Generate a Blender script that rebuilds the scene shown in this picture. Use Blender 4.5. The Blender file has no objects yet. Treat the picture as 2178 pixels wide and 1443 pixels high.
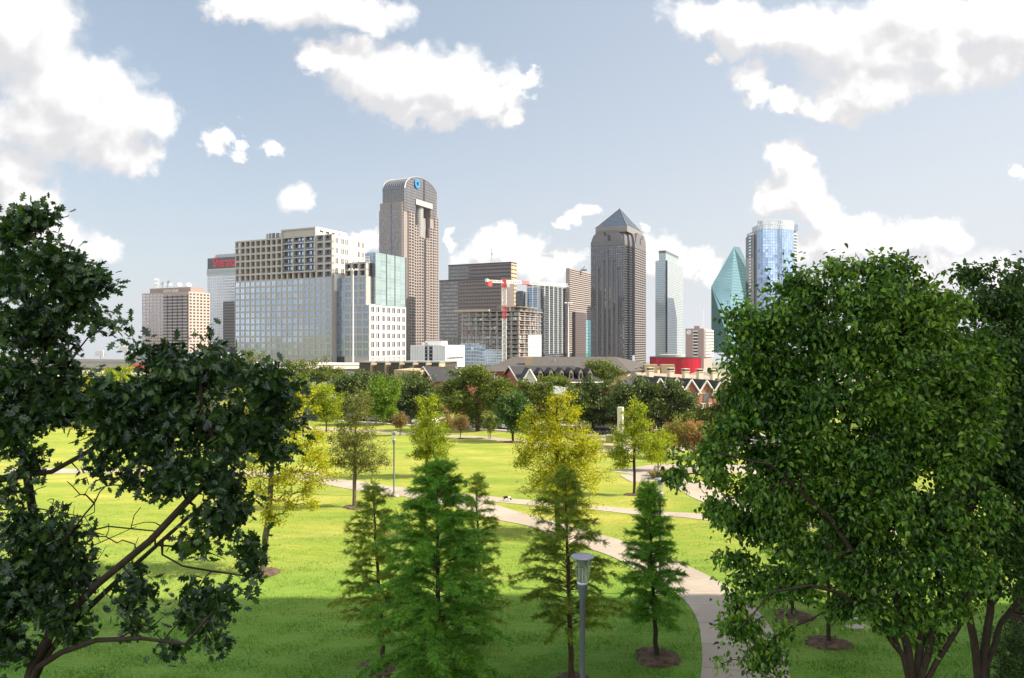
import bpy, math, random
import numpy as np
from mathutils import Vector
rng = np.random.default_rng(11)
random.seed(5)
C = bpy.context.scene.collection
F, CX, CY, CZ = 1500.0, 1089.0, 721.5, 15.2     # survey figures: focal length, principal point, eye height
SUN_EL, SUN_AZ = math.radians(38), math.radians(93.5)

def G(x, y):                                     # the park slopes gently down to the street
    x = np.asarray(x, float); y = np.asarray(y, float)
    h = 6.2*np.exp(-np.maximum(y, -8)/46.0)
    fade = np.clip((112-y)/20, 0, 1)
    u = 0.10*np.sin(x*0.31+y*0.17)*np.sin(y*0.27-x*0.09+1.0)+0.06*np.sin(x*0.6-y*0.5)+0.035*np.sin(x*0.23+y*0.9+2)
    return h + u*fade - 0.032*np.maximum(0, y-235)          # and falls away beyond the houses
def g(x, y): return float(G(x, y))
def pt(px, py, Y): return np.array([(px-CX)/F*Y, Y, CZ+(CY-py)/F*Y])
def at(px, py):                                  # where a line of sight meets the ground
    lo, hi = 4.0, 400.0
    for _ in range(60):
        m = (lo+hi)/2
        p = pt(px, py, m)
        if p[2] > g(p[0], m): lo = m
        else: hi = m
    return pt(px, py, lo)

# ------------------------------------------------------------------ objects
def link(o, parent=None):
    C.objects.link(o)
    if parent is not None: o.parent = parent
    return o
def tag(o, label=None, cat=None, group=None, kind=None):
    if label: o['label'] = label
    if cat: o['category'] = cat
    if group: o['group'] = group
    if kind: o['kind'] = kind
    return o
def thing(name, label, cat, loc=(0, 0, 0), rz=0.0, group=None):
    o = bpy.data.objects.new(name, None)
    o.empty_display_size = 0.5
    o.location = loc; o.rotation_euler = (0, 0, rz)
    link(o)
    return tag(o, label, cat, group)
def dup(root, loc, rz=0.0, label=None, scale=1.0):
    r = root.copy(); C.objects.link(r)
    r.location = loc; r.rotation_euler = (0, 0, rz)
    r.scale = (scale, scale, scale) if not hasattr(scale, '__len__') else scale
    if label: r['label'] = label
    for ch in list(root.children):
        c = ch.copy(); C.objects.link(c); c.parent = r
        for q in ch.children:
            d = q.copy(); C.objects.link(d); d.parent = c
    return r

class MB:
    """collects geometry blocks and links them as one mesh object"""
    def __init__(s): s.V = []; s.F = []; s.n = 0
    def add(s, v, f, mi=0):
        v = np.asarray(v, float).reshape(-1, 3); f = np.asarray(f, int)
        if f.ndim == 1: f = f[None]
        s.V.append(v); s.F.append((f+s.n, mi)); s.n += len(v)
    def quad(s, a, b, c, d, mi=0): s.add([a, b, c, d], [[0, 1, 2, 3]], mi)
    def poly(s, pts, mi=0): s.add(pts, [list(range(len(pts)))], mi)
    def hexa(s, b, t, mi=0, bottom=True):
        f = [[4, 5, 6, 7], [0, 1, 5, 4], [1, 2, 6, 5], [2, 3, 7, 6], [3, 0, 4, 7]]
        if bottom: f.append([3, 2, 1, 0])
        s.add(list(b)+list(t), f, mi)
    def box(s, x0, x1, y0, y1, z0, z1, mi=0):
        b = [(x0, y0), (x1, y0), (x1, y1), (x0, y1)]
        s.hexa([(x, y, z0) for x, y in b], [(x, y, z1) for x, y in b], mi)
    def obox(s, P, u, n, a0, a1, d0, d1, z0, z1, mi=0):
        P = np.asarray(P, float); u = np.asarray(u, float); n = np.asarray(n, float)
        q = [P+u*a0+n*d0, P+u*a1+n*d0, P+u*a1+n*d1, P+u*a0+n*d1]
        s.hexa([(x, y, z0) for x, y in q], [(x, y, z1) for x, y in q], mi)
    def prism(s, pts, z0, z1, mi=0, cap=True, bottom=False):
        k = len(pts)
        v = [(p[0], p[1], z0) for p in pts]+[(p[0], p[1], z1) for p in pts]
        s.add(v, [[i, (i+1) % k, k+(i+1) % k, k+i] for i in range(k)], mi)
        if cap: s.poly([(p[0], p[1], z1) for p in pts], mi)
        if bottom: s.poly([(p[0], p[1], z0) for p in pts][::-1], mi)
    def lathe(s, prof, c=(0, 0, 0), k=16, mi=0):
        th = np.arange(k)*2*math.pi/k
        v = []
        for r, z in prof:
            v.append(np.stack([c[0]+r*np.cos(th), c[1]+r*np.sin(th), np.full(k, c[2]+z)], 1))
        f = []
        for j in range(len(prof)-1):
            for i in range(k):
                f.append([j*k+i, j*k+(i+1) % k, (j+1)*k+(i+1) % k, (j+1)*k+i])
        s.add(np.concatenate(v), f, mi)
    def frusta(s, A, B, ra, rb, k=6, mi=0):
        A = np.asarray(A, float).reshape(-1, 3); B = np.asarray(B, float).reshape(-1, 3); n = len(A)
        ra = np.broadcast_to(np.asarray(ra, float), (n,)); rb = np.broadcast_to(np.asarray(rb, float), (n,))
        d = B-A; d /= np.maximum(np.linalg.norm(d, axis=1, keepdims=True), 1e-9)
        h = np.where(np.abs(d[:, 2:3]) < 0.9, [[0, 0, 1.0]], [[1.0, 0, 0]])
        u = np.cross(d, h); u /= np.linalg.norm(u, axis=1, keepdims=True); w = np.cross(d, u)
        th = np.arange(k)*2*math.pi/k
        ring = u[:, None, :]*np.cos(th)[None, :, None]+w[:, None, :]*np.sin(th)[None, :, None]
        V = np.concatenate([A[:, None, :]+ring*ra[:, None, None], B[:, None, :]+ring*rb[:, None, None]], 1)
        i = np.arange(k); j = (i+1) % k
        f = np.stack([i, j, j+k, i+k], 1)
        s.add(V.reshape(-1, 3), (f[None]+(np.arange(n)*2*k)[:, None, None]).reshape(-1, 4), mi)
    def path(s, pts, r, k=6, mi=0):
        pts = np.asarray(pts, float); r = np.broadcast_to(np.asarray(r, float), (len(pts),))
        s.frusta(pts[:-1], pts[1:], r[:-1], r[1:], k, mi)
    def build(s, name, mats, parent=None, smooth=False, loc=None):
        V = np.concatenate(s.V) if s.V else np.zeros((0, 3))
        if loc is not None: V = V-np.asarray(loc, float)
        me = bpy.data.meshes.new(name)
        me.vertices.add(len(V)); me.vertices.foreach_set('co', V.astype(np.float32).ravel())
        loops = np.concatenate([f.ravel() for f, _ in s.F]).astype(np.int32)
        sizes = np.concatenate([np.full(len(f), f.shape[1]) for f, _ in s.F]).astype(np.int32)
        mi = np.concatenate([np.full(len(f), m) for f, m in s.F]).astype(np.int32)
        me.loops.add(len(loops)); me.loops.foreach_set('vertex_index', loops)
        me.polygons.add(len(sizes))
        me.polygons.foreach_set('loop_start', np.concatenate([[0], np.cumsum(sizes)[:-1]]).astype(np.int32))
        me.polygons.foreach_set('material_index', mi)
        me.polygons.foreach_set('use_smooth', np.full(len(sizes), bool(smooth)))
        for m in (mats if isinstance(mats, (list, tuple)) else [mats]): me.materials.append(m)
        me.update(calc_edges=True)
        o = bpy.data.objects.new(name, me)
        return link(o, parent)

# ------------------------------------------------------------------ materials
def new_mat(name):
    m = bpy.data.materials.new(name); m.use_nodes = True
    nt = m.node_tree
    for n in list(nt.nodes): nt.nodes.remove(n)
    return m, nt
class NT:
    def __init__(s, nt): s.nt = nt
    def node(s, t, **kw):
        n = s.nt.nodes.new(t)
        for k, v in kw.items(): setattr(n, k, v)
        return n
    def ln(s, a, b): s.nt.links.new(a, b)
    def val(s, sock, v):
        if isinstance(v, bpy.types.NodeSocket): s.ln(v, sock)
        else: sock.default_value = v
    def math(s, op, a, b=0.0, c=0.0, clamp=False):
        n = s.node('ShaderNodeMath', operation=op); n.use_clamp = clamp
        for i, v in enumerate((a, b, c)): s.val(n.inputs[i], v)
        return n.outputs[0]
    def vmath(s, op, a, b=(0, 0, 0)):
        n = s.node('ShaderNodeVectorMath', operation=op)
        s.val(n.inputs[0], a)
        if op == 'SCALE': s.val(n.inputs['Scale'], b)
        else: s.val(n.inputs[1], b)
        return n.outputs['Value'] if op in ('LENGTH', 'DOT_PRODUCT', 'DISTANCE') else n.outputs[0]
    def mix(s, f, a, b, blend='MIX'):
        n = s.node('ShaderNodeMix', data_type='RGBA', blend_type=blend)
        s.val(n.inputs[0], f); s.val(n.inputs[6], a); s.val(n.inputs[7], b)
        return n.outputs[2]
    def noise(s, vec, scale, detail=4, rough=0.55, out='Fac', dist=0.0):
        n = s.node('ShaderNodeTexNoise')
        if vec is not None: s.ln(vec, n.inputs['Vector'])
        n.inputs['Scale'].default_value = scale; n.inputs['Detail'].default_value = detail
        n.inputs['Roughness'].default_value = rough; n.inputs['Distortion'].default_value = dist
        return n.outputs[out]
    def ramp(s, f, stops):
        n = s.node('ShaderNodeValToRGB'); e = n.color_ramp.elements
        while len(e) < len(stops): e.new(0.5)
        for q, (p, c) in zip(e, stops): q.position = p; q.color = c if len(c) == 4 else (*c, 1)
        s.ln(f, n.inputs[0]); return n.outputs[0]
    def remap(s, f, a, b, c=0.0, d=1.0, smooth=False):
        n = s.node('ShaderNodeMapRange', interpolation_type='SMOOTHSTEP' if smooth else 'LINEAR')
        s.val(n.inputs[0], f)
        for i, v in enumerate((a, b, c, d)): s.val(n.inputs[i+1], v)
        return n.outputs[0]
def rgb(c): return (c[0], c[1], c[2], 1.0)
def sc(c, k): return tuple(min(1.0, x*k) for x in c[:3])

def plain(name, col, rough=0.7, metal=0.0, var=0.12, scale=0.6, bump=0.0, spec=0.4, bscale=None, streak=False):
    m, nt = new_mat(name); T = NT(nt)
    out = T.node('ShaderNodeOutputMaterial'); b = T.node('ShaderNodeBsdfPrincipled')
    geo = T.node('ShaderNodeNewGeometry')
    v = geo.outputs['Position']
    if streak: v = T.vmath('MULTIPLY', v, (1, 1, 0.12))
    f = T.noise(v, scale, 5, 0.6)
    f2 = T.noise(geo.outputs['Position'], scale*9, 3, 0.6)
    f = T.math('ADD', T.math('MULTIPLY', f, 0.7), T.math('MULTIPLY', f2, 0.3))
    T.ln(T.ramp(f, [(0.3, sc(col, 1-var)), (0.7, sc(col, 1+var))]), b.inputs['Base Color'])
    b.inputs['Roughness'].default_value = rough; b.inputs['Metallic'].default_value = metal
    b.inputs['Specular IOR Level'].default_value = spec
    if bump:
        bp = T.node('ShaderNodeBump'); bp.inputs['Strength'].default_value = bump
        T.ln(T.noise(geo.outputs['Position'], bscale or scale*12, 4, 0.6), bp.inputs['Height']); T.ln(bp.outputs[0], b.inputs['Normal'])
    T.ln(b.outputs[0], out.inputs[0])
    return m

def glass(name, base, tint, refl=0.5, var=0.25, tilt=0.015, rough=0.06):
    """curtain-wall glass: dark body under a coated, mirror-like face; every pane a little different"""
    m, nt = new_mat(name); T = NT(nt)
    out = T.node('ShaderNodeOutputMaterial'); geo = T.node('ShaderNodeNewGeometry')
    r = geo.outputs['Random Per Island']
    wn = T.node('ShaderNodeTexWhiteNoise', noise_dimensions='1D'); T.ln(r, wn.inputs['W'])
    off = T.vmath('SCALE', T.vmath('SUBTRACT', wn.outputs['Color'], (.5, .5, .5)), tilt)
    nrm = T.vmath('NORMALIZE', T.vmath('ADD', geo.outputs['Normal'], off))
    d = T.node('ShaderNodeBsdfDiffuse'); T.val(d.inputs[0], T.mix(r, rgb(sc(base, 1-var*1.5)), rgb(sc(base, 1+var*1.5))))
    gl = T.node('ShaderNodeBsdfGlossy'); gl.inputs['Roughness'].default_value = rough
    T.val(gl.inputs[0], T.mix(wn.outputs['Value'], rgb(sc(tint, 1-var)), rgb(sc(tint, 1+var*0.5))))
    T.ln(nrm, gl.inputs['Normal'])
    lw = T.node('ShaderNodeLayerWeight'); lw.inputs[0].default_value = 0.35
    fac = T.math('ADD', T.math('MULTIPLY', lw.outputs['Fresnel'], 1-refl), refl, clamp=True)
    mx = T.node('ShaderNodeMixShader'); T.ln(fac, mx.inputs[0]); T.ln(d.outputs[0], mx.inputs[1]); T.ln(gl.outputs[0], mx.inputs[2])
    T.ln(mx.outputs[0], out.inputs[0])
    return m

def leafmat(name, cols, trans=0.4, tcol=None, rough=0.45, spec=0.35, clump=0.25, cscale=0.9):
    m, nt = new_mat(name); T = NT(nt)
    out = T.node('ShaderNodeOutputMaterial'); geo = T.node('ShaderNodeNewGeometry')
    oi = T.node('ShaderNodeObjectInfo')
    n = T.noise(geo.outputs['Position'], cscale, 3, 0.5)
    f = T.math('ADD', geo.outputs['Random Per Island'], T.math('MULTIPLY', T.math('SUBTRACT', n, 0.5), clump*6), clamp=True)
    k = len(cols)
    col = T.ramp(f, [(0.05+0.9*i/(k-1), c) for i, c in enumerate(cols)])
    tc = T.ramp(f, [(0.05+0.9*i/(k-1), sc(tuple(a*b for a, b in zip(c, tcol or (1.9, 1.6, 0.7))), 1)) for i, c in enumerate(cols)])
    b = T.node('ShaderNodeBsdfPrincipled'); T.ln(col, b.inputs['Base Color'])
    b.inputs['Roughness'].default_value = rough; b.inputs['Specular IOR Level'].default_value = spec
    t = T.node('ShaderNodeBsdfTranslucent'); T.ln(tc, t.inputs[0])
    mx = T.node('ShaderNodeMixShader'); mx.inputs[0].default_value = trans
    T.ln(b.outputs[0], mx.inputs[1]); T.ln(t.outputs[0], mx.inputs[2]); T.ln(mx.outputs[0], out.inputs[0])
    return m
# ------------------------------------------------------------------ camera, sun, sky
cam_d = bpy.data.cameras.new('camera'); cam = bpy.data.objects.new('camera', cam_d); C.objects.link(cam)
cam.location = (0, 0, CZ); cam.rotation_euler = (math.radians(90), 0, 0)
cam_d.sensor_width = 36; cam_d.lens = 36*F/2178; cam_d.clip_end = 40000; cam_d.clip_start = 0.1
bpy.context.scene.camera = cam
sun_d = bpy.data.lights.new('sun', 'SUN'); sun = bpy.data.objects.new('sun', sun_d); C.objects.link(sun)
sdir = Vector((math.sin(SUN_AZ)*math.cos(SUN_EL), math.cos(SUN_AZ)*math.cos(SUN_EL), math.sin(SUN_EL)))
sun.rotation_euler = sdir.to_track_quat('Z', 'Y').to_euler(); sun.location = (60, 0, 80)
sun_d.energy = 5.0; sun_d.angle = math.radians(0.5); sun_d.color = (1.0, 0.89, 0.70)

w = bpy.data.worlds.new('World'); bpy.context.scene.world = w; w.use_nodes = True
wt = w.node_tree
for n in list(wt.nodes): wt.nodes.remove(n)
T = NT(wt)
wout = T.node('ShaderNodeOutputWorld'); bg = T.node('ShaderNodeBackground'); T.ln(bg.outputs[0], wout.inputs[0])
sky = T.node('ShaderNodeTexSky', sky_type='NISHITA')
sky.sun_disc = False; sky.sun_elevation = SUN_EL; sky.sun_rotation = SUN_AZ
sky.air_density = 1.0; sky.dust_density = 2.0; sky.ozone_density = 1.0; sky.altitude = 150
SKY_STR = 0.14
bg.inputs[1].default_value = SKY_STR
# cumulus clouds, each a heap of puffs set by compass bearing and elevation (tangents)
PUFFS = [  # bearing px, elevation px, half width, half height
 (30, 60, 190, 150), (140, 190, 190, 130), (235, 235, 140, 120), (320, 235, 75, 75), (80, 265, 170, 95), (300, 325, 55, 40), (210, 300, 110, 60),
 (30, 370, 90, 75), (60, 440, 95, 80), (110, 490, 95, 62), (185, 528, 70, 28), (20, 520, 120, 60),
 (520, 5, 110, 38), (660, 10, 150, 58), (780, 22, 90, 40),
 (675, 122, 62, 36), (770, 132, 105, 62), (860, 165, 130, 85), (940, 170, 120, 80), (1030, 190, 90, 60), (900, 235, 110, 38), (1075, 235, 50, 40), (1110, 182, 42, 20),
 (645, 425, 46, 42), (447, 300, 24, 26), (470, 284, 22, 14), (580, 301, 24, 15), (497, 322, 18, 13), (512, 296, 16, 7),
 (1500, 25, 80, 45), (1580, 50, 110, 62), (1690, 85, 130, 75), (1790, 90, 150, 100), (1900, 110, 160, 100), (1990, 120, 130, 90), (2100, 60, 120, 90), (2170, 70, 120, 90),
 (1850, 190, 130, 68), (1590, 150, 52, 42), (1680, 205, 40, 30), (1745, 232, 60, 28), (1820, 235, 80, 30), (1498, 104, 24, 20), (1950, 50, 200, 80), (1740, 60, 130, 60), (2120, 130, 110, 80), (1980, 180, 100, 50), (1615, 190, 40, 28),
 (1680, 350, 46, 46), (1715, 400, 62, 62), (1650, 440, 55, 42), (1740, 450, 80, 60), (1790, 490, 90, 55), (1880, 505, 90, 42), (1965, 500, 72, 40), (2010, 500, 55, 34), (1780, 540, 200, 40),
 (2120, 575, 60, 55), (2165, 355, 24, 16), (1980, 575, 120, 40), (2178, 600, 80, 50),
 (1075, 490, 34, 36), (1050, 520, 55, 45), (1100, 545, 85, 55), (1150, 575, 70, 42), (1200, 560, 45, 30), (1030, 560, 80, 35),
 (1222, 455, 42, 20), (1190, 468, 22, 10), (1415, 520, 55, 36), (1455, 560, 75, 30), (1500, 570, 50, 18), (1390, 555, 60, 40), (960, 530, 16, 14), (944, 508, 14, 22), (1375, 478, 10, 8), (780, 515, 34, 18),
]
grp = bpy.data.node_groups.new('cloud_heap', 'ShaderNodeTree')
grp.interface.new_socket('Vector', in_out='INPUT', socket_type='NodeSocketVector')
grp.interface.new_socket('Mask', in_out='OUTPUT', socket_type='NodeSocketFloat')
TG = NT(grp); gi = TG.node('NodeGroupInput'); go = TG.node('NodeGroupOutput')
acc = None
for (x, y, rx, ry) in PUFFS:
    c = ((x-CX)/F, (CY-y)/F, 0); r = (F/(rx*1.22+5), F/(ry*1.22+4), 0)
    d = TG.vmath('MULTIPLY', TG.vmath('SUBTRACT', gi.outputs[0], c), r)
    m = TG.math('SUBTRACT', 1.0, TG.vmath('LENGTH', d))
    acc = m if acc is None else TG.math('SMOOTH_MAX', acc, m, 0.12)
TG.ln(acc, go.inputs[0])
tc = T.node('ShaderNodeTexCoord'); D = tc.outputs['Generated']
sx = T.node('ShaderNodeSeparateXYZ'); T.ln(D, sx.inputs[0])
yy = T.math('MAXIMUM', sx.outputs[1], 0.08)
cb = T.node('ShaderNodeCombineXYZ'); T.ln(T.math('DIVIDE', sx.outputs[0], yy), cb.inputs[0]); T.ln(T.math('DIVIDE', sx.outputs[2], yy), cb.inputs[1])
UV = cb.outputs[0]
def cloud(vec, fine=True):
    wp = T.vmath('ADD', T.vmath('SCALE', T.vmath('SUBTRACT', T.noise(vec, 9, 6 if fine else 4, 0.62, out='Color'), (.5, .5, .5)), 0.115), T.vmath('SCALE', T.vmath('SUBTRACT', T.noise(vec, 38, 4 if fine else 1, 0.6, out='Color'), (.5, .5, .5)), 0.03))
    gn = T.node('ShaderNodeGroup'); gn.node_tree = grp; T.ln(T.vmath('ADD', vec, wp), gn.inputs[0])
    n1 = T.noise(vec, 6.5, 7 if fine else 4, 0.58, dist=0.3)
    v = T.node('ShaderNodeTexVoronoi', feature='F1'); v.inputs['Scale'].default_value = 22; v.inputs['Detail'].default_value = 1.0 if fine else 0.0
    T.ln(T.vmath('ADD', vec, T.vmath('SCALE', wp, 0.6)), v.inputs['Vector'])
    f = T.math('ADD', gn.outputs[0], T.math('MULTIPLY', T.math('SUBTRACT', n1, 0.5), 1.1))
    f = T.math('ADD', f, T.math('MULTIPLY', T.math('SUBTRACT', 0.40, v.outputs['Distance']), 0.30))
    return f
d0 = cloud(UV)
d1 = cloud(T.vmath('ADD', UV, (0.020, 0.042, 0)), False)
wob0 = T.noise(UV, 2.2, 3, 0.5)
edge = T.math('ADD', 0.13, T.math('MULTIPLY', wob0, 0.60))
alpha = T.remap(d0, 0.0, edge, smooth=True)
shade = T.math('SUBTRACT', d1, d0)                       # denser towards the sun side means this side is in shadow
lit = T.remap(shade, -0.36, 0.39, 1.0, 0.0, smooth=True)
K = 0.62/SKY_STR
cw = rgb((0.90*K, 0.885*K, 0.875*K)); cg = rgb((0.62*K, 0.62*K, 0.64*K))
ccol = T.mix(lit, cg, cw)
cz = T.node('ShaderNodeCombineXYZ'); T.ln(sx.outputs[0], cz.inputs[0]); T.ln(sx.outputs[1], cz.inputs[1]); T.ln(T.math('MAXIMUM', sx.outputs[2], 0.004), cz.inputs[2]); T.ln(cz.outputs[0], sky.inputs[0])
skyc = T.mix(0.65, sky.outputs[0], rgb((0.275*K, 0.34*K, 0.395*K)))
el = T.math('ABSOLUTE', sx.outputs[2])
hz = T.math('MULTIPLY', T.math('POWER', T.math('SUBTRACT', 1.0, T.math('MINIMUM', el, 1.0)), 4.0), 0.85)   # thin veil near the horizon
veil = rgb((0.625*K, 0.65*K, 0.69*K))
side = T.remap(sx.outputs[0], -0.35, 0.6, 0.0, 0.42)
fbase = T.mix(T.math('ADD', hz, side, clamp=True), skyc, veil)
bgf = T.node('ShaderNodeBackground'); bgf.inputs[1].default_value = SKY_STR
T.ln(T.mix(alpha, fbase, ccol), bgf.inputs[0])
# scattered clouds over the unseen sky, made extra bright to lift the shaded foreground
gen = T.noise(D, 2.6, 5, 0.58)
alpha2 = T.remap(gen, 0.44, 0.60, 0, 0.9, smooth=True)
T.ln(T.mix(alpha2, T.mix(hz, skyc, veil), rgb((1.9*K, 1.88*K, 1.85*K))), bg.inputs[0])
front = T.math('MULTIPLY', T.math('GREATER_THAN', sx.outputs[1], 0.25), T.math('GREATER_THAN', sx.outputs[2], -0.05))
mxw = T.node('ShaderNodeMixShader'); T.ln(front, mxw.inputs[0]); T.ln(bg.outputs[0], mxw.inputs[1]); T.ln(bgf.outputs[0], mxw.inputs[2]); T.ln(mxw.outputs[0], wout.inputs[0])
w.cycles.sampling_method = 'NONE'

sc_ = bpy.context.scene
sc_.view_settings.view_transform = 'Standard'; sc_.view_settings.look = 'None'
sc_.view_settings.exposure = 1.0; sc_.view_settings.gamma = 1.0
sc_.cycles.max_bounces = 8; sc_.cycles.transparent_max_bounces = 12; sc_.cycles.caustics_reflective = False; sc_.cycles.caustics_refractive = False
sc_.cycles.sample_clamp_indirect = 6.0
try: sc_.cycles.use_denoising = True
except Exception: pass

# ------------------------------------------------------------------ ground
def lawn_mat():
    m, nt = new_mat('lawn'); T = NT(nt)
    out = T.node('ShaderNodeOutputMaterial'); b = T.node('ShaderNodeBsdfPrincipled'); geo = T.node('ShaderNodeNewGeometry')
    P = geo.outputs['Position']
    st = T.vmath('MULTIPLY', P, (0.35, 1.0, 1.0))
    n1 = T.noise(st, 0.32, 6, 0.62, dist=0.6)
    n2 = T.noise(T.vmath('MULTIPLY', P, (0.5, 1.3, 1.0)), 1.7, 5, 0.65)
    n3 = T.noise(P, 13, 4, 0.7)
    f = T.math('ADD', T.math('ADD', T.math('MULTIPLY', n1, 0.55), T.math('MULTIPLY', n2, 0.25)), T.math('MULTIPLY', n3, 0.20))
    c = T.ramp(f, [(0.37, (0.085, 0.155, 0.010)), (0.455, (0.15, 0.215, 0.013)), (0.53, (0.225, 0.25, 0.020)), (0.61, (0.36, 0.315, 0.06))])
    sp = T.node('ShaderNodeSeparateXYZ'); T.ln(P, sp.inputs[0])
    dry = T.remap(T.noise(T.vmath('MULTIPLY', P, (0.5, 1.0, 1.0)), 0.085, 4, 0.6, dist=0.8), 0.48, 0.66, 0, 0.6, smooth=True)
    c = T.mix(dry, c, T.ramp(f, [(0.35, (0.19, 0.21, 0.02)), (0.62, (0.42, 0.345, 0.085))]))
    shade_green = T.remap(sp.outputs[1], 20, 54, 0.88, 0.0, smooth=True)  # near lawn greener: the hue of its shade painted into the colour
    c = T.mix(shade_green, c, T.mix(n2, (0.040, 0.165, 0.014, 1), (0.105, 0.265, 0.03, 1)))
    urban = T.ramp(T.noise(P, 0.02, 4), [(0.35, (0.10, 0.105, 0.085)), (0.65, (0.22, 0.21, 0.195))])
    far = T.math('MAXIMUM', T.remap(sp.outputs[1], 150, 175), T.math('MAXIMUM', T.remap(T.math('ABSOLUTE', sp.outputs[0]), 110, 140), T.remap(sp.outputs[1], -2, -7)))
    c = T.mix(far, c, urban)
    T.ln(c, b.inputs['Base Color']); b.inputs['Roughness'].default_value = 0.8; b.inputs['Specular IOR Level'].default_value = 0.15
    b.inputs['Sheen Weight'].default_value = 0.25; b.inputs['Sheen Tint'].default_value = (0.8, 0.9, 0.3, 1)
    bp = T.node('ShaderNodeBump'); bp.inputs['Strength'].default_value = 0.9; bp.inputs['Distance'].default_value = 0.12
    T.ln(T.math('ADD', T.math('MULTIPLY', n3, 0.5), n2), bp.inputs['Height']); T.ln(bp.outputs[0], b.inputs['Normal'])
    T.ln(b.outputs[0], out.inputs[0]); return m
M = {}
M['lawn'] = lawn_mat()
M['path'] = plain('pink_concrete', (0.47, 0.385, 0.315), 0.85, 0, 0.16, 0.35, 0.15, 0.2)
M['plaza'] = plain('pale_concrete', (0.40, 0.355, 0.31), 0.85, 0, 0.08, 0.4, 0.1, 0.2)
M['asphalt'] = plain('asphalt', (0.062, 0.060, 0.060), 0.9, 0, 0.2, 0.4, 0.2, 0.2)
M['walk'] = plain('street_concrete', (0.40, 0.37, 0.33), 0.85, 0, 0.12, 0.3, 0.1, 0.2)
M['mulch'] = plain('bark_mulch', (0.13, 0.09, 0.068), 0.95, 0, 0.7, 4.0, 1.0, 0.1, 22)
M['line'] = plain('road_paint', (0.7, 0.68, 0.6), 0.7, 0, 0.1)

def axis(dense0, dense1, step, far0, far1):
    a = list(np.arange(dense0, dense1+1e-6, step))
    x, s = dense1, step
    while x < far1: s *= 1.35; x += s; a.append(x)
    x, s = dense0, step; pre = []
    while x > far0: s *= 1.35; x -= s; pre.append(x)
    return np.array(pre[::-1]+a)
xs = axis(-75, 75, 0.8, -9000, 9000); ys = axis(-8, 125, 0.8, -600, 12000)
X, Y = np.meshgrid(xs, ys); Z = G(X, Y)
mb = MB(); nx, ny = len(xs), len(ys)
i = (np.arange(ny-1)[:, None]*nx+np.arange(nx-1)[None]).ravel()
mb.add(np.stack([X.ravel(), Y.ravel(), Z.ravel()], 1), np.stack([i, i+1, i+nx+1, i+nx], 1))
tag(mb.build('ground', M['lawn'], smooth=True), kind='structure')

def smooth_line(P, step=0.5):
    P = np.asarray(P, float); Q = np.concatenate([[2*P[0]-P[1]], P, [2*P[-1]-P[-2]]]); out = []
    for k in range(1, len(Q)-2):
        p0, p1, p2, p3 = Q[k-1], Q[k], Q[k+1], Q[k+2]
        n = max(2, int(np.linalg.norm(p2-p1)/step))
        for t in np.arange(n)/n:
            out.append(0.5*((2*p1)+(-p0+p2)*t+(2*p0-5*p1+4*p2-p3)*t*t+(-p0+3*p1-3*p2+p3)*t**3))
    out.append(P[-1]); return np.array(out)
def strip(name, P, width, mat, lift=0.035, step=0.5, ncross=6):
    L = smooth_line(P, step); t = np.gradient(L, axis=0); t /= np.linalg.norm(t, axis=1, keepdims=True)
    nrm = np.stack([-t[:, 1], t[:, 0]], 1); wd = np.broadcast_to(np.asarray(width, float), (len(L),))
    s = np.linspace(-0.5, 0.5, ncross+1)
    XY = L[:, None, :]+nrm[:, None, :]*(s[None, :, None]*wd[:, None, None])
    Z = G(XY[..., 0], XY[..., 1])+lift
    top = np.concatenate([XY, Z[..., None]], 2)
    lo = top[:, [0, -1]].copy(); lo[..., 2] -= lift+0.12
    full = np.concatenate([lo[:, :1], top, lo[:, 1:]], 1)
    k = full.shape[1]; n = len(L); i = (np.arange(n-1)[:, None]*k+np.arange(k-1)[None]).ravel()
    mb = MB(); mb.add(full.reshape(-1, 3), np.stack([i, i+1, i+k+1, i+k], 1))
    o = mb.build(name, mat); s_ = np.concatenate([[0], np.cumsum(np.linalg.norm(np.diff(L, axis=0), axis=1))])
    uvv = np.stack([np.tile(np.linspace(0, 1, k), n), np.repeat(s_, k)], 1); li = np.zeros(len(o.data.loops), np.int32); o.data.loops.foreach_get('vertex_index', li)
    uv = o.data.uv_layers.new(name='along'); uv.data.foreach_set('uv', uvv[li].astype(np.float32).ravel())
    return tag(o, kind='structure')
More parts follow.
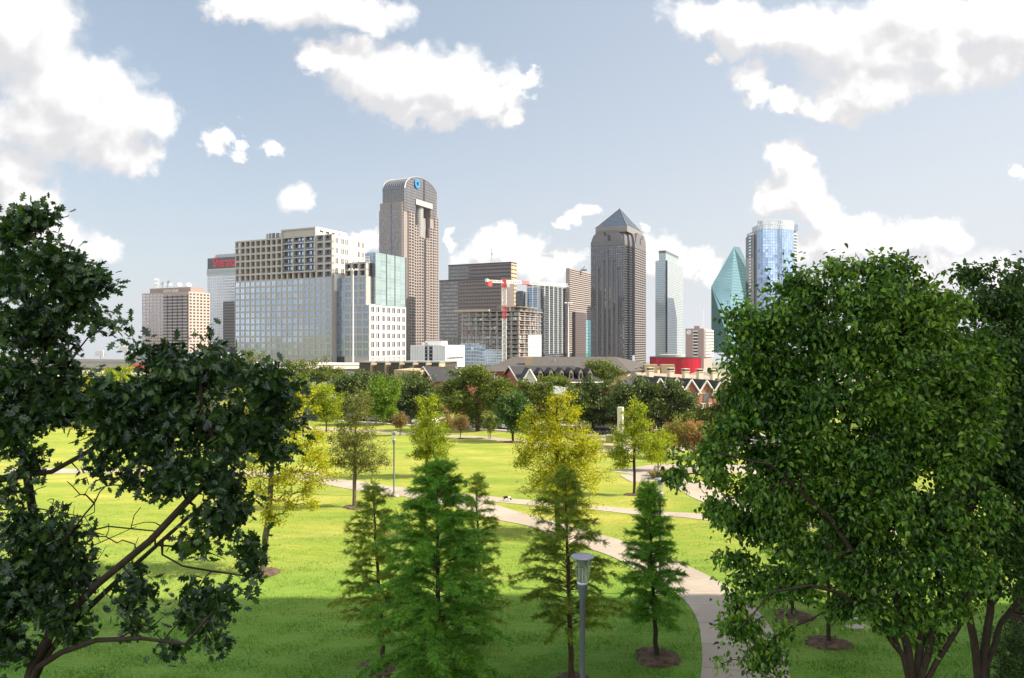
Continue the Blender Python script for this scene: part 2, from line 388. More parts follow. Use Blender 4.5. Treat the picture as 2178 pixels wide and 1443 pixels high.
def pathmat(name, col):
    m, nt = new_mat(name); T = NT(nt); out = T.node('ShaderNodeOutputMaterial'); b = T.node('ShaderNodeBsdfPrincipled'); geo = T.node('ShaderNodeNewGeometry'); uv = T.node('ShaderNodeUVMap', uv_map='along'); s_ = T.node('ShaderNodeSeparateXYZ'); T.ln(uv.outputs[0], s_.inputs[0]); P = geo.outputs['Position']
    v = T.math('DIVIDE', s_.outputs[1], 2.4); joint = T.math('LESS_THAN', T.math('ABSOLUTE', T.math('SUBTRACT', T.math('FRACT', v), 0.5)), 0.011)
    slab = T.node('ShaderNodeTexWhiteNoise', noise_dimensions='1D'); T.ln(T.math('FLOOR', T.math('ADD', v, 0.5)), slab.inputs['W'])
    n1 = T.noise(P, 0.7, 6, 0.65); n2 = T.noise(P, 30, 3, 0.6)
    f = T.math('ADD', T.math('ADD', T.math('MULTIPLY', n1, 0.6), T.math('MULTIPLY', n2, 0.25)), T.math('MULTIPLY', slab.outputs['Value'], 0.22))
    c = T.ramp(f, [(0.35, sc(col, 0.80)), (0.75, sc(col, 1.10))]); ed = T.math('GREATER_THAN', T.math('ABSOLUTE', T.math('SUBTRACT', s_.outputs[0], 0.5)), 0.466)
    c = T.mix(T.math('MULTIPLY', joint, 0.55), c, rgb(sc(col, 0.35))); c = T.mix(T.math('MULTIPLY', ed, T.remap(n1, 0.42, 0.56, 0, 0.7)), c, (0.12, 0.13, 0.035, 1))
    T.ln(c, b.inputs['Base Color']); b.inputs['Roughness'].default_value = 0.88; b.inputs['Specular IOR Level'].default_value = 0.2; T.ln(b.outputs[0], out.inputs[0]); return m
M['path'] = pathmat('pink_concrete', (0.40, 0.34, 0.285)); M['plaza_path'] = pathmat('pale_paving', (0.36, 0.305, 0.26))
def L2(*pp): return [at(x, y)[:2] for x, y in pp]
main = L2((600, 1010), (668, 1019), (750, 1031), (872, 1049), (960, 1068), (1060, 1092), (1130, 1110), (1200, 1130), (1290, 1160), (1390, 1200), (1475, 1245), (1520, 1275), (1556, 1320), (1574, 1370), (1585, 1443))
e = np.array(main[-1])-np.array(main[-2]); main.append(np.array(main[-1])+e*1.6+np.array([-0.5, 0])); main.append(np.array(main[-1])+e*2.2+np.array([-1.5, 0]))
main = [np.array(main[0])-np.array([30, -3])]+main
strip('path', main, 2.9, M['path'])
br = L2((940, 1056), (1000, 1058), (1069, 1065), (1180, 1075), (1300, 1084), (1420, 1094), (1530, 1104), (1700, 1118), (1950, 1135))
strip('path', br, 1.75, M['path'], 0.031)
far = L2((560, 903), (690, 913), (800, 919), (900, 924), (1000, 930), (1100, 939), (1200, 952))
strip('path', [np.array(far[0])+np.array([-60, 30])]+far, 2.4, M['path'], 0.03)
diag = L2((1330, 1019), (1400, 1018), (1452, 1026), (1490, 1045), (1560, 1075), (1640, 1104))
strip('path', diag, 3.4, M['path'], 0.039)
plz = L2((1345, 1010), (1400, 1000), (1500, 998), (1620, 1000))
strip('plaza', plz, 5.0, M['plaza_path'], 0.028)
# terrace round the stone pillar
strip('terrace', L2((1270, 962), (1320, 957), (1400, 953), (1600, 950)), 6.0, M['plaza'], 0.05)

# street with kerbs, along the far side of the park
SD = np.array([0.90, -0.433]); SN = np.array([0.433, 0.90])            # along the street, across it (away)
S0 = np.array([-6.0, 120.5])
def SP(a, b): return S0+SD*a+SN*b
def sheet(name, a0, a1, b0, b1, z, mat, thick=0.0):
    mb = MB(); n = max(1, int((a1-a0)/4)); m = 4
    A = np.linspace(a0, a1, n+1); B = np.linspace(b0, b1, m+1)
    P = S0[None, None]+SD*A[:, None, None]+SN*B[None, :, None]
    Zs = G(P[..., 0], P[..., 1])+z
    i = (np.arange(n)[:, None]*(m+1)+np.arange(m)[None]).ravel()
    mb.add(np.concatenate([P, Zs[..., None]], 2).reshape(-1, 3), np.stack([i, i+m+1, i+m+2, i+1], 1))
    if thick:
        for b in (b0, b1):
            Q = S0[None]+SD*A[:, None]+SN*b; q = G(Q[:, 0], Q[:, 1])+z
            v = np.concatenate([np.c_[Q, q], np.c_[Q, q-thick-0.1]])
            j = np.arange(n); mb.add(v, np.stack([j, j+1, j+n+2, j+n+1], 1))
    return tag(mb.build(name, mat), kind='structure')
sheet('road', -160, 140, -4.6, 4.6, 0.06, M['asphalt'])
sheet('road_marking', -160, 140, -0.22, -0.10, 0.066, M['line'])
sheet('pavement', -160, 140, -6.2, -4.6, 0.19, M['walk'], 0.14)
sheet('pavement', -160, 140, 4.6, 7.5, 0.19, M['walk'], 0.14)

def mulch(px, py, r):
    p = at(px, py); th = np.arange(28)*2*math.pi/28; mb = MB()
    rr = r*(1+0.10*np.sin(th*3+px)+0.06*rng.normal(size=28))
    v = [[p[0], p[1], g(p[0], p[1])+0.14]]
    for k, h in ((0.5, 0.13), (0.85, 0.09), (1.0, -0.01)):
        x = p[0]+rr*k*np.cos(th); y = p[1]+rr*k*np.sin(th); v += list(np.c_[x, y, G(x, y)+h])
    f3 = [[0, 1+q, 1+(q+1) % 28] for q in range(28)]
    f4 = [[1+28*j+q, 29+28*j+q, 29+28*j+(q+1) % 28, 1+28*j+(q+1) % 28] for j in range(2) for q in range(28)]
    mb.add(v, f3); mb.F.append((np.array(f4), 0))
    # loose chips
    n = int(260*r*r); t2 = rng.uniform(0, 6.28, n); q = r*np.sqrt(rng.uniform(0, 1.05, n))
    P = np.c_[p[0]+q*np.cos(t2), p[1]+q*np.sin(t2), np.zeros(n)]; P[:, 2] = G(P[:, 0], P[:, 1])+0.13-0.09*(q/r)**2+rng.uniform(0, .03, n)
    d = rng.normal(size=(n, 3))*[1, 1, .35]; d /= np.linalg.norm(d, axis=1, keepdims=True); s2 = np.cross(d, [0, 0, 1.0])+rng.normal(size=(n, 3))*.15
    L_ = rng.uniform(.03, .09, n)[:, None]; W_ = rng.uniform(.012, .03, n)[:, None]
    v = np.stack([P-d*L_-s2*W_, P+d*L_-s2*W_, P+d*L_+s2*W_, P-d*L_+s2*W_], 1).reshape(-1, 3)
    mb.add(v, np.arange(4*n).reshape(-1, 4))
    return tag(mb.build('mulch_bed', M['mulch']), kind='structure')

# grass blades in the near lawn, where they can be seen: uncountable, one object
def near_grass():
    n = 300000
    Yg = 19.5+ (rng.uniform(0, 1, n)**1.7)*46; Xg = rng.uniform(-0.78, 0.78, n)*Yg
    # keep off the path
    L = smooth_line(main, 0.6)
    keep = np.ones(n, bool)
    for s in range(0, n, 20000):
        q = np.c_[Xg[s:s+20000], Yg[s:s+20000]]
        d = np.full(len(q), 9.0)
        for c in range(0, len(L), 3): d = np.minimum(d, np.hypot(q[:, 0]-L[c, 0], q[:, 1]-L[c, 1]))
        keep[s:s+20000] = d > 1.62
    Xg, Yg = Xg[keep], Yg[keep]; n = len(Xg)
    P = np.c_[Xg, Yg, G(Xg, Yg)-0.01]
    h = rng.uniform(.035, .12, n)*(1+0.75*np.sin(Xg*1.3+Yg*.7+np.sin(Yg*.8))*np.sin(Yg*2.3-Xg*.4))*np.clip(1.25-(Yg-19)/52, .3, 1); th = rng.uniform(0, 6.28, n)
    u = np.c_[np.cos(th), np.sin(th), np.zeros(n)]; lean = np.c_[rng.normal(-.35, .5, n), rng.normal(0, .5, n), np.ones(n)]
    wd = rng.uniform(.006, .017, n)[:, None]
    tip = P+lean*h[:, None]
    v = np.stack([P-u*wd, P+u*wd, tip], 1).reshape(-1, 3)
    mb = MB(); mb.add(v, np.arange(3*n).reshape(-1, 3))
    return tag(mb.build('grass', M['grass']), 'short green lawn grass covering the near slope', 'grass', kind='stuff')
M['grass'] = leafmat('grass_blade', [(0.04, 0.16, 0.014), (0.075, 0.23, 0.02), (0.12, 0.28, 0.03), (0.22, 0.34, 0.05)], 0.35, (1.3, 1.3, 0.8), 0.6, 0.2, 0.16, 0.35)
near_grass()
# ------------------------------------------------------------------ building helpers
UL = np.array([-0.90, 0.433]); UR = np.array([0.433, 0.90])
UL /= np.linalg.norm(UL); UR /= np.linalg.norm(UR)
class Lot:
    def __init__(s, px, Y, uL=UL, uR=UR):
        s.Y = Y; s.C = np.array([(px-CX)/F*Y, Y]); s.uL = np.asarray(uL); s.uR = np.asarray(uR)
        s.nR = -s.uL; s.nL = -s.uR
    def P(s, a, b): return s.C+s.uR*a+s.uL*b
    def a(s, px, b=0.0):
        k = (px-CX)/F; c = s.P(0, b); return (k*c[1]-c[0])/(s.uR[0]-k*s.uR[1])
    def b(s, px, a=0.0):
        k = (px-CX)/F; c = s.P(a, 0); return (k*c[1]-c[0])/(s.uL[0]-k*s.uL[1])
    def z(s, py, a=0.0, b=0.0): return CZ+(CY-py)/F*s.P(a, b)[1]
    def rect(s, a0, a1, b0, b1): return [s.P(a0, b0), s.P(a1, b0), s.P(a1, b1), s.P(a0, b1)]
    def block(s, mb, a0, a1, b0, b1, z0, z1, mi=0, bottom=False):
        if z0 == 0: z0 = -26 if s.Y > 500 else -9
        mb.prism(s.rect(a0, a1, b0, b1), z0, z1, mi, True, bottom)
    def right(s, a0, a1, b=0.0): return s.P(a0, b), s.uR, s.nR, a1-a0
    def left(s, b0, b1, a=0.0): return s.P(a, b0), s.uL, s.nL, b1-b0

def facade(face, z0, z1, nc, nr, pw, sh, dep, W=None, Gl=None, wmi=0, gmi=0, gd=0.08, wins=None, sill=0.0, ends=True, inset=0.0):
    """piers and spandrels standing proud of a core wall, with a pane behind every opening"""
    P, u, n, wd = face; cw = wd/nc; rh = (z1-z0)/nr
    if z0 == 0 and P[1] > 500: k_ = int(24/rh); nr += k_; z0 -= k_*rh
    if W is not None and pw > 0:
        for i in range(nc+1):
            c = i*cw; a0, a1 = max(0, c-pw/2), min(wd, c+pw/2)
            if not ends and i in (0, nc): continue
            W.obox(P, u, n, a0, a1, 0, dep, z0, z1, wmi)
    if W is not None and sh > 0:
        for j in range(nr+1):
            c = z0+j*rh; b0, b1 = max(z0, c-sh/2), min(z1, c+sh/2)
            W.obox(P, u, n, 0.0, wd, 0, dep*0.93-0.02, b0, b1, wmi)
    for i in range(nc):
        for j in range(nr):
            a0, a1 = i*cw+pw/2+inset, (i+1)*cw-pw/2-inset; b0, b1 = z0+j*rh+sh/2+sill, z0+(j+1)*rh-sh/2
            if wins is not None: wins.append((P, u, n, a0, a1, b0, b1, gd)); continue
            if Gl is None: continue
            q = [P+u*a0+n*gd, P+u*a1+n*gd]
            Gl.quad((*q[0], b0), (*q[1], b0), (*q[1], b1), (*q[0], b1), gmi)

def put_windows(root, wins, mats, bars=1, name='window', cross=0.0, fr=0.10):
    """one object per window for the hundred that show largest; the rest of the facade as one part"""
    loc = np.array(root.location)
    def shape(mb, w, h, u, n, o, z):
        q0, q1 = o, o+u*w
        mb.quad((*q0, z), (*q1, z), (*q1, z+h), (*q0, z+h), 0)
        t = fr
        for k in range(1, bars+1):
            c = w*k/(bars+1); mb.obox(o, u, n, c-t/2, c+t/2, 0.0, 0.06, z, z+h, 1)
        if cross: mb.obox(o, u, n, 0, w, 0.0, 0.05, z+h*cross-t/2, z+h*cross+t/2, 1)
        mb.obox(o, u, n, -t, w+t, 0.0, 0.05, z-t, z, 1); mb.obox(o, u, n, -t, w+t, 0.0, 0.05, z+h, z+h+t, 1)
    def dist(wn): P, u, n, a0, a1, b0, b1, gd = wn; q = P+u*(a0+a1)/2; return np.hypot(q[0], q[1])/((a1-a0)*(b1-b0))
    order = sorted(wins, key=dist); cache = {}
    for wn in order[:100]:
        P, u, n, a0, a1, b0, b1, gd = wn
        key = (round(a1-a0, 2), round(b1-b0, 2), round(float(u[0]), 3), round(float(u[1]), 3)); o = P+u*a0+n*gd
        if key not in cache:
            mb = MB(); shape(mb, a1-a0, b1-b0, u, n, np.zeros(2), 0.0); ob = mb.build(name, mats, root); cache[key] = ob
        else: ob = cache[key].copy(); C.objects.link(ob); ob.parent = root
        ob.location = (o[0]-loc[0], o[1]-loc[1], b0-loc[2])
    if order[100:]:
        mb = MB()
        for P, u, n, a0, a1, b0, b1, gd in order[100:]: shape(mb, a1-a0, b1-b0, u, n, P+u*a0+n*gd, b0)
        tag(mb.build(name, mats, root, loc=loc), kind='stuff')
def root_at(lot, name, label, cat='building', a=0, b=0, group=None):
    p = lot.P(a, b); return thing(name, label, cat, (p[0], p[1], 0), 0, group)
def part(mb, name, mats, root, smooth=False): return mb.build(name, mats, root, smooth, loc=np.array(root.location))
def text_mesh(s, size, depth, mat, name, parent, origin, u, n, z, align='LEFT', bold=0.0, xs=1.0):
    """raised lettering on a wall: origin 2D point, reading along u, facing n"""
    cu = bpy.data.curves.new(name, 'FONT'); cu.body = s; cu.size = size; cu.extrude = depth; cu.align_x = align; cu.offset = bold
    to = bpy.data.objects.new('tmp_letters', cu); C.objects.link(to)
    dg = bpy.context.evaluated_depsgraph_get(); me = bpy.data.meshes.new_from_object(to.evaluated_get(dg)); me.name = name
    bpy.data.objects.remove(to)
    co = np.zeros(len(me.vertices)*3, np.float32); me.vertices.foreach_get('co', co); co = co.reshape(-1, 3)
    u = np.asarray(u, float); n = np.asarray(n, float); loc = np.array(parent.location)
    V = np.zeros_like(co)
    V[:, :2] = origin+np.outer(co[:, 0]*xs, u)+np.outer(co[:, 2]+depth, n)
    V[:, 2] = z+co[:, 1]; V -= loc
    me.vertices.foreach_set('co', V.astype(np.float32).ravel()); me.update()
    me.materials.clear(); me.materials.append(mat)
    return link(bpy.data.objects.new(name, me), parent)

M['beige'] = plain('beige_stone', (0.40, 0.37, 0.335), 0.8, 0, 0.05, 0.15)
M['white'] = plain('white_stucco', (0.78, 0.76, 0.72), 0.8, 0, 0.03, 0.1)
M['offwhite'] = plain('offwhite_panel', (0.66, 0.66, 0.66), 0.6, 0, 0.05, 0.2)
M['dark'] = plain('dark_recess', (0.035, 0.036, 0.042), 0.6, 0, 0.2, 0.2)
M['steel'] = plain('grey_steel', (0.33, 0.34, 0.35), 0.5, 0.4, 0.08, 0.5)
M['whitesteel'] = plain('white_steel', (0.72, 0.72, 0.72), 0.5, 0.1, 0.05, 0.5)
M['granite'] = plain('rose_granite', (0.245, 0.212, 0.203), 0.55, 0, 0.06, 0.12)
M['granite_d'] = plain('brown_granite', (0.16, 0.132, 0.13), 0.5, 0, 0.08, 0.12)
M['greystone'] = plain('grey_stone', (0.25, 0.24, 0.245), 0.55, 0, 0.05, 0.12)
M['pinkstone'] = plain('pink_stone', (0.43, 0.345, 0.315), 0.7, 0, 0.05, 0.12)
M['brownband'] = plain('brown_band', (0.33, 0.285, 0.275), 0.6, 0, 0.05, 0.1)
M['gl_blue'] = glass('blue_window_glass', (0.17, 0.215, 0.27), (0.47, 0.58, 0.72), 0.36, 0.18)
M['gl_dark'] = glass('dark_window_glass', (0.022, 0.022, 0.026), (0.30, 0.32, 0.37), 0.16)
M['gl_brown'] = glass('brown_window_glass', (0.028, 0.018, 0.017), (0.30, 0.26, 0.27), 0.12)
M['gl_teal'] = glass('teal_window_glass', (0.27, 0.36, 0.36), (0.70, 0.86, 0.85), 0.42, 0.12)
M['gl_black'] = glass('black_glass', (0.012, 0.014, 0.02), (0.26, 0.29, 0.36), 0.35)
M['gl_grey'] = glass('grey_window_glass', (0.05, 0.05, 0.058), (0.42, 0.43, 0.48), 0.35)
M['gl_silver'] = glass('silver_glass', (0.42, 0.46, 0.48), (0.74, 0.80, 0.83), 0.35, 0.06, 0.01)
M['gl_sky'] = glass('sky_blue_glass', (0.10, 0.16, 0.27), (0.52, 0.68, 0.92), 0.6, 0.16, 0.02)
M['gl_green'] = glass('sea_green_glass', (0.045, 0.125, 0.13), (0.22, 0.37, 0.39), 0.38, 0.05, 0.006)
M['gl_aqua'] = glass('aqua_glass', (0.03, 0.22, 0.25), (0.35, 0.75, 0.80), 0.4, 0.2)

# ------------------------------------------------------------------ 1. beige residential block with a stepped crown and lower wing
def beige_block():
    L = Lot(706, 430); R = root_at(L, 'apartment_tower', 'wide beige stone apartment tower with open balcony grid on top and glass corner wing', 'building')
    wall = MB(); white = MB(); rec = MB(); wins = []; bw = []; ww = []
    b1, a1 = L.b(500), L.a(779); zl = L.z(590.6); zc = L.z(498); zb = 84.4
    bB0, bB1 = L.b(672), L.b(599)
    L.block(wall, 0, a1, 0, b1, 0, zl)                                  # lower body
    facade(L.left(0, b1), 4.6, zl, 18, 12, 1.35, 1.10, 0.25, wall, wins=wins)
    for bb in np.linspace(0, b1, 10): L.block(wall, -0.3, 1.0, max(0, bb-0.6), min(b1, bb+0.6), 0, 4.6)
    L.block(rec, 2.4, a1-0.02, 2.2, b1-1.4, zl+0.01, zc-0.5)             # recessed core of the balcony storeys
    nA = 9
    facade(L.left(bB1, b1), zl, zc, nA, 6, 1.35, 1.25, 2.3, None, wins=None)
    def loggia(b0, b1_, z0, z1, nc, nr, pw, sh):
        P, u, n, wd = L.left(b0, b1_, 2.3); cw = wd/nc; rh = (z1-z0)/nr
        for i in range(nc+1): wall.obox(P, u, n, max(0, i*cw-pw/2), min(wd, i*cw+pw/2), 0, 2.3, z0, z1)
        for j in range(nr+1): wall.obox(P, u, n, 0, wd, 0, 2.27, max(z0, z0+j*rh-sh/2), min(z1, z0+j*rh+sh/2))
        for i in range(nc):
            for j in range(nr):
                q = cw-pw
                bw.append((P, u, n, i*cw+pw/2+q*0.06, i*cw+pw/2+q*(0.5 if nc > 3 else 0.40), z0+j*rh+sh/2, z0+(j+1)*rh-sh/2-0.3, 0.14))
                if nc <= 3:
                    bw.append((P, u, n, i*cw+pw/2+q*0.55, i*cw+pw/2+q*0.92, z0+j*rh+sh/2, z0+(j+1)*rh-sh/2-0.3, 0.14))
                    rail.obox(P, u, n, i*cw+pw/2, (i+1)*cw-pw/2, 2.05, 2.12, z0+j*rh+sh/2, z0+j*rh+sh/2+1.1)
    rail = MB(); rh = (zc-zl)/6
    loggia(bB1, b1, zl, zc, 9, 6, 1.35, 1.25)
    loggia(bB0, bB1, zl, zl+rh, 6, 1, 1.2, 1.0)
    loggia(bB0, bB1, zl+rh, zb, 3, 6, 0.9, 0.75)
    loggia(0, bB0, zl, zc, 2, 6, 1.7, 1.2)
    # frame proud of the tall bay, roof slabs
    P, u, n, wd = L.left(bB0, bB1, 0)
    for a, c, z0, z1 in ((0, 0.9, zl+rh, zb), (wd-0.9, wd, zl+rh, zb), (0.9, wd-0.9, zb-0.9, zb), (0.9, wd-0.9, zl+rh-0.4, zl+rh+0.5)): wall.obox(P, u, n, a, c, -2.0, 0.55, z0, z1)
    L.block(wall, 0.1, a1, bB1, b1, zc-0.5, zc+0.25); L.block(wall, 0.1, a1*0.9, bB0+0.02, bB1, zc-0.5, zb-0.05)
    L.block(wall, 0.1, a1, 0.1, bB0, zc-0.5, zc+0.2)
    # sunlit white side wall above the wing
    zw = zc+0.25
    L.block(white, 2.3, a1+0.2, -0.25, 2.2, zl-8, zw)
    L.block(white, 0.3, a1*0.82, bB0-0.3, bB0+2.0, zc, zb+0.1)
    P, u, n, wd = L.right(0, a1, -0.25)
    for j in range(4):
        z0 = zl+2+j*6.2
        for c in (2.9, 8.4, 12.2, 19.2, 24.6, 28.4): ww.append((P, u, n, c, c+(2.6 if c != 19.2 else 1.7), z0+0.6, z0+4.2, 0.05))
    P, u, n, wd = L.right(0, a1, bB0-0.3)
    for c in (3, 8.5, 14, 19.5): rec.obox(P, u, n, c, c+3.6, 0.0, 0.06, zb-2.9, zb-1.4)
    # curved glazed lantern on the lower roof
    lan = MB(); c0 = L.P(10, L.b(579))
    th = np.linspace(0, 2*math.pi, 25); ring = [(c0[0]+11*math.cos(t), c0[1]+7*math.sin(t)) for t in th[:-1]]
    lan.prism(ring, zc+0.2, zc+4.1)
    for t in th[:-1:1]: lan.box(c0[0]+11.1*math.cos(t)-.15, c0[0]+11.1*math.cos(t)+.15, c0[1]+7.1*math.sin(t)-.15, c0[1]+7.1*math.sin(t)+.15, zc+.2, zc+4.2, 1)
    # ---------------- the lower wing
    Wn = Lot(785, 422); wb1, wa1 = Wn.b(733), Wn.a(862); zt = Wn.z(556.5); zm = Wn.z(648.7)
    Wn.block(wall, 0, wa1-0.3, 0.0, wb1, 0, zm)
    Wn.block(wall, 0.3, wa1-0.3, 2.2, wb1, zm, zt-8.6)
    facade(Wn.left(0, wb1), 4.6, zm, 4, 7, 1.1, 1.1, 0.25, wall, wins=wins)
    facade(Wn.left(2.3, wb1, 0.3), zm, zt-8.6, 3, 4, 1.3, 1.3, 0.35, wall, wins=wins)
    P, u, n, wd = Wn.left(2.3, wb1, 2.4)
    Wn.block(rec, 2.4, wa1-1, 2.5, wb1-.1, zt-8.6, zt-0.6)
    for i in range(4): wall.obox(P, u, n, max(0, i*wd/3-.7), min(wd, i*wd/3+.7), 0, 2.4, zt-8.6, zt)
    for z in (zt-8.6, zt-4.6, zt-0.5): wall.obox(P, u, n, 0, wd, 0, 2.37, z-.5, z+.5)
    for i in range(3):
        for z in (zt-8.1, zt-4.1): bw.append((P, u, n, i*wd/3+.9, i*wd/3+wd/6+.5, z, z+2.8, .14))
    Wn.block(wall, 0.4, wa1-1, 2.4, wb1, zt-0.5, zt+0.1)
    rl = MB(); P, u, n, wd = Wn.left(2.0, wb1+6, 3.0)
    rl.obox(P, u, n, 0, wd, 0, .12, zt+1.5, zt+2.1); rl.obox(P, u, n, 0, wd, 0, .1, zt+3.2, zt+3.5)
    for i in range(9): rl.obox(P, u, n, i*wd/9, i*wd/9+.3, 0, .11, zt, zt+3.3)
    # white grid of paired windows, sunlit
    facade(Wn.right(0, wa1), 3.8, zm, 7, 6, 1.9, 1.9, 0.45, white, wins=ww)
    P, u, n, wd = Wn.right(0, wa1)
    white.obox(P, u, n, 0, wd, 0, .40, zm, zm+0.5)
    for i in range(8): white.obox(P, u, n, max(0, i*wd/7-.7), min(wd, i*wd/7+.7), -.2, .44, 0, 3.8)
    # glass corner box
    gb = MB(); ga0 = Wn.a(798.5); gz1 = Wn.z(537, ga0); gz0 = zm+0.1; gb1 = Wn.b(776, ga0)
    Wn.block(gb, ga0, wa1+0.5, -0.6, gb1, gz0, gz1, 2, True)
    for (p0, p1) in ((798.5, 821), (822.8, 839), (840.6, 861.7)):
        a0, a2 = Wn.a(p0, -0.6), Wn.a(p1, -0.6)
        facade((Wn.P(a0, -0.6), Wn.uR, Wn.nR, a2-a0), gz0, gz1-0.1, 2 if p0 < 800 else 2, 16, 0.10, 0.16, 0.12, gb, gb, 3, 1, 0.06)
    facade(Wn.left(-0.55, gb1, ga0), gz0, gz1-0.1, 4, 16, 0.10, 0.16, 0.12, gb, gb, 3, 0, 0.06)
    # deep slot and blue glass between the wing and the main body
    sl = MB(); P, u, n, wd = Wn.left(wb1, Wn.b(712), 1.2)
    Wn.block(sl, 1.2, 8, wb1+.05, Wn.b(707), 0, zl-0.2, 1)
    facade((P, u, n, wd), 4.5, zl-0.3, 3, 13, 0.1, 0.25, 0.1, sl, sl, 2, 0, 0.06)
    part(wall, 'wall', [M['beige']], R); part(white, 'side_wall', [M['white']], R); part(rec, 'balcony_recess', [M['dark']], R)
    part(rail, 'balcony_rail', [M['gl_black']], R); part(lan, 'roof_lantern', [M['gl_grey'], M['whitesteel']], R); part(rl, 'roof_railing', [M['whitesteel']], R)
    part(gb, 'glass_corner', [M['gl_blue'], M['gl_teal'], M['dark'], M['steel']], R); part(sl, 'glass_stair', [M['gl_blue'], M['dark'], M['steel']], R)
    put_windows(R, wins, [M['gl_blue'], M['beige']], 1)
    # balcony doors and side windows carry their own names, the hundred largest each
    put_windows(R, bw, [M['gl_blue'], M['dark']], 1, 'balcony_door')
    put_windows(R, ww, [M['gl_grey'], M['white']], 1, 'side_window', fr=0.35)
beige_block()

# ------------------------------------------------------------------ 2. granite tower with vaulted glass crown
def vault_tower():
    L = Lot(858, 850); R = root_at(L, 'office_tower', 'tallest brown granite tower with arched glass vault and square opening near its top')
    wall = MB(); gl = MB(); crown = MB(); vault = MB(); drum = MB()
    A, B = L.a(936), L.b(804)
    zl = L.z(428); zsp = 198.0; zap = L.z(378.3, L.a(893))
    n0, n1 = 27.0, 62.0                                              # sides of the sky window
    L.block(wall, 2.5, A-2.5, 1.2, B-1.2, 0, 143)
    L.block(wall, 2.5, n0, 1.2, B-1.2, 143, zl); L.block(wall, n1, A-2.5, 1.2, B-1.2, 143, zl); L.block(wall, n0, n1, 13, B-1.2, 143, zl)
    # left face: shallow grid
    facade(L.left(1.2, B, 2.5), 0, zl-9, 14, 52, 1.05, 1.15, 0.30, wall, gl, 0, 1)
    facade(L.left(2.4, B-1.6, 2.6), zl-9, zl, 13, 3, 1.05, 1.15, 0.28, wall, gl, 0, 1)
    mid = (1.2+B)/2; P, u, n, wd = L.left(mid-.8, mid+.8, 2.5); gl.obox(P, u, n, 0, wd, 0.25, .42, 0, zl-1, 2)
    # front: stepped bays with deep openings
    sa, sb = 45.3, 49.5
    bays = [(0.0, 3.2, zl-1), (3.2, 11, 170), (11, 23, 172), (23, 33.5, 156.5), (33.5, sa, 143.5), (sb, 58.5, 143.5), (58.5, 71, 158), (71, 80, 172.5), (80, A, 172.5)]
    for a0, a1, zt in bays:
        nc = max(1, round((a1-a0)/5.3)); nr = int(round(zt/3.55)); dep = 1.5
        base = 0.0 if 11 <= a0 < 80 else 2.4
        L.block(wall, a0, a1, base-0.0, 3.0+base, 0, zt)
        facade(L.right(a0, a1, base), 0, zt, nc, nr, 1.9, 1.5, 0.30, wall, gl, 0, 0, 0.06)
    L.block(gl, sa, sb, 0.6, 3, 0, 141.5, 2)
    L.block(wall, n0, n1, 2.4, 3.0, 141.5, 143.6)
    # crown: stone end wall with an arched head, cut by the sky window and a slot
    ca0, ca1, cb0, cb1 = 3.0, L.a(930.5), 0.4, L.b(811)
    mid = (ca0+ca1)/2; hw = (ca1-ca0)/2; N = 36
    def zarc(a, k=1.0): return zsp+(zap-zsp)*math.sqrt(max(0, 1-((a-mid)/hw)**2))
    zop = 182.0
    # side cheeks and lintel wall
    L.block(crown, ca0, n0, cb0+0.02, cb1, 171, zsp, 0); L.block(crown, n1, ca1, cb0+.02, cb1, 171, zsp, 0)
    L.block(crown, n0, n1, cb0+.02, 11.5, zop, zsp, 0, True)
    P, u, n, wd = L.right(0, ca1, cb0)
    crown.obox(P, u, n, n0-1.5, n1+1.5, 0.3, 1.9, zop, zop+6.5, 2)             # pale beam over the opening
    aa = np.linspace(ca0, ca1, N+1)
    for i in range(N):
        q = [(aa[i], zsp), (aa[i+1], zsp), (aa[i+1], zarc(aa[i+1])), (aa[i], zarc(aa[i]))]
        v = [(*L.P(a, cb0), z) for a, z in q]; crown.poly(v, 0)
        v = [(*L.P(a, cb1), z) for a, z in q][::-1]; crown.poly(v, 0)
        # glass vault skin and its rib at the edge
        vault.poly([(*L.P(aa[i], cb0), zarc(aa[i])), (*L.P(aa[i+1], cb0), zarc(aa[i+1])), (*L.P(aa[i+1], cb1), zarc(aa[i+1])), (*L.P(aa[i], cb1), zarc(aa[i]))], 0)
    for i in range(N):
        for bb in np.linspace(cb0, cb1, 11):
            p, q = L.P(aa[i], bb), L.P(aa[i+1], bb)
            vault.frusta([[*p, zarc(aa[i])]], [[*q, zarc(aa[i+1])]], 0.28 if cb0 < bb < cb1 else 0.75, 0.28 if cb0 < bb < cb1 else 0.75, 4, 1)
    for i in range(0, N+1, 3):
        vault.frusta([[*L.P(aa[i], cb0), zarc(aa[i])]], [[*L.P(aa[i], cb1), zarc(aa[i])]], 0.22, 0.22, 4, 1)
    # vertical mullions on the crown
    for a in np.arange(ca0+1.6, ca1-1, 2.6):
        lo = 171 if (a < n0-0.5 or a > n1+.5) else zop+7
        if sa-1 < a < sb+1: continue
        crown.obox(P, u, n, a-.28, a+.28, 0, .5, lo, zarc(a)-.3, 3)
    for z in np.arange(174, 212, 3.4):
        a0 = mid-hw*math.sqrt(max(0, 1-max(0, (z-zsp)/(zap-zsp))**2)) if z > zsp else ca0
        if z < zop+7:
            crown.obox(P, u, n, ca0, n0, 0, .4, z, z+.35, 3); crown.obox(P, u, n, n1, ca1, 0, .4, z, z+.35, 3)
        else: crown.obox(P, u, n, a0+.3, 2*mid-a0-.3, 0, .4, z, z+.35, 3)
    P2, u2, n2, w2 = L.left(cb0, cb1, ca0)
    for bb in np.linspace(0, w2, 16): crown.obox(P2, u2, n2, max(0, bb-.25), min(w2, bb+.25), 0, .35, zl, zsp, 3)
    for z in np.arange(zl+2, zsp, 3.4): crown.obox(P2, u2, n2, 0, w2, 0, .3, z, z+.3, 3)
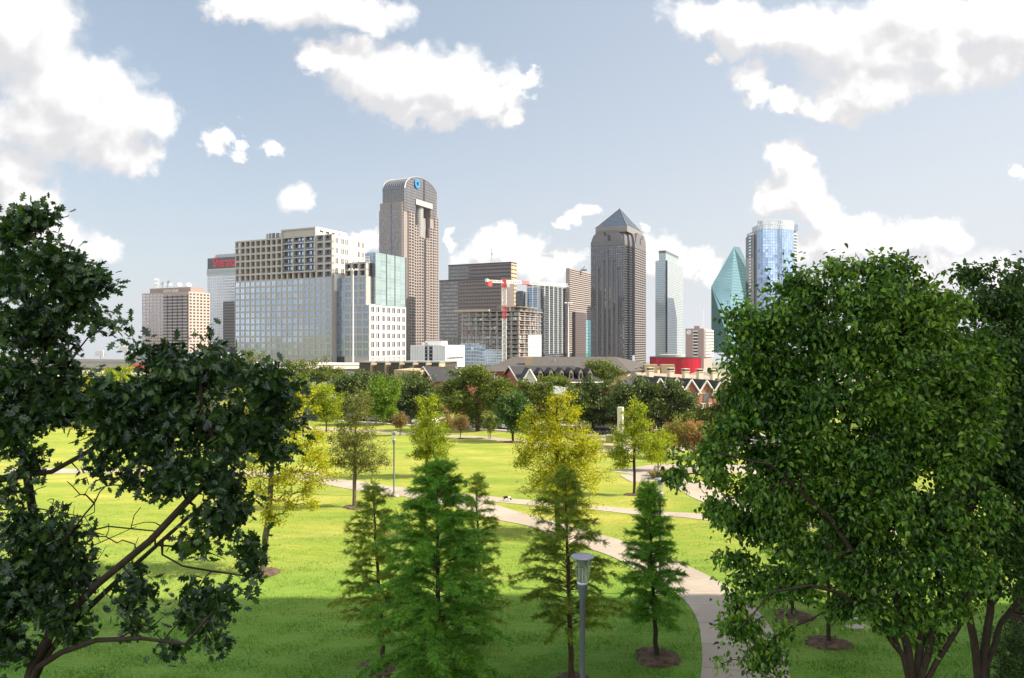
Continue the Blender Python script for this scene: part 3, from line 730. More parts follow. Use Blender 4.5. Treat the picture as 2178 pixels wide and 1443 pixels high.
    crown.obox(P, u, n, sa-.2, sb-.6, -.2, .62, zop+6.5, zap-.6, 4)             # dark slot to the top of the arch
    # inside the sky window
    inner = MB(); L.block(inner, n0+.02, n1-.02, 12.6, 13.0, 143.5, zop, 0); L.block(inner, n0+.02, n0+.3, 2.4, 12.6, 143.5, zop, 0); L.block(inner, n1-.3, n1-.02, 2.4, 12.6, 143.5, zop, 0)
    c = L.P(44, 7.5); drum.lathe([(6.4, 143.4), (6.4, zop-.4)], (c[0], c[1], 0), 28)
    for z in np.arange(145, zop, 2.6): drum.lathe([(6.5, z), (6.62, z+.2), (6.62, z+.7), (6.5, z+.9)], (c[0], c[1], 0), 28, 1)
    L.block(drum, 50, 57, 5, 12, 143.5, 160, 0); L.block(drum, 53, 61, 7, 12, 143.5, 170, 0)
    # emblem: blue octagonal ring of four wedges round a square gap
    em = MB(); ea, ez, er = L.a(886.2), L.z(391.7, L.a(886.2)), 6.1
    t = [math.radians(22.5+45*k) for k in range(8)]
    def EP(x, z, d): q = L.P(ea+x, cb0)+L.nR*d; return (q[0], q[1], ez+z)
    out8 = [(er*math.cos(a), er*math.sin(a)*1.0) for a in t]; s = 2.0
    rings = [[out8[0], out8[1], out8[2], (-s, s*1.0), (s*1.55, s)], [out8[2], out8[3], out8[4], (-s, -s), (-s, s*1.55)], [out8[4], out8[5], out8[6], (s, -s), (-s*1.55, -s)], [out8[6], out8[7], out8[0], (s, s), (s, -s*1.55)]]
    for rg in rings:
        cxx = sum(p[0] for p in rg)/len(rg); czz = sum(p[1] for p in rg)/len(rg)
        sh = [(cxx+(x-cxx)*.93, czz+(z-czz)*.93) for x, z in rg]; k = len(sh)
        em.add([EP(x, z, 0.5) for x, z in sh]+[EP(x, z, 1.9) for x, z in sh], [[i, (i+1) % k, k+(i+1) % k, k+i] for i in range(k)], 0); em.poly([EP(x, z, 1.9) for x, z in sh], 0)
    part(wall, 'wall', [M['granite']], R); part(gl, 'glazing', [M['gl_brown'], M['gl_grey'], M['gl_black']], R)
    part(crown, 'crown_wall', [M['greystone'], M['gl_grey'], plain('beam_stone', (0.40, .385, .37), .6), M['gl_grey'], M['dark']], R)
    part(vault, 'glass_vault', [M['gl_black'], M['steel']], R); part(inner, 'sky_window', [M['granite_d']], R); part(drum, 'stair_drum', [M['greystone'], M['steel']], R)
    part(em, 'emblem', [plain('emblem_blue', (0.03, 0.22, 0.50), 0.4, 0, 0.03)], R)
vault_tower()

# ------------------------------------------------------------------ 3. pink office block with rooftop dishes
def pink_office():
    L = Lot(401, 800); R = root_at(L, 'office_block', 'pinkish stone office block with satellite dishes and white sign letters on its roof')
    wall = MB(); wins = []; pent = MB(); bay = MB(); gl = MB()
    B, A = L.b(303), L.a(445.5); zt = L.z(622.5); bm = L.b(348)
    L.block(wall, 0, A, 0, B, 0, zt)
    L.block(wall, -.5, A+.5, -.5, B, zt, zt+.9)
    facade(L.left(bm, B), 0, zt, 6, 19, 1.3, 1.5, .35, wall, wins=wins)
    facade(L.right(0, A), 0, zt, 6, 19, 2.0, 1.55, .5, wall, wins=wins)
    P, u, n, wd = L.left(0.6, bm)
    for k in range(5):                                        # projecting glazed bays with pale spandrels
        a0, a1 = wd*(k+.08)/5, wd*(k+.92)/5
        bay.obox(P, u, n, a0, a1, 0, 1.2, 0, zt-2, 0)
        for j in range(19):
            z0 = j*zt/19; bay.obox(P, u, n, a0, a1, 0, 1.35, z0+.1, z0+1.5, 1)
    zp = L.z(612.5)
    L.block(pent, 6, A-4, 4, B-5, zt+.9, zp+1.5); 
    sgn = L.left(L.b(382, 6), L.b(349, 6), 6)
    # sign board letters, reading left to right towards the corner
    P, u, n, wd = sgn
    o = L.P(6, L.b(348, 6))
    text_mesh('univision', 6.9, .15, M['white'], 'sign_lettering', R, o, -L.uL, L.nL, zt+1.7, bold=.03, xs=1.02)
    Mdish = plain('dish_grey', (0.42, 0.42, 0.42), .5, .1)
    def dish(px, py, r, az):
        d = MB(); c = pt(px, py, L.Y+16); th = np.arange(14)*2*math.pi/14
        ax = np.array([math.cos(az)*.6, -.75, .55]); ax /= np.linalg.norm(ax); e1 = np.cross(ax, [0, 0, 1]); e1 /= np.linalg.norm(e1); e2 = np.cross(ax, e1)
        rr = [(0.02, -.28), (.55, -.2), (1, 0)]; V = []
        for q, h in rr: V.append(c+ax*h*r+r*q*(np.outer(np.cos(th), e1)+np.outer(np.sin(th), e2)))
        f = [[j*14+i, j*14+(i+1) % 14, (j+1)*14+(i+1) % 14, (j+1)*14+i] for j in range(2) for i in range(14)]
        d.add(np.concatenate(V), f); d.frusta([c-ax*.25*r], [[c[0], c[1]+.5, zp+1]], .25, .35, 6)
        d.frusta([c-ax*.2*r], [c+ax*.8*r], .09, .09, 4)
        part(d, 'satellite_dish', [Mdish], R, True)
    for a in ((345, 603.5, 2.6, 2.4), (355.5, 602, 3.6, 2.0), (364.5, 605, 2.4, 1), (383.5, 605.5, 3.0, .8), (403, 606, 3.0, .6)): dish(*a)
    tw = MB(); c = pt(334, 600, L.Y+14); base = zp+1.2; h = L.z(591)+.6-base
    for sx_ in (-1.6, 1.6):
        for sy_ in (-1.6, 1.6): tw.frusta([[c[0]+sx_, c[1]+sy_, base]], [[c[0]+sx_*.8, c[1]+sy_*.8, base+h]], .16, .16, 4)
    for k in range(6):
        z = base+h*k/6
        tw.frusta([[c[0]-1.6, c[1]-1.6, z], [c[0]+1.6, c[1]-1.6, z]], [[c[0]+1.5, c[1]-1.6, z+h/6], [c[0]-1.5, c[1]-1.6, z+h/6]], .1, .1, 4)
    for dx, dz in ((-1.8, .8), (1.9, .7), (1.7, .35), (-1.5, .4)): tw.lathe([(0.05, 0), (1.1, .1), (1.1, 1.0), (.05, 1.1)], (c[0]+dx, c[1]-1.7, base+h*dz), 10)
    part(tw, 'antenna_tower', [M['whitesteel']], R)
    part(wall, 'wall', [M['pinkstone']], R); part(bay, 'window_bay', [M['gl_dark'], M['pinkstone']], R); part(pent, 'penthouse', [plain('penthouse_mauve', (.27, .205, .19), .8)], R)
    put_windows(R, wins, [M['gl_dark'], M['pinkstone']], 1, fr=.2)
pink_office()

# ------------------------------------------------------------------ 4. slab hotel with striped floors and red sign
def slab_hotel():
    L = Lot(545, 900); R = root_at(L, 'hotel_tower', 'dark banded hotel slab with red serif lettering on its top, behind the beige apartment tower', 'building', 0, 20)
    wall = MB(); gl = MB(); crown = MB(); B = L.b(441.5); z1 = L.z(584, 0, 40); z2 = L.z(570, 0, 40); z3 = L.z(546.5, 0, 40)
    L.block(wall, 0, 30, 0, B, 0, z1, 1)
    P, u, n, wd = L.left(0, B)
    nr = 26
    for j in range(nr):
        z0 = z1-(j+1)*(z1-L.z(738, 0, 40))/nr; h = (z1-L.z(738, 0, 40))/nr
        wall.obox(P, u, n, 0, wd, 0, .5, z0, z0+h*.42, 0)
        gl = MB()
        for i in range(24):
            a0 = i*wd/24+.25; a1 = (i+1)*wd/24-.25
            q = [P+u*a0+n*.1, P+u*a1+n*.1]; gl.quad((*q[0], z0+h*.45), (*q[1], z0+h*.45), (*q[1], z0+h), (*q[0], z0+h), 0)
        part(gl, 'window_band', [M['gl_dark']], R)
    zb = L.z(738, 0, 40)
    wall.obox(P, u, n, 0, wd, 0, 1.0, zb-14, zb-1, 2); wall.obox(P, u, n, 4, 30, 1, 1.2, zb-13, zb-3, 3); wall.obox(P, u, n, 36, 60, 1, 1.2, zb-13, zb-3, 3)
    L.block(crown, -.6, 30, -.6, B+1, z1+.02, z2, 0); L.block(crown, -.1, 30, -.1, B, z2, z3, 1); L.block(crown, 0.5, 28, -.5, B-14, z3, z3+4.2, 2)
    P, u, n, wd = L.left(-.6, B+1, -.6)
    for i in range(40): crown.obox(P, u, n, i*wd/40, i*wd/40+.4, 0, .25, z1+2, z2-2, 2)
    mast = MB(); c = L.P(6, B-16); mast.frusta([[*c, z3+4]], [[*c, z3+9]], .4, .25, 5)
    # added darker wing standing in for the shadow on the slab
    shadow_mb = MB(); b0, b1 = 0, L.b(474.5, -12); za = L.z(642, -12, b1)
    L.block(shadow_mb, -12, 0, b0, b1, 0, za, 1); P2, u2, n2, w2 = L.left(b0, b1, -12)
    for j in range(18): shadow_mb.obox(P2, u2, n2, 0, w2, 0, .5, za-(j+1)*3.6, za-(j+1)*3.6+1.3, 0)
    o = L.P(-.1, L.b(453.5))
    text_mesh('Sheraton', 18.5, .3, plain('sign_red', (0.62, 0.03, 0.05), .5), 'sign_lettering', R, o, -L.uL, L.nL, z2+2.2, bold=.14, xs=0.70)
    dk = plain('slab_dark', (0.05, 0.055, 0.06), .5, 0, .1); lt = plain('slab_pale', (0.66, 0.67, 0.67), .6, 0, .06)
    part(wall, 'wall', [lt, dk, M['pinkstone'], M['beige']], R); part(crown, 'crown', [plain('crown_green', (0.36, 0.42, 0.42), .5), plain('crown_navy', (0.05, 0.06, 0.085), .5), M['steel']], R)
    part(mast, 'roof_mast', [M['steel']], R); part(shadow_mb, 'shadow_wing', [plain('shadow_wing_grey', (0.16, 0.165, 0.17), .5), dk], R)
slab_hotel()

# ------------------------------------------------------------------ 5. stepped brown tower with mast
def stepped_tower():
    L = Lot(1087, 820); R = root_at(L, 'office_tower', 'broad stepped brown granite tower with rooftop lattice mast, behind the red crane', 'building')
    w_ = MB(); gl = MB(); A, B = L.a(1098.6), L.b(954); zt = L.z(560); zf = L.z(590); 
    L.block(w_, 0, A, 0, B, 0, zt)
    facade(L.left(0, L.b(997)), 0, zt, 26, 24, .55, 2.5, .35, w_, gl, 0, 0, .05)
    facade(L.left(L.b(997), B), 0, zt, 12, 24, .5, 1.8, .3, w_, gl, 1, 1, .05)
    facade(L.right(0, A), 0, zt, 3, 22, 1.2, 3.2, .4, w_, gl, 2, 0, .05)
    L.block(w_, -.4, A+.3, -.3, B+.3, zt, zt+1.6, 3)
    # lower front block
    D = 34; bF0, bF1 = L.b(1066, -D), L.b(934.5, -D); z2 = L.z(594, -D, bF0)
    L.block(w_, -D, -.5, bF0, bF1, 0, z2)
    facade(L.left(bF0, L.b(974, -D), -D), 0, z2, 28, 20, .55, 2.4, .35, w_, gl, 0, 0, .05)
    facade(L.left(L.b(974, -D), bF1, -D), 0, z2, 12, 20, .5, 1.8, .3, w_, gl, 1, 1, .05)
    L.block(w_, -D-.4, -.5, bF0-.3, bF1+.3, z2, z2+1.5, 3)
    mast = MB(); c = pt(1045.5, 560, L.Y+25); zb, zm = zt+1.6, L.z(524)
    for k in range(3):
        t = k*2.094; mast.frusta([[c[0]+2*math.cos(t), c[1]+2*math.sin(t), zb]], [[c[0], c[1], zb+(zm-zb)*.6]], .25, .18, 4)
    for k in range(5):
        z = zb+(zm-zb)*.11*k; r = 2*(1-.18*k)
        mast.frusta([[c[0]-r, c[1], z]], [[c[0]+r*.8, c[1], z+2]], .15, .15, 4)
    mast.frusta([[c[0], c[1], zb+(zm-zb)*.55]], [[c[0], c[1], zm]], .35, .22, 5); mast.box(c[0]+.3, c[0]+1.6, c[1]-.5, c[1]+.5, zb+(zm-zb)*.62, zb+(zm-zb)*.70); mast.box(c[0]-1.2, c[0]+1.2, c[1]-.2, c[1]+.2, zm-.5, zm)
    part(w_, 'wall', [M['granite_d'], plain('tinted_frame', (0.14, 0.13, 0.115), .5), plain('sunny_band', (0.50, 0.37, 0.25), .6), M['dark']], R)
    part(gl, 'glazing', [M['gl_brown'], M['gl_grey']], R); part(mast, 'roof_mast', [M['steel']], R)
    # small dark block between
    L2_ = Lot(1113, 700); S = root_at(L2_, 'office_block', 'small dark grey block between the stepped brown tower and the white striped tower')
    m = MB(); g2 = MB(); L2_.block(m, 0, L2_.a(1118), 0, L2_.b(1097), 0, L2_.z(621)); facade(L2_.left(0, L2_.b(1097)), 0, L2_.z(621), 4, 22, .5, .9, .3, m, g2)
    L2_.block(m, .5, 3, 1, L2_.b(1099), L2_.z(621), L2_.z(619))
    part(m, 'wall', [plain('block_dark', (0.10, 0.10, 0.11), .6)], S); part(g2, 'glazing', [M['gl_black']], S)
stepped_tower()

# ------------------------------------------------------------------ 6. white striped tower
def striped_tower():
    L = Lot(1146, 700); R = root_at(L, 'office_tower', 'grey blue glass tower with white vertical fins and flat roof, right of the concrete frame')
    m = MB(); gl = MB(); A, B = L.a(1204), L.b(1120); zt = L.z(605.5)
    L.block(m, 0, A, 0, B, 0, zt, 1)
    facade(L.right(0, A), 0, zt-1, 24, 30, 0, .9, .25, m, gl, 2, 0, .06)
    facade(L.left(0, B), 0, zt-1, 9, 30, 0, .8, .25, m, gl, 2, 1, .06)
    P, u, n, wd = L.right(0, A)
    for k in range(7):
        c = wd*(k+.04)/6.3; m.obox(P, u, n, c, c+1.15, 0, 1.1, 0, zt, 0)
    P, u, n, wd = L.left(0, B)
    for c in (0, wd*.42, wd-1.2): m.obox(P, u, n, c, c+1.1, 0, 1.0, 0, zt, 0)
    L.block(m, -.6, A, -.6, B, zt, zt+1.0, 3); L.block(m, 4, A-5, 4, B-4, zt+1, zt+3, 3)
    P, u, n, wd = L.left(0, B); m.obox(P, u, n, 0, wd, .2, 1.05, zt-3.0, zt-1.8, 0)
    part(m, 'wall', [M['whitesteel'], M['dark'], plain('spandrel_blue', (0.12, 0.145, 0.18), .4), M['steel']], R); part(gl, 'glazing', [M['gl_grey'], M['gl_sky']], R)
striped_tower()

# ------------------------------------------------------------------ 7. brown banded tower with aqua strip
def banded_tower():
    L = Lot(1211, 760); R = root_at(L, 'office_tower', 'brown banded office tower with aqua glass strip, left of the pyramid tower')
    m = MB(); gl = MB(); A, B = L.a(1262), L.b(1204); zt = L.z(573)
    L.block(m, 0, A, 0, B, 0, zt, 1)
    P, u, n, wd = L.right(0, A); nr = 40
    for j in range(nr):
        z0 = j*zt/nr; m.obox(P, u, n, 0, wd, 0, .4, z0, z0+zt/nr*.55, 0)
        q = [P+n*.1, P+u*wd+n*.1]; gl.quad((*q[0], z0+zt/nr*.55), (*q[1], z0+zt/nr*.55), (*q[1], z0+zt/nr), (*q[0], z0+zt/nr), 0)
    facade(L.left(0, B), 0, zt, 3, nr, .8, 1.0, .35, m, gl, 2, 1, .05)
    L.block(m, -.3, A, -.3, B, zt, zt+1.2, 0)
    a0 = L.a(1241, -.5); L.block(gl, a0, A+2, -2.5, 0, 0, L.z(680, a0), 2)
    for j in range(22): P2, u2, n2, w2 = L.right(a0, A+2, -2.5); m.obox(P2, u2, n2, 0, w2, 0, .15, j*L.z(680, a0)/22, j*L.z(680, a0)/22+.3, 3)
    L.block(m, L.a(1217), a0-.5, -3.6, -.01, 0, L.z(664, L.a(1217)), 4)                # added dark block standing in for the shadow on the lower floors
    P2, u2, n2, w2 = L.right(L.a(1217), a0-.5, -3.6)
    for j in range(22): m.obox(P2, u2, n2, 0, w2, 0, .25, j*2.2, j*2.2+.9, 5)
    top = MB(); c = pt(1242, 571, L.Y+30); top.box(c[0]-3, c[0]+3, c[1]-2, c[1]+2, zt+1.2, zt+2.6); top.frusta([[c[0]-1, c[1], zt+2], [c[0]+2, c[1], zt+2]], [[c[0]+1.5, c[1], zt+7], [c[0]-1, c[1], zt+5.5]], .2, .15, 4)
    top.frusta([[c[0]-4, c[1], zt+1.5]], [[c[0]+1, c[1], zt+6.5]], .2, .2, 4)
    part(m, 'wall', [M['brownband'], M['dark'], M['pinkstone'], M['whitesteel'], plain('shadow_plum_dark', (0.075, 0.06, 0.065), .5), plain('shadow_plum', (0.13, 0.10, 0.105), .5)], R)
    part(gl, 'glazing', [M['gl_brown'], M['gl_grey'], M['gl_aqua']], R); part(top, 'roof_plant', [plain('plant_green', (.10, .16, .14), .6)], R)
banded_tower()

# ------------------------------------------------------------------ 8. pyramid-topped tower
def pyramid_tower():
    L = Lot(1338.5, 640); R = root_at(L, 'office_tower', 'grey granite skyscraper with notched corners and dark glass pyramid roof')
    m = MB(); gl = MB(); top = MB(); pyr = MB()
    A, B = L.a(1375), L.b(1257); zs = L.z(511.5); cut = L.b(1328.5); ac = L.a(1350)
    foot = [L.P(ac, 0), L.P(A-3, 0), L.P(A, 3), L.P(A, B), L.P(0, B), L.P(0, cut), L.P(ac*.55, cut), L.P(ac*.55, cut*.55), L.P(ac, cut*.55)]
    m.prism(foot, 0, zs, 0)
    facade(L.left(cut, B), 0, zs-4, 15, 46, .75, .65, .30, m, gl, 0, 0, .06)
    facade(L.right(ac, A-3), 0, zs-4, 5, 46, .55, 1.2, .30, m, gl, 2, 1, .06)
    P, u, n, wd = L.left(cut, B)
    for c in (.22, .36, .50, .64, .80):                                  # vertical bays with little capitals
        m.obox(P, u, n, wd*c-1.0, wd*c+1.0, .1, 1.3, 0, zs-(17 if c in (.36, .64) else 8 if c == .5 else 24), 1); m.obox(P, u, n, wd*c-1.9, wd*c+1.9, .1, 1.8, zs-(18 if c in (.36, .64) else 9 if c == .5 else 25), zs-(16.5 if c in (.36, .64) else 7.5 if c == .5 else 23.5), 1)
    for q0, u_, n_, wd in ((L.P(0, cut), L.uR, -L.uL, ac*.55), (L.P(ac*.55, cut*.55), L.uL, -L.uR, cut*.45), (L.P(ac*.55, cut*.55), L.uR, -L.uL, ac*.45)):
        facade((q0, u_, n_, wd), 0, zs-2, 2, 46, .25, .5, .2, m, gl, 1, 2, .06)
    m.prism([q+(q-L.P(A/2, B/2))*.008 for q in foot], zs-3.5, zs+.6, 1)
    # shoulders: curved-in upper storeys
    def ring(k, z): return [(*(L.P(A/2, B/2)+(q-L.P(A/2, B/2))*k), z) for q in foot]
    z1 = L.z(489); z2 = L.z(478)
    prof = [(0.985, zs+.6), (0.965, zs+(z1-zs)*.35), (0.91, zs+(z1-zs)*.7), (0.80, z1)]
    k_ = len(foot)
    for (k0, q0), (k1, q1) in zip(prof[:-1], prof[1:]):
        v = ring(k0, q0)+ring(k1, q1); top.add(v, [[i, (i+1) % k_, k_+(i+1) % k_, k_+i] for i in range(k_)], 0)
    top.poly(ring(.80, z1), 0)
    # gabled screen walls on each side
    for P, u, n, wd in (L.left(cut, B), L.right(ac, A)):
        x0, x1 = wd*.06, wd*.94
        prf = [(x0, zs), (x1, zs), (x1-wd*.03, zs+(z1-zs)*.45), (x1-wd*.16, z1+.6), (x0+wd*.16, z1+.6), (x0+wd*.03, zs+(z1-zs)*.45)]
        f_ = [(*(P+u*a+n*.25), z) for a, z in prf]; b_ = [(*(P+u*a-n*4), z) for a, z in prf]
        top.poly(f_, 0); top.add(f_+b_, [[i, (i+1) % 6, 6+(i+1) % 6, 6+i] for i in range(6)], 0)
        h = z1-zs
        for a, z0, zt_, w_ in ((.45, .06, .30, .045), (.45, .30, .62, .03), (.58, .60, .92, .03)): top.obox(P, u, n, wd*a-wd*w_, wd*a+wd*w_, .2, .45, zs+h*z0, zs+h*zt_, 2)
        top.obox(P, u, n, wd*.44, wd*.60, .2, .42, zs+h*.58, zs+h*.64, 2)
        for z in np.arange(.15, 1, .14): top.obox(P, u, n, x0+wd*.04, x1-wd*.04, .2, .33, zs+h*z*.7, zs+h*z*.7+.25, 3)
    pa, pb = L.a(1366, 4)-L.a(1338, 4), L.b(1273)
    bl = L.rect(2.2, A*.93, 2.6, B*.90); top.prism(bl, z1-1, z2, 3)
    ap = pt(1316, 442.5, 640); zb = z2
    c = np.mean(bl, 0); apx = (c[0], c[1], CZ+(CY-443)/F*c[1])
    for i in range(4):
        p, q = bl[i], bl[(i+1) % 4]; N = 14
        for j in range(N):
            t0, t1 = j/N, (j+1)/N
            f = lambda s_, t: tuple(np.array([*s_, zb])*(1-t)+np.array(apx)*t)
            if t1 < .999: pyr.poly([f(p, t0), f(q, t0), f(q, t1), f(p, t1)], 0)
            else: pyr.poly([f(p, t0), f(q, t0), apx], 0)
            if j: pyr.frusta([f(p, t0)], [f(q, t0)], .10, .10, 4, 1)
        pyr.frusta([(*p, zb)], [apx], .45, .2, 5, 1)
    pyr.frusta([apx], [(apx[0], apx[1], apx[2]+2)], .2, .1, 4, 1)
    g1 = plain('granite_plum', (0.098, 0.096, 0.110), .45, 0, .05); g2 = plain('granite_grey', (0.125, 0.122, 0.138), .5, 0, .05); g3 = plain('granite_pale', (0.20, 0.185, 0.185), .5, 0, .05)
    part(m, 'wall', [g1, g2, g3], R); part(gl, 'glazing', [M['gl_grey'], M['gl_brown'], M['gl_black']], R); part(top, 'shoulder', [g2, g1, M['dark'], g3], R)
    part(pyr, 'pyramid_roof', [glass('pyramid_glass', (0.05, 0.065, 0.09), (.40, .48, .58), .35, .06, .004), M['steel']], R)
pyramid_tower()

# ------------------------------------------------------------------ 9. silver glass tower
def silver_tower():
    L = Lot(1419, 800); R = root_at(L, 'office_tower', 'slim silver glass tower with dark roof cap and narrower top floors', 'building')
    m = MB(); gl = MB(); A, B = L.a(1453), L.b(1394); zt = L.z(554); z2 = L.z(532)
    L.block(m, 0, A, 0, B, 0, zt, 0)
    facade(L.right(1.6, A), 0, zt, 12, 52, .12, .35, .12, m, gl, 1, 0, .06)
    facade(L.left(1.8, B), 0, zt, 12, 52, .12, .35, .12, m, gl, 1, 1, .06)
    P, u, n, wd = L.right(0, 1.6); gl.obox(P, u, n, 0, 1.6, 0, .06, 0, zt, 2)
    P, u, n, wd = L.left(0, 1.8); gl.obox(P, u, n, 0, 1.8, 0, .06, 0, zt, 2)
    L.block(m, 3, L.a(1447), 2.4, L.b(1400), zt, z2-3, 0)
    facade(L.right(3, L.a(1447), 2.4), zt, z2-3, 10, 6, .12, .35, .12, m, gl, 1, 0, .06); facade(L.left(2.4, L.b(1400), 3), zt, z2-3, 9, 6, .12, .35, .12, m, gl, 1, 1, .06)
    cap = MB(); L.block(cap, 2.8, L.a(1447)+.2, 2.2, L.b(1400)+.2, z2-3, z2)
    part(m, 'wall', [M['steel'], plain('silver_line', (0.42, 0.46, 0.48), .4, .2)], R)
    part(gl, 'glazing', [M['gl_silver'], glass('silver_shade', (0.30, 0.36, 0.41), (.60, .70, .78), .3, .06, .01), M['gl_black']], R); part(cap, 'roof_cap', [plain('cap_green', (0.10, 0.14, 0.15), .5)], R)
silver_tower()

# ------------------------------------------------------------------ 10. hotel block with disc emblem
def pink_hotel():
    L = Lot(1497, 600); R = root_at(L, 'hotel_block', 'pinkish brown hotel block with white disc on its wall and stacked white balconies')
    m = MB(); bal = MB(); gl = MB(); A, B = L.a(1514), L.b(1458); zt = L.z(699)
    L.block(m, 0, A, 0, B, 0, zt); L.block(m, .5, 4, L.b(1488), L.b(1476), zt, zt+2.2)
    P, u, n, wd = L.left(0, B); c0, c1 = L.b(1484), L.b(1475)
    gl.obox(P, u, n, c0, c1, 0, .08, 0, zt-1.5, 0)
    for j in range(9):
        bal = MB(); bal.obox(P, u, n, c0-.3, c1+.3, 0, 1.2, j*zt/9, j*zt/9+.9, 0); part(bal, 'balcony', [M['white']], R)
    part(gl, 'glazing', [M['gl_dark']], R); gl = MB(); bal = MB()
    P, u, n, wd = L.right(1.5, A)
    gl.obox(P, u, n, 0, wd, 0, .08, 0, zt-2, 0)
    for j in range(9): bal.obox(P, u, n, 0, wd, 0, 1.6, j*zt/9, j*zt/9+1.1, 0)
    for k in range(5): bal.obox(P, u, n, k*wd/4-.2, k*wd/4+.2, 0, 1.5, 0, zt-1, 0)
    d = MB(); c = L.P(0, L.b(1465)); zc_ = L.z(707, 0, L.b(1465)); th = np.arange(20)*2*math.pi/20
    def DP(r, t, o): q = c+L.uL*r*math.cos(t)+L.nL*o; return (q[0], q[1], zc_+r*math.sin(t))
    d.add([DP(1.9, t, 0) for t in th]+[DP(1.9, t, .25) for t in th], [[i, (i+1) % 20, 20+(i+1) % 20, 20+i] for i in range(20)]); d.poly([DP(1.9, t, .25) for t in th])
    dk = [DP(r, t, .30) for r, t in ((1.3, 4.2), (1.0, 3.6), (1.3, 1.0), (1.45, .6))]; d.poly(dk, 1)
    part(m, 'wall', [plain('mauve_brick', (0.36, 0.255, 0.235), .8, 0, .05)], R); part(bal, 'side_balcony', [M['white']], R); part(gl, 'glazing', [M['gl_dark']], R); part(d, 'disc_emblem', [M['white'], M['steel']], R)
    # slender lattice antenna behind
    c = pt(1495.7, 700, 640); z0, z1 = zt-1, CZ+(CY-657)/F*640
    Rm = thing('lattice_mast', 'thin white lattice antenna mast rising above the pinkish hotel block', 'mast', (c[0], c[1], 0)); lm = MB()
    for k in range(3):
        t = 2.094*k; lm.frusta([[c[0]+.9*math.cos(t), c[1]+.9*math.sin(t), 0]], [[c[0]+.5*math.cos(t), c[1]+.5*math.sin(t), z1]], .10, .08, 4)
    for k in range(24):
        z = z1*k/24; lm.frusta([[c[0]-.8, c[1], z]], [[c[0]+.8, c[1], z+z1/24]], .06, .06, 4)
    lm2 = MB(); lm2.frusta([[c[0]-.9, c[1], z1-2]], [[c[0]-.9, c[1], z1+2]], .06, .06, 4)
    part(lm, 'lattice', [M['whitesteel']], Rm); part(lm2, 'whip_aerial', [M['steel']], Rm)
pink_hotel()

# ------------------------------------------------------------------ 11. green prism tower
def prism_tower():
    Y0 = 780; R = thing('office_tower', 'sea green glass prism tower with sharply sloping pointed top', 'building', (*pt(1560, 0, Y0)[:2], 0))
    s = MB()
    def q(px, py, dY): return tuple(pt(px, py, Y0+dY))
    zl = lambda px, dY: (*pt(px, 0, Y0+dY)[:2], 0.0)
    A_ = q(1561, 524.5, 18); B_ = q(1573, 526, 44); Ls = q(1512.8, 610, 0); Rs = q(1605, 602, 22); Rb = q(1609, 602, 60); Lb = q(1530, 610, 62)
    l0, r0 = zl(1512.8, 0), zl(1605, 22)
    cr = q(1560, 700, 6); crd = (cr[0], cr[1], 0)
    # one facet leans in below the left shoulder
    m1 = q(1552, 690, 5)
    faces = [([Ls, A_, Rs, r0, zl(1558, 3), m1], 0), ([Ls, m1, zl(1558, 3), l0], 0), ([A_, B_, Rb, Rs], 2), ([Rs, Rb, zl(1609, 60), r0], 2), ([A_, Ls, Lb, B_], 1), ([Ls, l0, zl(1530, 62), Lb], 1)]
    for f, mi in faces: s.poly(f, mi)
    gr = MB()
    for z in np.arange(4, 112, 3.3):                          # floor lines follow the front plane
        def on(px0, d0, px1, d1, t): return pt(px0+(px1-px0)*t, 0, Y0+d0+(d1-d0)*t)[:2]
        zL, zR, zA = Ls[2], Rs[2], A_[2]
        def edge(zv, e0, e1): t = (zv-e0[2])/(e1[2]-e0[2]); return np.array(e0)+(np.array(e1)-np.array(e0))*t
        if z < zA-1:
            p = edge(z, Ls, A_) if z > zL else np.array([Ls[0], Ls[1], z]); r_ = edge(z, Rs, A_) if z > zR else np.array([Rs[0], Rs[1], z])
            gr.frusta([p+[0, -.1, 0]], [r_+[0, -.1, 0]], .13, .13, 4)
    gr.frusta([A_, A_], [Ls, Rs], .35, .35, 4, 1)
    cre = MB(); cre.frusta([Ls], [m1], .2, 1.1, 4)
    part(s, 'glass_shell', [M['gl_green'], glass('deep_green_glass', (.02, .09, .11), (.2, .42, .45), .4, .03, .004), glass('pale_green_glass', (.14, .25, .26), (.50, .66, .68), .45, .03, .004)], R)
    part(gr, 'floor_line', [plain('green_line', (.08, .20, .21), .4), plain('green_edge', (.30, .45, .40), .4)], R); part(cre, 'dark_crease', [plain('crease_green', (.03, .075, .09), .4)], R)
prism_tower()

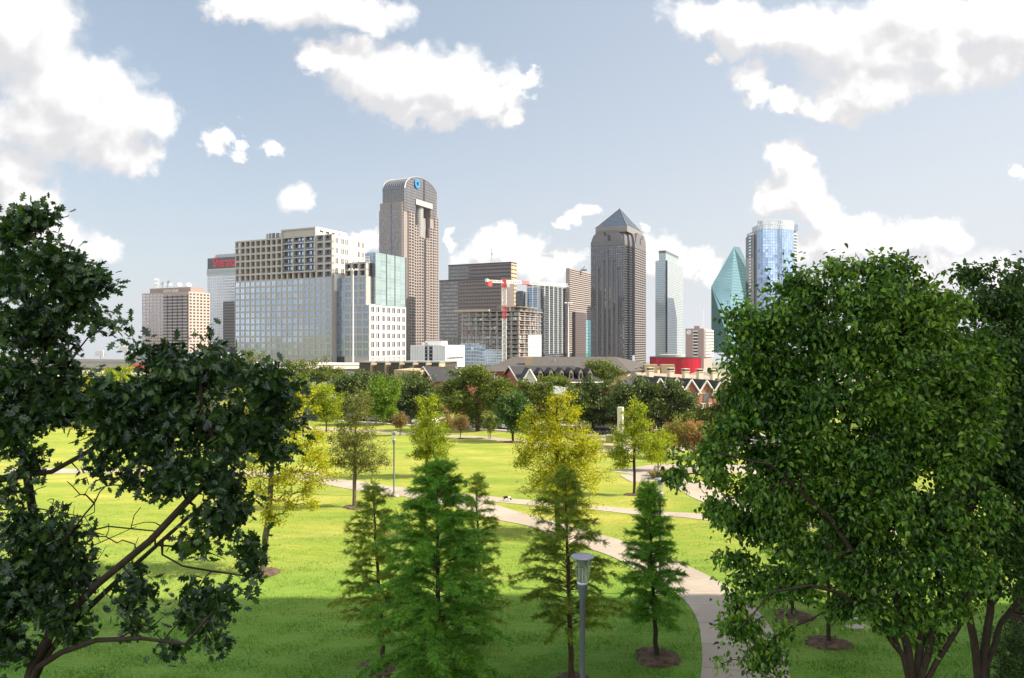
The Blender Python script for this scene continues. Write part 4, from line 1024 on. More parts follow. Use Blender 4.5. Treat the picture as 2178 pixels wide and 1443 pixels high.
# ------------------------------------------------------------------ 12. curved blue glass tower with balconies
def curved_tower():
    Y0 = 700; R = thing('residential_tower', 'tall curved blue glass residential tower with rounded white balconies on both edges', 'building', (*pt(1655, 0, Y0)[:2], 0))
    core = MB(); gl = MB(); bal = MB(); scr = MB()
    xl, xr = pt(1613, 0, Y0)[0], pt(1695, 0, Y0)[0]; zt = CZ+(CY-488)/F*Y0; zs = CZ+(CY-468)/F*Y0; wd = xr-xl; N = 16
    def arc(t, o=0.0): x = xl+wd*t; return np.array([x, Y0+4.5*(2*t-1)**2-2+5*t-o])
    pts = [arc(i/N) for i in range(N+1)]; back = [np.array([xr, Y0+34]), np.array([xl, Y0+34])]
    core.prism(pts+back, 0, zt)
    nr = 44
    for i in range(N):
        p, q = arc(i/N, .12), arc((i+1)/N, .12); d = (q-p)
        for j in range(nr):
            z0, z1 = j*zt/nr+.12, (j+1)*zt/nr-.12
            k = 0 if (i*7+j*13+(i*j) % 5+int(3*math.sin(i*2.1+j*1.3))) % 4 else 1
            if j > nr-8: k = 0
            gl.quad((*(p+d*.05), z0), (*(p+d*.95), z0), (*(p+d*.95), z1), (*(p+d*.05), z1), k)
    for i in range(0, N+1):
        p = arc(i/N, .1); core.box(p[0]-.12, p[0]+.12, p[1]-.2, p[1]+.1, 0, zt, 1)
    for j in range(nr+1):
        for i in range(N): core.frusta([[*arc(i/N, .14), j*zt/nr]], [[*arc((i+1)/N, .14), j*zt/nr]], .10, .10, 4, 1)
    # open screen at the crown
    for i in range(N):
        for z0, z1 in ((zt+.3, zt+4.4), (zt+5.0, zs-.6)):
            p, q = arc(i/N, .3), arc((i+1)/N, .3); scr.quad((*p, z0), (*q, z0), (*q, z1), (*p, z1), 0)
        scr.frusta([[*arc(i/N, .35), zs-.3], [*arc(i/N, .35), zt+4.7], [*arc(i/N, .35), zt]], [[*arc((i+1)/N, .35), zs-.3], [*arc((i+1)/N, .35), zt+4.7], [*arc((i+1)/N, .35), zs]], .22, .22, 4, 1)
    scr.frusta([[xr+1, Y0+20, zt-9]], [[xr+6, Y0+20, zt-9]], .1, .1, 4, 1)
    core.box(xl+4, xr+5, Y0+10, Y0+30, zt, zs-3, 1); 
    zb0 = CZ+(CY-494)/F*Y0
    for j in range(int(zb0/3.15)):
        z = zb0-j*3.15
        for cx_, r, y in ((xl+.6, 4.4, Y0+17), (xr-4.6, 12.0, Y0+19)):
            th = np.linspace(0, 2*math.pi, 17)[:-1]
            ring = [(cx_+r*math.cos(t), y+r*.9*math.sin(t)) for t in th]
            bal = MB(); bal.prism(ring, z-1.1, z-.55, 0, True, True)
            bal.add([(x, y_, z-.55) for x, y_ in ring]+[(x, y_, z+.35) for x, y_ in ring], [[i, (i+1) % 16, 16+(i+1) % 16, 16+i] for i in range(16)], 1); part(bal, 'balcony', [M['white'], M['gl_silver']], R)
    side = MB(); side.box(xl-2.6, xl+1, Y0+8, Y0+30, 0, zb0-1.2); side.box(xr-1, xr+4.6, Y0+12, Y0+30, 0, zb0-1.2); side.box(xr, xr+3.5, Y0+12, Y0+30, zb0-1.2, zs-6)
    part(core, 'wall', [M['steel'], plain('blue_grey_line', (.42, .47, .55), .4, .2)], R)
    part(gl, 'glazing', [M['gl_sky'], glass('deep_blue_glass', (.06, .10, .20), (.36, .52, .80), .5, .15, .015)], R); part(scr, 'crown_screen', [M['gl_silver'], M['whitesteel']], R); part(side, 'side_glazing', [M['gl_grey']], R)
curved_tower()

# ------------------------------------------------------------------ 13. red drum theatre
def red_theatre():
    Y0 = 420; c = pt(1436, 0, Y0+18); R = thing('theatre', 'low round theatre clad in glossy dark red panels beyond the roofs', 'building', (c[0], c[1], 0))
    w_ = MB(); rim = MB(); rf = MB(); z1 = CZ+(CY-762.5)/F*Y0; rx, ry = 15.4, 17; N = 72
    th = np.arange(N)*2*math.pi/N; ring = [(c[0]+rx*math.cos(t), c[1]+ry*math.sin(t)) for t in th]
    for i in range(N):
        p, q = np.array(ring[i]), np.array(ring[(i+1) % N]); d = q-p
        w_.quad((*(p+d*.02), -9), (*(p+d*.98), -9), (*(p+d*.98), z1), (*(p+d*.02), z1), 0)
    for i in range(0, N, 3): w_.box(ring[i][0]-.06, ring[i][0]+.06, ring[i][1]-.06, ring[i][1]+.06, 0, z1, 1)
    rim.prism([(c[0]+(rx+.2)*math.cos(t), c[1]+(ry+.2)*math.sin(t)) for t in th], z1, z1+.5)
    rf.prism([(c[0]-2+8*math.cos(t), c[1]+9*math.sin(t)) for t in th], z1+.5, z1+1.8)
    part(w_, 'wall', [glass('red_glass', (.36, .012, .03), (.75, .12, .16), .16, .12, .01), plain('red_line', (.22, .02, .04), .5)], R); part(rim, 'roof_rim', [M['dark']], R); part(rf, 'roof', [M['beige']], R)
red_theatre()

# ------------------------------------------------------------------ 14. small white box building
def white_box():
    L = Lot(947, 330); R = root_at(L, 'laboratory_block', 'low white panelled box building with dark slot, in front of the granite tower', 'building')
    m = MB(); A, B = L.a(988), L.b(873); zt = L.z(735)
    L.block(m, 0, A, 0, B, 0, zt, 0)
    P, u, n, wd = L.left(0, B)
    for k in range(14): m.obox(P, u, n, k*wd/14-.04, k*wd/14+.04, 0, .10, 0, zt, 1)
    P2, u2, n2, w2 = L.right(0, A)
    for k in range(11): m.obox(P2, u2, n2, k*w2/11, k*w2/11+.08, 0, .10, 0, zt, 1)
    for k in range(12): m.obox(P2, u2, n2, w2*.1+k*w2*.07, w2*.1+k*w2*.07+w2*.05, 0, .13, zt-6.4, zt-5.7, 2)
    wn = MB()
    for p0, p1 in ((904, 909), (913, 920)): b0, b1 = L.b(p1), L.b(p0); wn.obox(P, u, n, b0, b1, .02, .16, 0, zt-.6, 0)
    for j in range(7): m.obox(P, u, n, L.b(920), L.b(904), .02, .2, 1+j*1.8, 1.25+j*1.8, 1)
    ph = MB(); L.block(ph, 2, 7, L.b(935), L.b(899), zt, zt+2.0); L.block(ph, 2, 5, L.b(905), L.b(893), zt, zt+1.2)
    part(m, 'wall', [M['offwhite'], M['steel'], M['dark']], R); part(wn, 'window_strip', [M['gl_dark']], R); part(ph, 'penthouse', [M['white']], R)
white_box()

# ------------------------------------------------------------------ 15. concrete frame going up, and its crane
def frame_building():
    L = Lot(1104.5, 400); R = root_at(L, 'unfinished_building', 'half built concrete frame building with bare floor slabs and blue glass lower down')
    fr = MB(); gl = MB(); fo = MB(); mess = MB()
    A, B = L.a(1150.5), L.b(981); zt = L.z(661); nf = 12; fh = zt/nf
    for j in range(nf+1):
        z = j*fh; e = .9 if j == nf else 0.3
        L.block(fr, -e, A+e, -e, B+(4 if j == nf else .3), z-.35, z, 0, True)
    for a in np.linspace(.6, A-.6, 5):
        for b in np.linspace(.6, B-.6, 9):
            p = L.P(a, b); fr.obox(p, L.uR, L.uL, -.4, .4, -.4, .4, 0, zt, 0)
    L.block(fr, A*.35, A*.7, B*.25, B*.6, 0, zt+.5, 1)                    # lift core
    gearm = [M['steel'], plain('gear_dark', (.06, .05, .05), .8), plain('gear_red', (.22, .05, .06), .7), M['whitesteel']]
    r2 = random.Random(3)
    for j in range(2, nf):
        mess = MB()                                                       # props, sheeting and gear on the open floors
        for k in range(46):
            b = r2.uniform(1, B-1); a = r2.uniform(.2, 4) if r2.random() < .7 else r2.uniform(.2, A-1); p = L.P(a, b); z = j*fh; h = r2.choice([fh-.4, fh-.4, 1.1, 1.6, .8])
            wdt = .07 if h > 2 else r2.uniform(.2, .8)
            mess.obox(p, L.uL, L.uR, -wdt, wdt, -wdt, wdt, z, z+h, r2.choice([0, 0, 1, 2, 3]))
        for k in range(14):
            a = r2.uniform(.5, A-1); p = L.P(a, .5); wdt = r2.choice([.06, .5, .9]); mess.obox(p, L.uR, L.uL, -wdt, wdt, 0, .3, j*fh, j*fh+r2.uniform(.9, fh-.4), r2.choice([0, 1, 2, 2]))
        P, u, n, wd = L.left(0, B); mess.obox(P, u, n, 0, wd, .05, .1, j*fh+.5, j*fh+.58, 3); mess.obox(P, u, n, 0, wd, .05, .1, j*fh+1.0, j*fh+1.07, 3)
        P, u, n, wd = L.right(0, A); mess.obox(P, u, n, 0, wd, .05, .1, j*fh+1.0, j*fh+1.07, 3)
        part(mess, 'site_gear', gearm, R)
    # table formwork on the top deck
    for k in range(60):
        a = r2.uniform(0, A); b = r2.uniform(-.5, B*.42) ; p = L.P(a, b); h = r2.uniform(.8, 3.2)
        fo.obox(p, L.uL, L.uR, -r2.uniform(.05, .8), r2.uniform(.05, .8), -.1, .1, zt, zt+h, r2.choice([0, 0, 1]))
    P, u, n, wd = L.left(B*.5, B+4, -.9); fo.obox(P, u, n, 0, wd, -1.2, 0.2, zt+.02, zt+1.0, 0)
    L.block(fo, 2, A-3, 1, B*.4, zt+2.3, zt+2.5, 0, True)
    P, u, n, wd = L.left(0, B)
    zs = [(L.b(981), L.b(1020), 6), (L.b(1020), L.b(1033), 5.5), (L.b(1033), L.b(1068), 4)]
    gz = L.z(731, 0, L.b(1000))
    for b1_, b0_, lv in ((L.b(981)+.3, L.b(1020), gz), (L.b(1020), L.b(1033), gz-.7), (L.b(1033), L.b(1068), L.z(743.5, 0, 5))):
        n_ = max(1, int((b1_-b0_)/1.6)); facade((L.P(0, b0_), L.uL, L.nL, b1_-b0_), 0, lv, n_, 6, .06, .3, .45, fr, gl, 2, 0, .4)
    # bare mullions above the glass
    for b in np.arange(L.b(1068), B, 1.15): fr.obox(L.P(0, b), L.uL, L.nL, -.04, .04, .35, .45, 0, L.z(713, 0, 10), 2)
    a0 = L.a(1122); facade((L.P(a0, 0), L.uR, L.nR, A-a0), 0, L.z(713, a0), 8, 6, .1, .2, .45, fr, gl, 2, 1, .4)
    part(fr, 'frame', [plain('raw_concrete', (.33, .305, .28), .9, 0, .15, .4), plain('core_concrete', (.13, .115, .10), .9, 0, .2, .3), M['whitesteel']], R)
    part(gl, 'glazing', [M['gl_sky'], M['gl_silver']], R); part(fo, 'formwork', [plain('form_ply', (.46, .38, .27), .9, 0, .2), M['steel']], R)
frame_building()

def crane():
    Y0 = 385; c = pt(1072.5, 0, Y0); z1 = CZ+(CY-612)/F*Y0
    R = thing('tower_crane', 'red and white tower crane standing in front of the concrete frame', 'crane', (c[0], c[1], 0))
    red = plain('crane_red', (.60, .07, .06), .5); wt_ = plain('crane_white', (.74, .73, .71), .5); cc = plain('counterweight_grey', (.30, .29, .28), .8)
    mast = MB(); hw = 1.05
    zr0, zr1 = CZ+(CY-680)/F*Y0, CZ+(CY-652)/F*Y0
    secs = np.arange(0, z1, 2.4)
    for z in secs:
        mi = 1 if zr0 < z < zr1 else 0; zt = min(z+2.4, z1)
        for sx_, sy_ in ((-1, -1), (1, -1), (1, 1), (-1, 1)):
            mast.frusta([[c[0]+sx_*hw, c[1]+sy_*hw, z]], [[c[0]+sx_*hw, c[1]+sy_*hw, zt]], .15, .15, 4, mi)
        for (ax, ay), (bx, by) in (((-1, -1), (1, -1)), ((1, -1), (1, 1)), ((1, 1), (-1, 1)), ((-1, 1), (-1, -1))):
            mast.frusta([[c[0]+ax*hw, c[1]+ay*hw, z], [c[0]+bx*hw, c[1]+by*hw, z], [c[0]+ax*hw, c[1]+ay*hw, z]], [[c[0]+bx*hw, c[1]+by*hw, (z+zt)/2], [c[0]+ax*hw, c[1]+ay*hw, zt], [c[0]+bx*hw, c[1]+by*hw, z]], .09, .09, 4, mi)
    slew = MB(); slew.box(c[0]-1.5, c[0]+1.5, c[1]-1.5, c[1]+1.5, z1, z1+1.2); slew.box(c[0]-1.0, c[0]+1.0, c[1]-1, c[1]+1, z1+1.2, z1+4.5)
    cab = MB(); cab.box(c[0]+1.5, c[0]+3.0, c[1]-1.6, c[1]-.1, z1+.1, z1+2.1)
    jd = np.array([.80, .60]); jp = np.array([-.6, .8]); jz = z1+2.4
    def truss(mb, t0, t1, z, w_, h_, n, ms):
        for k in range(n):
            a, b = t0+(t1-t0)*k/n, t0+(t1-t0)*(k+1)/n; mi = ms(k/n); c2 = c[:2]
            A1 = [c2+jd*a+jp*w_, c2+jd*a-jp*w_]; B1 = [c2+jd*b+jp*w_, c2+jd*b-jp*w_]; m_ = c2+jd*(a+b)/2
            for s in (0, 1):
                mb.frusta([[*A1[s], z], [*A1[s], z], [*B1[s], z]], [[*B1[s], z], [*m_, z+h_], [*m_, z+h_]], [.13, .09, .09], [.13, .09, .09], 4, mi)
            mb.frusta([[*(c2+jd*a), z+h_]], [[*(c2+jd*b), z+h_]], .13, .13, 4, mi)
    jib = MB(); truss(jib, 1, 46, jz, .9, 1.7, 30, lambda t: 1 if .22 < t < .34 else 0)
    cj = MB(); truss(cj, -11, -1, jz, .9, 1.2, 6, lambda t: 0)
    cw_ = MB(); q = c[:2]-jd*10; cw_.obox(q, jd, jp, -1.2, 1.2, -1.1, 1.1, jz-2.2, jz+.6)
    q = c[:2]-jd*11.6; cw_.obox(q, jd, jp, -.4, .4, -1, 1, jz+.2, jz+1.8, 1)
    pan = MB(); q = c[:2]+jd*3-jp*1.0; pan.obox(q, jd, -jp, 0, 8, 0, .08, jz+.1, jz+1.5)
    pan2 = MB()
    for k in range(5): pan2.obox(q, jd, -jp, .8+k*1.4, 1.5+k*1.4, .09, .13, jz+.4, jz+1.2)
    part(mast, 'mast', [wt_, red], R); part(slew, 'slewing_unit', [red], R); part(cab, 'cab', [M['white']], R); part(jib, 'jib', [wt_, red], R); part(cj, 'counter_jib', [wt_, red], R)
    part(cw_, 'counterweight', [red, wt_], R); part(pan, 'sign_panel', [wt_], R); part(pan2, 'sign_mark', [M['dark']], R)
crane()

# ------------------------------------------------------------------ high mast lights beside the motorway
def high_mast(px, py, Y0, label, ring=1.6):
    c = pt(px, py, Y0); R = thing('high_mast_light', label, 'light mast', (c[0], c[1], 0), 0, 'high mast lights by the motorway')
    p = MB(); p.frusta([[c[0], c[1], 0]], [[c[0], c[1], c[2]]], .36, .22, 8); part(p, 'pole', [M['offwhite']], R)
    rg = MB(); th = np.arange(12)*2*math.pi/12; pts_ = np.stack([c[0]+ring*np.cos(th), c[1]+ring*np.sin(th), np.full(12, c[2]-.1)], 1); rg.frusta(pts_, np.roll(pts_, -1, 0), .09, .09, 4); rg.frusta([[c[0]-ring, c[1], c[2]-.1], [c[0], c[1]-ring, c[2]-.1]], [[c[0]+ring, c[1], c[2]-.1], [c[0], c[1]+ring, c[2]-.1]], .07, .07, 4); part(rg, 'lamp_ring', [M['steel']], R)
    for k in range(8):
        lp = MB(); x, y = c[0]+(ring+.25)*math.cos(k*math.pi/4), c[1]+(ring+.25)*math.sin(k*math.pi/4)
        lp.lathe([(.05, .35), (.30, .25), (.38, -.25), (.02, -.32)], (x, y, c[2]-.2), 8); part(lp, 'floodlight', [M['whitesteel']], R, True)
high_mast(751, 573, 300, 'tall pale pole with ring of lamps in front of the beige apartment tower wing')
high_mast(1209, 644, 330, 'tall pale pole with ring of lamps in front of the brown banded tower', 1.3)

# ------------------------------------------------------------------ motorway viaducts at the left
def viaduct(name, label, p0, p1, Y0, Y1, top0, top1, dep, par, mats, w_=11, cols=True):
    a = pt(p0, top0, Y0); b = pt(p1, top1, Y1); d = (b-a)[:2]; L_ = np.linalg.norm(d); u = d/L_; n = np.array([u[1], -u[0]])
    R = thing(name, label, 'bridge', (a[0], a[1], 0)); loc = np.array(R.location)
    def slab(t0, t1, d0, d1, dz0, dz1, mi):
        mb = MB(); q = [(t0, d0), (t1, d0), (t1, d1), (t0, d1)]
        lo, hi = [], []
        for t, dd in q:
            p = a[:2]+u*L_*t+n*dd; z = a[2]+(b[2]-a[2])*t; lo.append((*p, z+dz0)); hi.append((*p, z+dz1))
        mb.hexa(lo, hi, 0); return mb
    part(slab(0, 1, 0.0, .35, -par, 0, 0), 'parapet', [mats[0]], R)
    part(slab(0, 1, -w_, -0.01, -dep, -par+.2, 0), 'deck', [mats[1]], R)
    part(slab(0, 1, -.25, .0, -dep+.15, -par, 0), 'girder', [mats[1]], R)
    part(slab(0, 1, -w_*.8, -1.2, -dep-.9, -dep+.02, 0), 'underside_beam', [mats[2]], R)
    if cols:
        for t in np.arange(.05, 1, .16):
            p = a[:2]+u*L_*t-n*w_*.5; z = a[2]+(b[2]-a[2])*t; mb = MB(); mb.frusta([[*p, -.5]], [[*p, z-dep-.5]], .8, .8, 12); part(mb, 'pier', [mats[1]], R, True)
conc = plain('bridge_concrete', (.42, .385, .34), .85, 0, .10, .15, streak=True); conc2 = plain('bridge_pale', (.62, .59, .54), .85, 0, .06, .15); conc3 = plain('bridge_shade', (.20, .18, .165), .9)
viaduct('viaduct', 'upper grey concrete viaduct crossing behind the big oak, below the roof antennas', -180, 470, 255, 235, 759, 767.5, 3.0, .95, [conc, conc, conc3])
viaduct('viaduct', 'lower pale concrete ramp running below the upper grey viaduct', -180, 480, 150, 215, 781, 795, 1.9, .8, [conc, conc2, conc3], 9)
viaduct('viaduct', 'low pale concrete ramp wall in front of the beige apartment tower', 470, 770, 250, 300, 770, 772, 2.6, 1.0, [conc2, conc, conc3], 10)

def cell_mast(px, py0, py1, Y0, label):
    c = pt(px, py1, Y0); z1 = c[2]; R = thing('antenna_mast', label, 'antenna', (c[0], c[1], 0), 0, 'roof antennas beyond the viaduct')
    p = MB(); p.frusta([[c[0], c[1], 0]], [[c[0], c[1], z1]], .3, .2, 6); part(p, 'pole', [M['steel']], R)
    fr = MB(); w_ = 11.5*Y0/F
    fr.frusta([[c[0]-w_*.7, c[1]-1, z1-1.6], [c[0]-w_*.7, c[1]+1, z1-1.6], [c[0]-w_*.7, c[1]-1, z1-.4]], [[c[0]+w_*.7, c[1]-1, z1-1.6], [c[0]+w_*.7, c[1]+1, z1-1.6], [c[0]+w_*.7, c[1]-1, z1-.4]], .12, .12, 4); part(fr, 'crossbar', [M['steel']], R)
    for k in range(6):
        a = MB(); x = c[0]-w_*.7+w_*1.4*k/5; a.box(x-.22, x+.22, c[1]-1.4, c[1]-1.1, z1-2.2, z1+.5); part(a, 'panel_antenna', [M['offwhite']], R)
cell_mast(214.5, 760, 747.5, 300, 'squat panel antenna array rising just above the upper viaduct')
cell_mast(266, 760, 739, 300, 'taller panel antenna array above the upper viaduct, nearer the pink office block')
lotg = Lot(310, 330); Rg = root_at(lotg, 'warehouse', 'long low grey flat roofed shed beneath the pink office block'); mbg = MB(); lotg.block(mbg, 0, 20, -40, lotg.b(276), 0, lotg.z(752.5)); part(mbg, 'wall', [plain('shed_grey', (.30, .31, .32), .7)], Rg); mbg = MB(); lotg.block(mbg, -.3, 20.3, -40.3, lotg.b(276)+.3, lotg.z(752.5), lotg.z(752.5)+.5); part(mbg, 'roof', [M['steel']], Rg)
# ------------------------------------------------------------------ houses across the street
M['shingle'] = plain('grey_shingle', (0.095, 0.086, 0.080), .9, 0, .18, 1.2, .4, .2, 8)
M['shingle_d'] = plain('charcoal_shingle', (0.052, 0.051, 0.056), .9, 0, .2, 1.2, .4, .2, 8)
M['shingle_t'] = plain('tan_shingle', (0.30, 0.255, 0.215), .9, 0, .15, 1.2, .4, .2, 8)
M['cream'] = plain('cream_stucco', (0.60, 0.52, 0.39), .85, 0, .05, .3)
M['tan'] = plain('tan_stucco', (0.42, 0.32, 0.19), .85, 0, .07, .3)
M['umber'] = plain('umber_siding', (0.075, 0.06, 0.045), .85, 0, .1, .3)
M['trim'] = plain('white_trim', (0.72, 0.69, 0.63), .7, 0, .03, .5)
def brickmat():
    m, nt = new_mat('red_brick'); T = NT(nt); out = T.node('ShaderNodeOutputMaterial'); b = T.node('ShaderNodeBsdfPrincipled'); geo = T.node('ShaderNodeNewGeometry')
    sx_ = T.node('ShaderNodeSeparateXYZ'); T.ln(geo.outputs['Position'], sx_.inputs[0]); cb_ = T.node('ShaderNodeCombineXYZ')
    T.ln(T.math('ADD', sx_.outputs[0], T.math('MULTIPLY', sx_.outputs[1], 1.3)), cb_.inputs[0]); T.ln(sx_.outputs[2], cb_.inputs[1])
    br_ = T.node('ShaderNodeTexBrick'); T.ln(cb_.outputs[0], br_.inputs[0]); br_.inputs['Scale'].default_value = 2.2
    br_.inputs['Color1'].default_value = (.34, .135, .075, 1); br_.inputs['Color2'].default_value = (.26, .095, .055, 1); br_.inputs['Mortar'].default_value = (.38, .30, .24, 1); br_.inputs['Mortar Size'].default_value = .012
    n = T.noise(geo.outputs['Position'], .8, 4); T.ln(T.mix(.5, br_.outputs[0], T.ramp(n, [(.3, (.23, .085, .05)), (.7, (.38, .165, .10))])), b.inputs['Base Color']); b.inputs['Roughness'].default_value = .9
    T.ln(b.outputs[0], out.inputs[0]); return m
M['brick'] = brickmat()
M['pane'] = glass('house_glass', (.03, .035, .04), (.55, .6, .66), .3)

def P2(px, Y): return np.array([(px-CX)/F*Y, Y])
def V3(p, z): return (float(p[0]), float(p[1]), float(z))
def slab_poly(mb, pts, th=0.18, mi=0):
    """a roof plane with thickness"""
    v = np.array(pts, float); k = len(v); lo = v.copy(); lo[:, 2] -= th
    mb.add(np.concatenate([v, lo]), [[i, (i+1) % k, k+(i+1) % k, k+i] for i in range(k)], mi); mb.poly(v, mi); mb.poly(lo[::-1], mi)
def gable_block(R, c0, u, n, wd, dp, z0, ze, zr, wall, roof, over=.35, face_mat=None, trim=True):
    """a gabled volume: facade from c0 along u, facing n, ridge running back from the facade"""
    u = np.asarray(u, float); n = np.asarray(n, float)
    w_ = MB(); rf = MB(); tr = MB(); a, b = c0, c0+u*wd; m = c0+u*wd/2; back = -n*dp
    w_.prism([a, b, b+back, a+back], z0, ze, 0, False)
    w_.poly([V3(a, ze), V3(b, ze), V3(m, zr-.1)], 0); w_.poly([V3(b+back, ze), V3(a+back, ze), V3(m+back, zr-.1)], 0)
    for s, e in ((-1, a), (1, b)):
        oe = e+u*s*over; drop = (zr-ze)/(wd/2)*over
        f_, bk = n*over, back
        slab_poly(rf, [V3(m+f_, zr), V3(oe+f_, ze-drop), V3(oe+bk, ze-drop), V3(m+bk, zr)], .16)
        if trim:
            p, q = np.array(V3(m+f_*1.05, zr-.12)), np.array(V3(oe+f_*1.05, ze-drop-.12)); tr.frusta([p], [q], .16, .16, 4)
    part(w_, 'wall', [wall], R); part(rf, 'roof', [roof], R)
    if trim: part(tr, 'roof_trim', [M['trim']], R)
def house_windows(R, P, u, n, xs_, z, w_, h, arch=False):
    wn = [(np.asarray(P), np.asarray(u), np.asarray(n), x-w_/2, x+w_/2, z, z+h, .05) for x in xs_]
    put_windows(R, wn, [M['pane'], M['trim']], 1, cross=.5, fr=.09)

# long hipped apartment house
def hip_house():
    z = 7.2; FL, FR, BR, BL = P2(1020, 176), P2(1341, 176), P2(1412, 200), P2(1060, 202); zr = CZ+(CY-759.3)/F*189
    r0, r1 = P2(1091, 189), P2(1309, 189)
    R = thing('apartment_house', 'long apartment house with wide grey hipped roof above tan walls', 'house', (*FL, 0))
    w_ = MB(); rf = MB(); ins = .6
    w_.prism([FL+[.6, .6], FR+[-.6, .6], BR+[-.8, -.4], BL+[.6, -.6]], 0, z-.1)
    for q in ([FL, FR, r1, r0], [FR, BR, r1], [BR, BL, r0, r1], [BL, FL, r0]):
        slab_poly(rf, [V3(p, z if i < (3 if len(q) == 3 else 2) and not (p is r0 or p is r1) else zr) for i, p in enumerate(q)], .2)
    part(w_, 'wall', [M['tan']], R); part(rf, 'roof', [M['shingle']], R)
    vt = MB()
    for px in (1035, 1180, 1290): c = P2(px, 184); vt.lathe([(.15, 0), (.15, 1.0), (.22, 1.0), (.22, 1.2), (.02, 1.25)], (*c, zr-1.6), 8)
    part(vt, 'roof_vent', [M['steel']], R)
    ch = MB(); c = P2(1124, 182); ch.box(c[0]-.9, c[0]+.9, c[1]-.7, c[1]+.7, z, zr-.1); part(ch, 'chimney', [M['tan']], R)
    d = BR-FR; L_ = np.linalg.norm(d); u = d/L_; n = np.array([u[1], -u[0]]); house_windows(R, FR+[-.6, .6], u, n, [3, 7, 12, 17], z-2.2, 1.5, 1.5)
    c = P2(1377, 195)
    for px, hh in ((1383, 2.3), (1419, 2.3)):
        mb = MB(); c = P2(px, 186); mb.box(c[0]-1.7, c[0]+1.7, c[1]-1.2, c[1]+1.2, z-1.5, 15.2+(CY-775.5)/F*186); part(mb, 'stair_tower', [M['tan']], R)
hip_house()

# brick house with a row of dormers
def dormer_house():
    ap, fe, be = P2(1085.4, 150), P2(1107, 139), P2(1070, 161)
    zr = CZ+(CY-779)/F*150; ze = CZ+(CY-812)/F*139
    u = np.array([1, .10]); u /= np.linalg.norm(u); Ld = 15.3
    R = thing('brick_house', 'brick house with row of small cream dormers on charcoal roof', 'house', (*fe, 0))
    w_ = MB(); rf = MB(); tr = MB(); br_ = fe+u*16.6; bb = be+u*16.6; r0, r1 = ap, ap+u*13.6
    w_.prism([fe+u*.2, br_, bb, be+u*.2], 0, ze-.05, 0, False); w_.poly([V3(fe+u*.2, ze), V3(be+u*.2, ze), V3(r0+u*.2, zr-.15)], 0)
    o = -u*.3; nf = np.array([u[1], -u[0]])
    slab_poly(rf, [V3(r0+o, zr), V3(fe+o+nf*.4, ze-.15), V3(br_+nf*.4+u*.4, ze-.15), V3(r1, zr)]); slab_poly(rf, [V3(r0+o, zr), V3(r1, zr), V3(bb+u*.4, ze-.15), V3(be+o, ze-.15)]); slab_poly(rf, [V3(r1, zr), V3(br_+u*.4+nf*.4, ze-.15), V3(bb+u*.4, ze-.15)])
    tr.frusta([V3(r0+o*1.2, zr-.05), V3(r0+o*1.2, zr-.05)], [V3(fe+o*1.2+nf*.4, ze-.2), V3(be+o*1.2, ze-.2)], .15, .15, 4)
    tr.frusta([V3(fe+nf*.45, ze-.25)], [V3(br_+nf*.45, ze-.25)], .14, .14, 4)
    part(w_, 'wall', [M['brick']], R); part(rf, 'roof', [M['shingle_d']], R); part(tr, 'roof_trim', [M['trim']], R)
    house_windows(R, fe, u, nf, [2.2, 5, 7.8, 10.6, 13.4], ze-2.4, 1.1, 1.6); house_windows(R, fe, u, nf, [2.2, 5, 7.8, 10.6, 13.4], ze-5.6, 1.1, 1.7)
    # porch gable in white boards
    gz = CZ+(CY-785)/F*136
    gable_block(R, fe+u*.3-nf*-2.0, u, nf, 2.5, 7, 0, CZ+(CY-808)/F*136, gz, M['trim'], M['shingle_d'], .25)
    for k, px in enumerate((1151.5, 1174, 1197, 1217.5, 1238, 1258)):
        t = (px-1107)/F*141/u[0]*1.0; c = fe+u*t-nf*1.5; z0 = ze+.15; wd = 1.0
        D = MB(); hw = .42; zt = z0+1.5; zp = zt+.85; back = -nf*4.6
        a, b = c-u*hw, c+u*hw
        D.prism([a, b, b+back, a+back], z0-.4, zt, 0, False); D.poly([V3(a, zt), V3(b, zt), V3(c, zp)], 0)
        for s in (-1, 1):
            e = c+u*s*(hw+.62); D_ = [V3(c+nf*.2, zp+.08), V3(e+nf*.2, zt-.28), V3(e+back, zt-.28), V3(c+back, zp+.08)]; slab_poly(D, D_, .1, 1)
        q = [c-u*.3+nf*.02, c+u*.3+nf*.02]; D.quad(V3(q[0], z0+.25), V3(q[1], z0+.25), V3(q[1], zt-.1), V3(q[0], zt-.1), 2)
        part(D, 'dormer', [M['cream'], M['shingle_d'], M['pane']], R)
dormer_house()

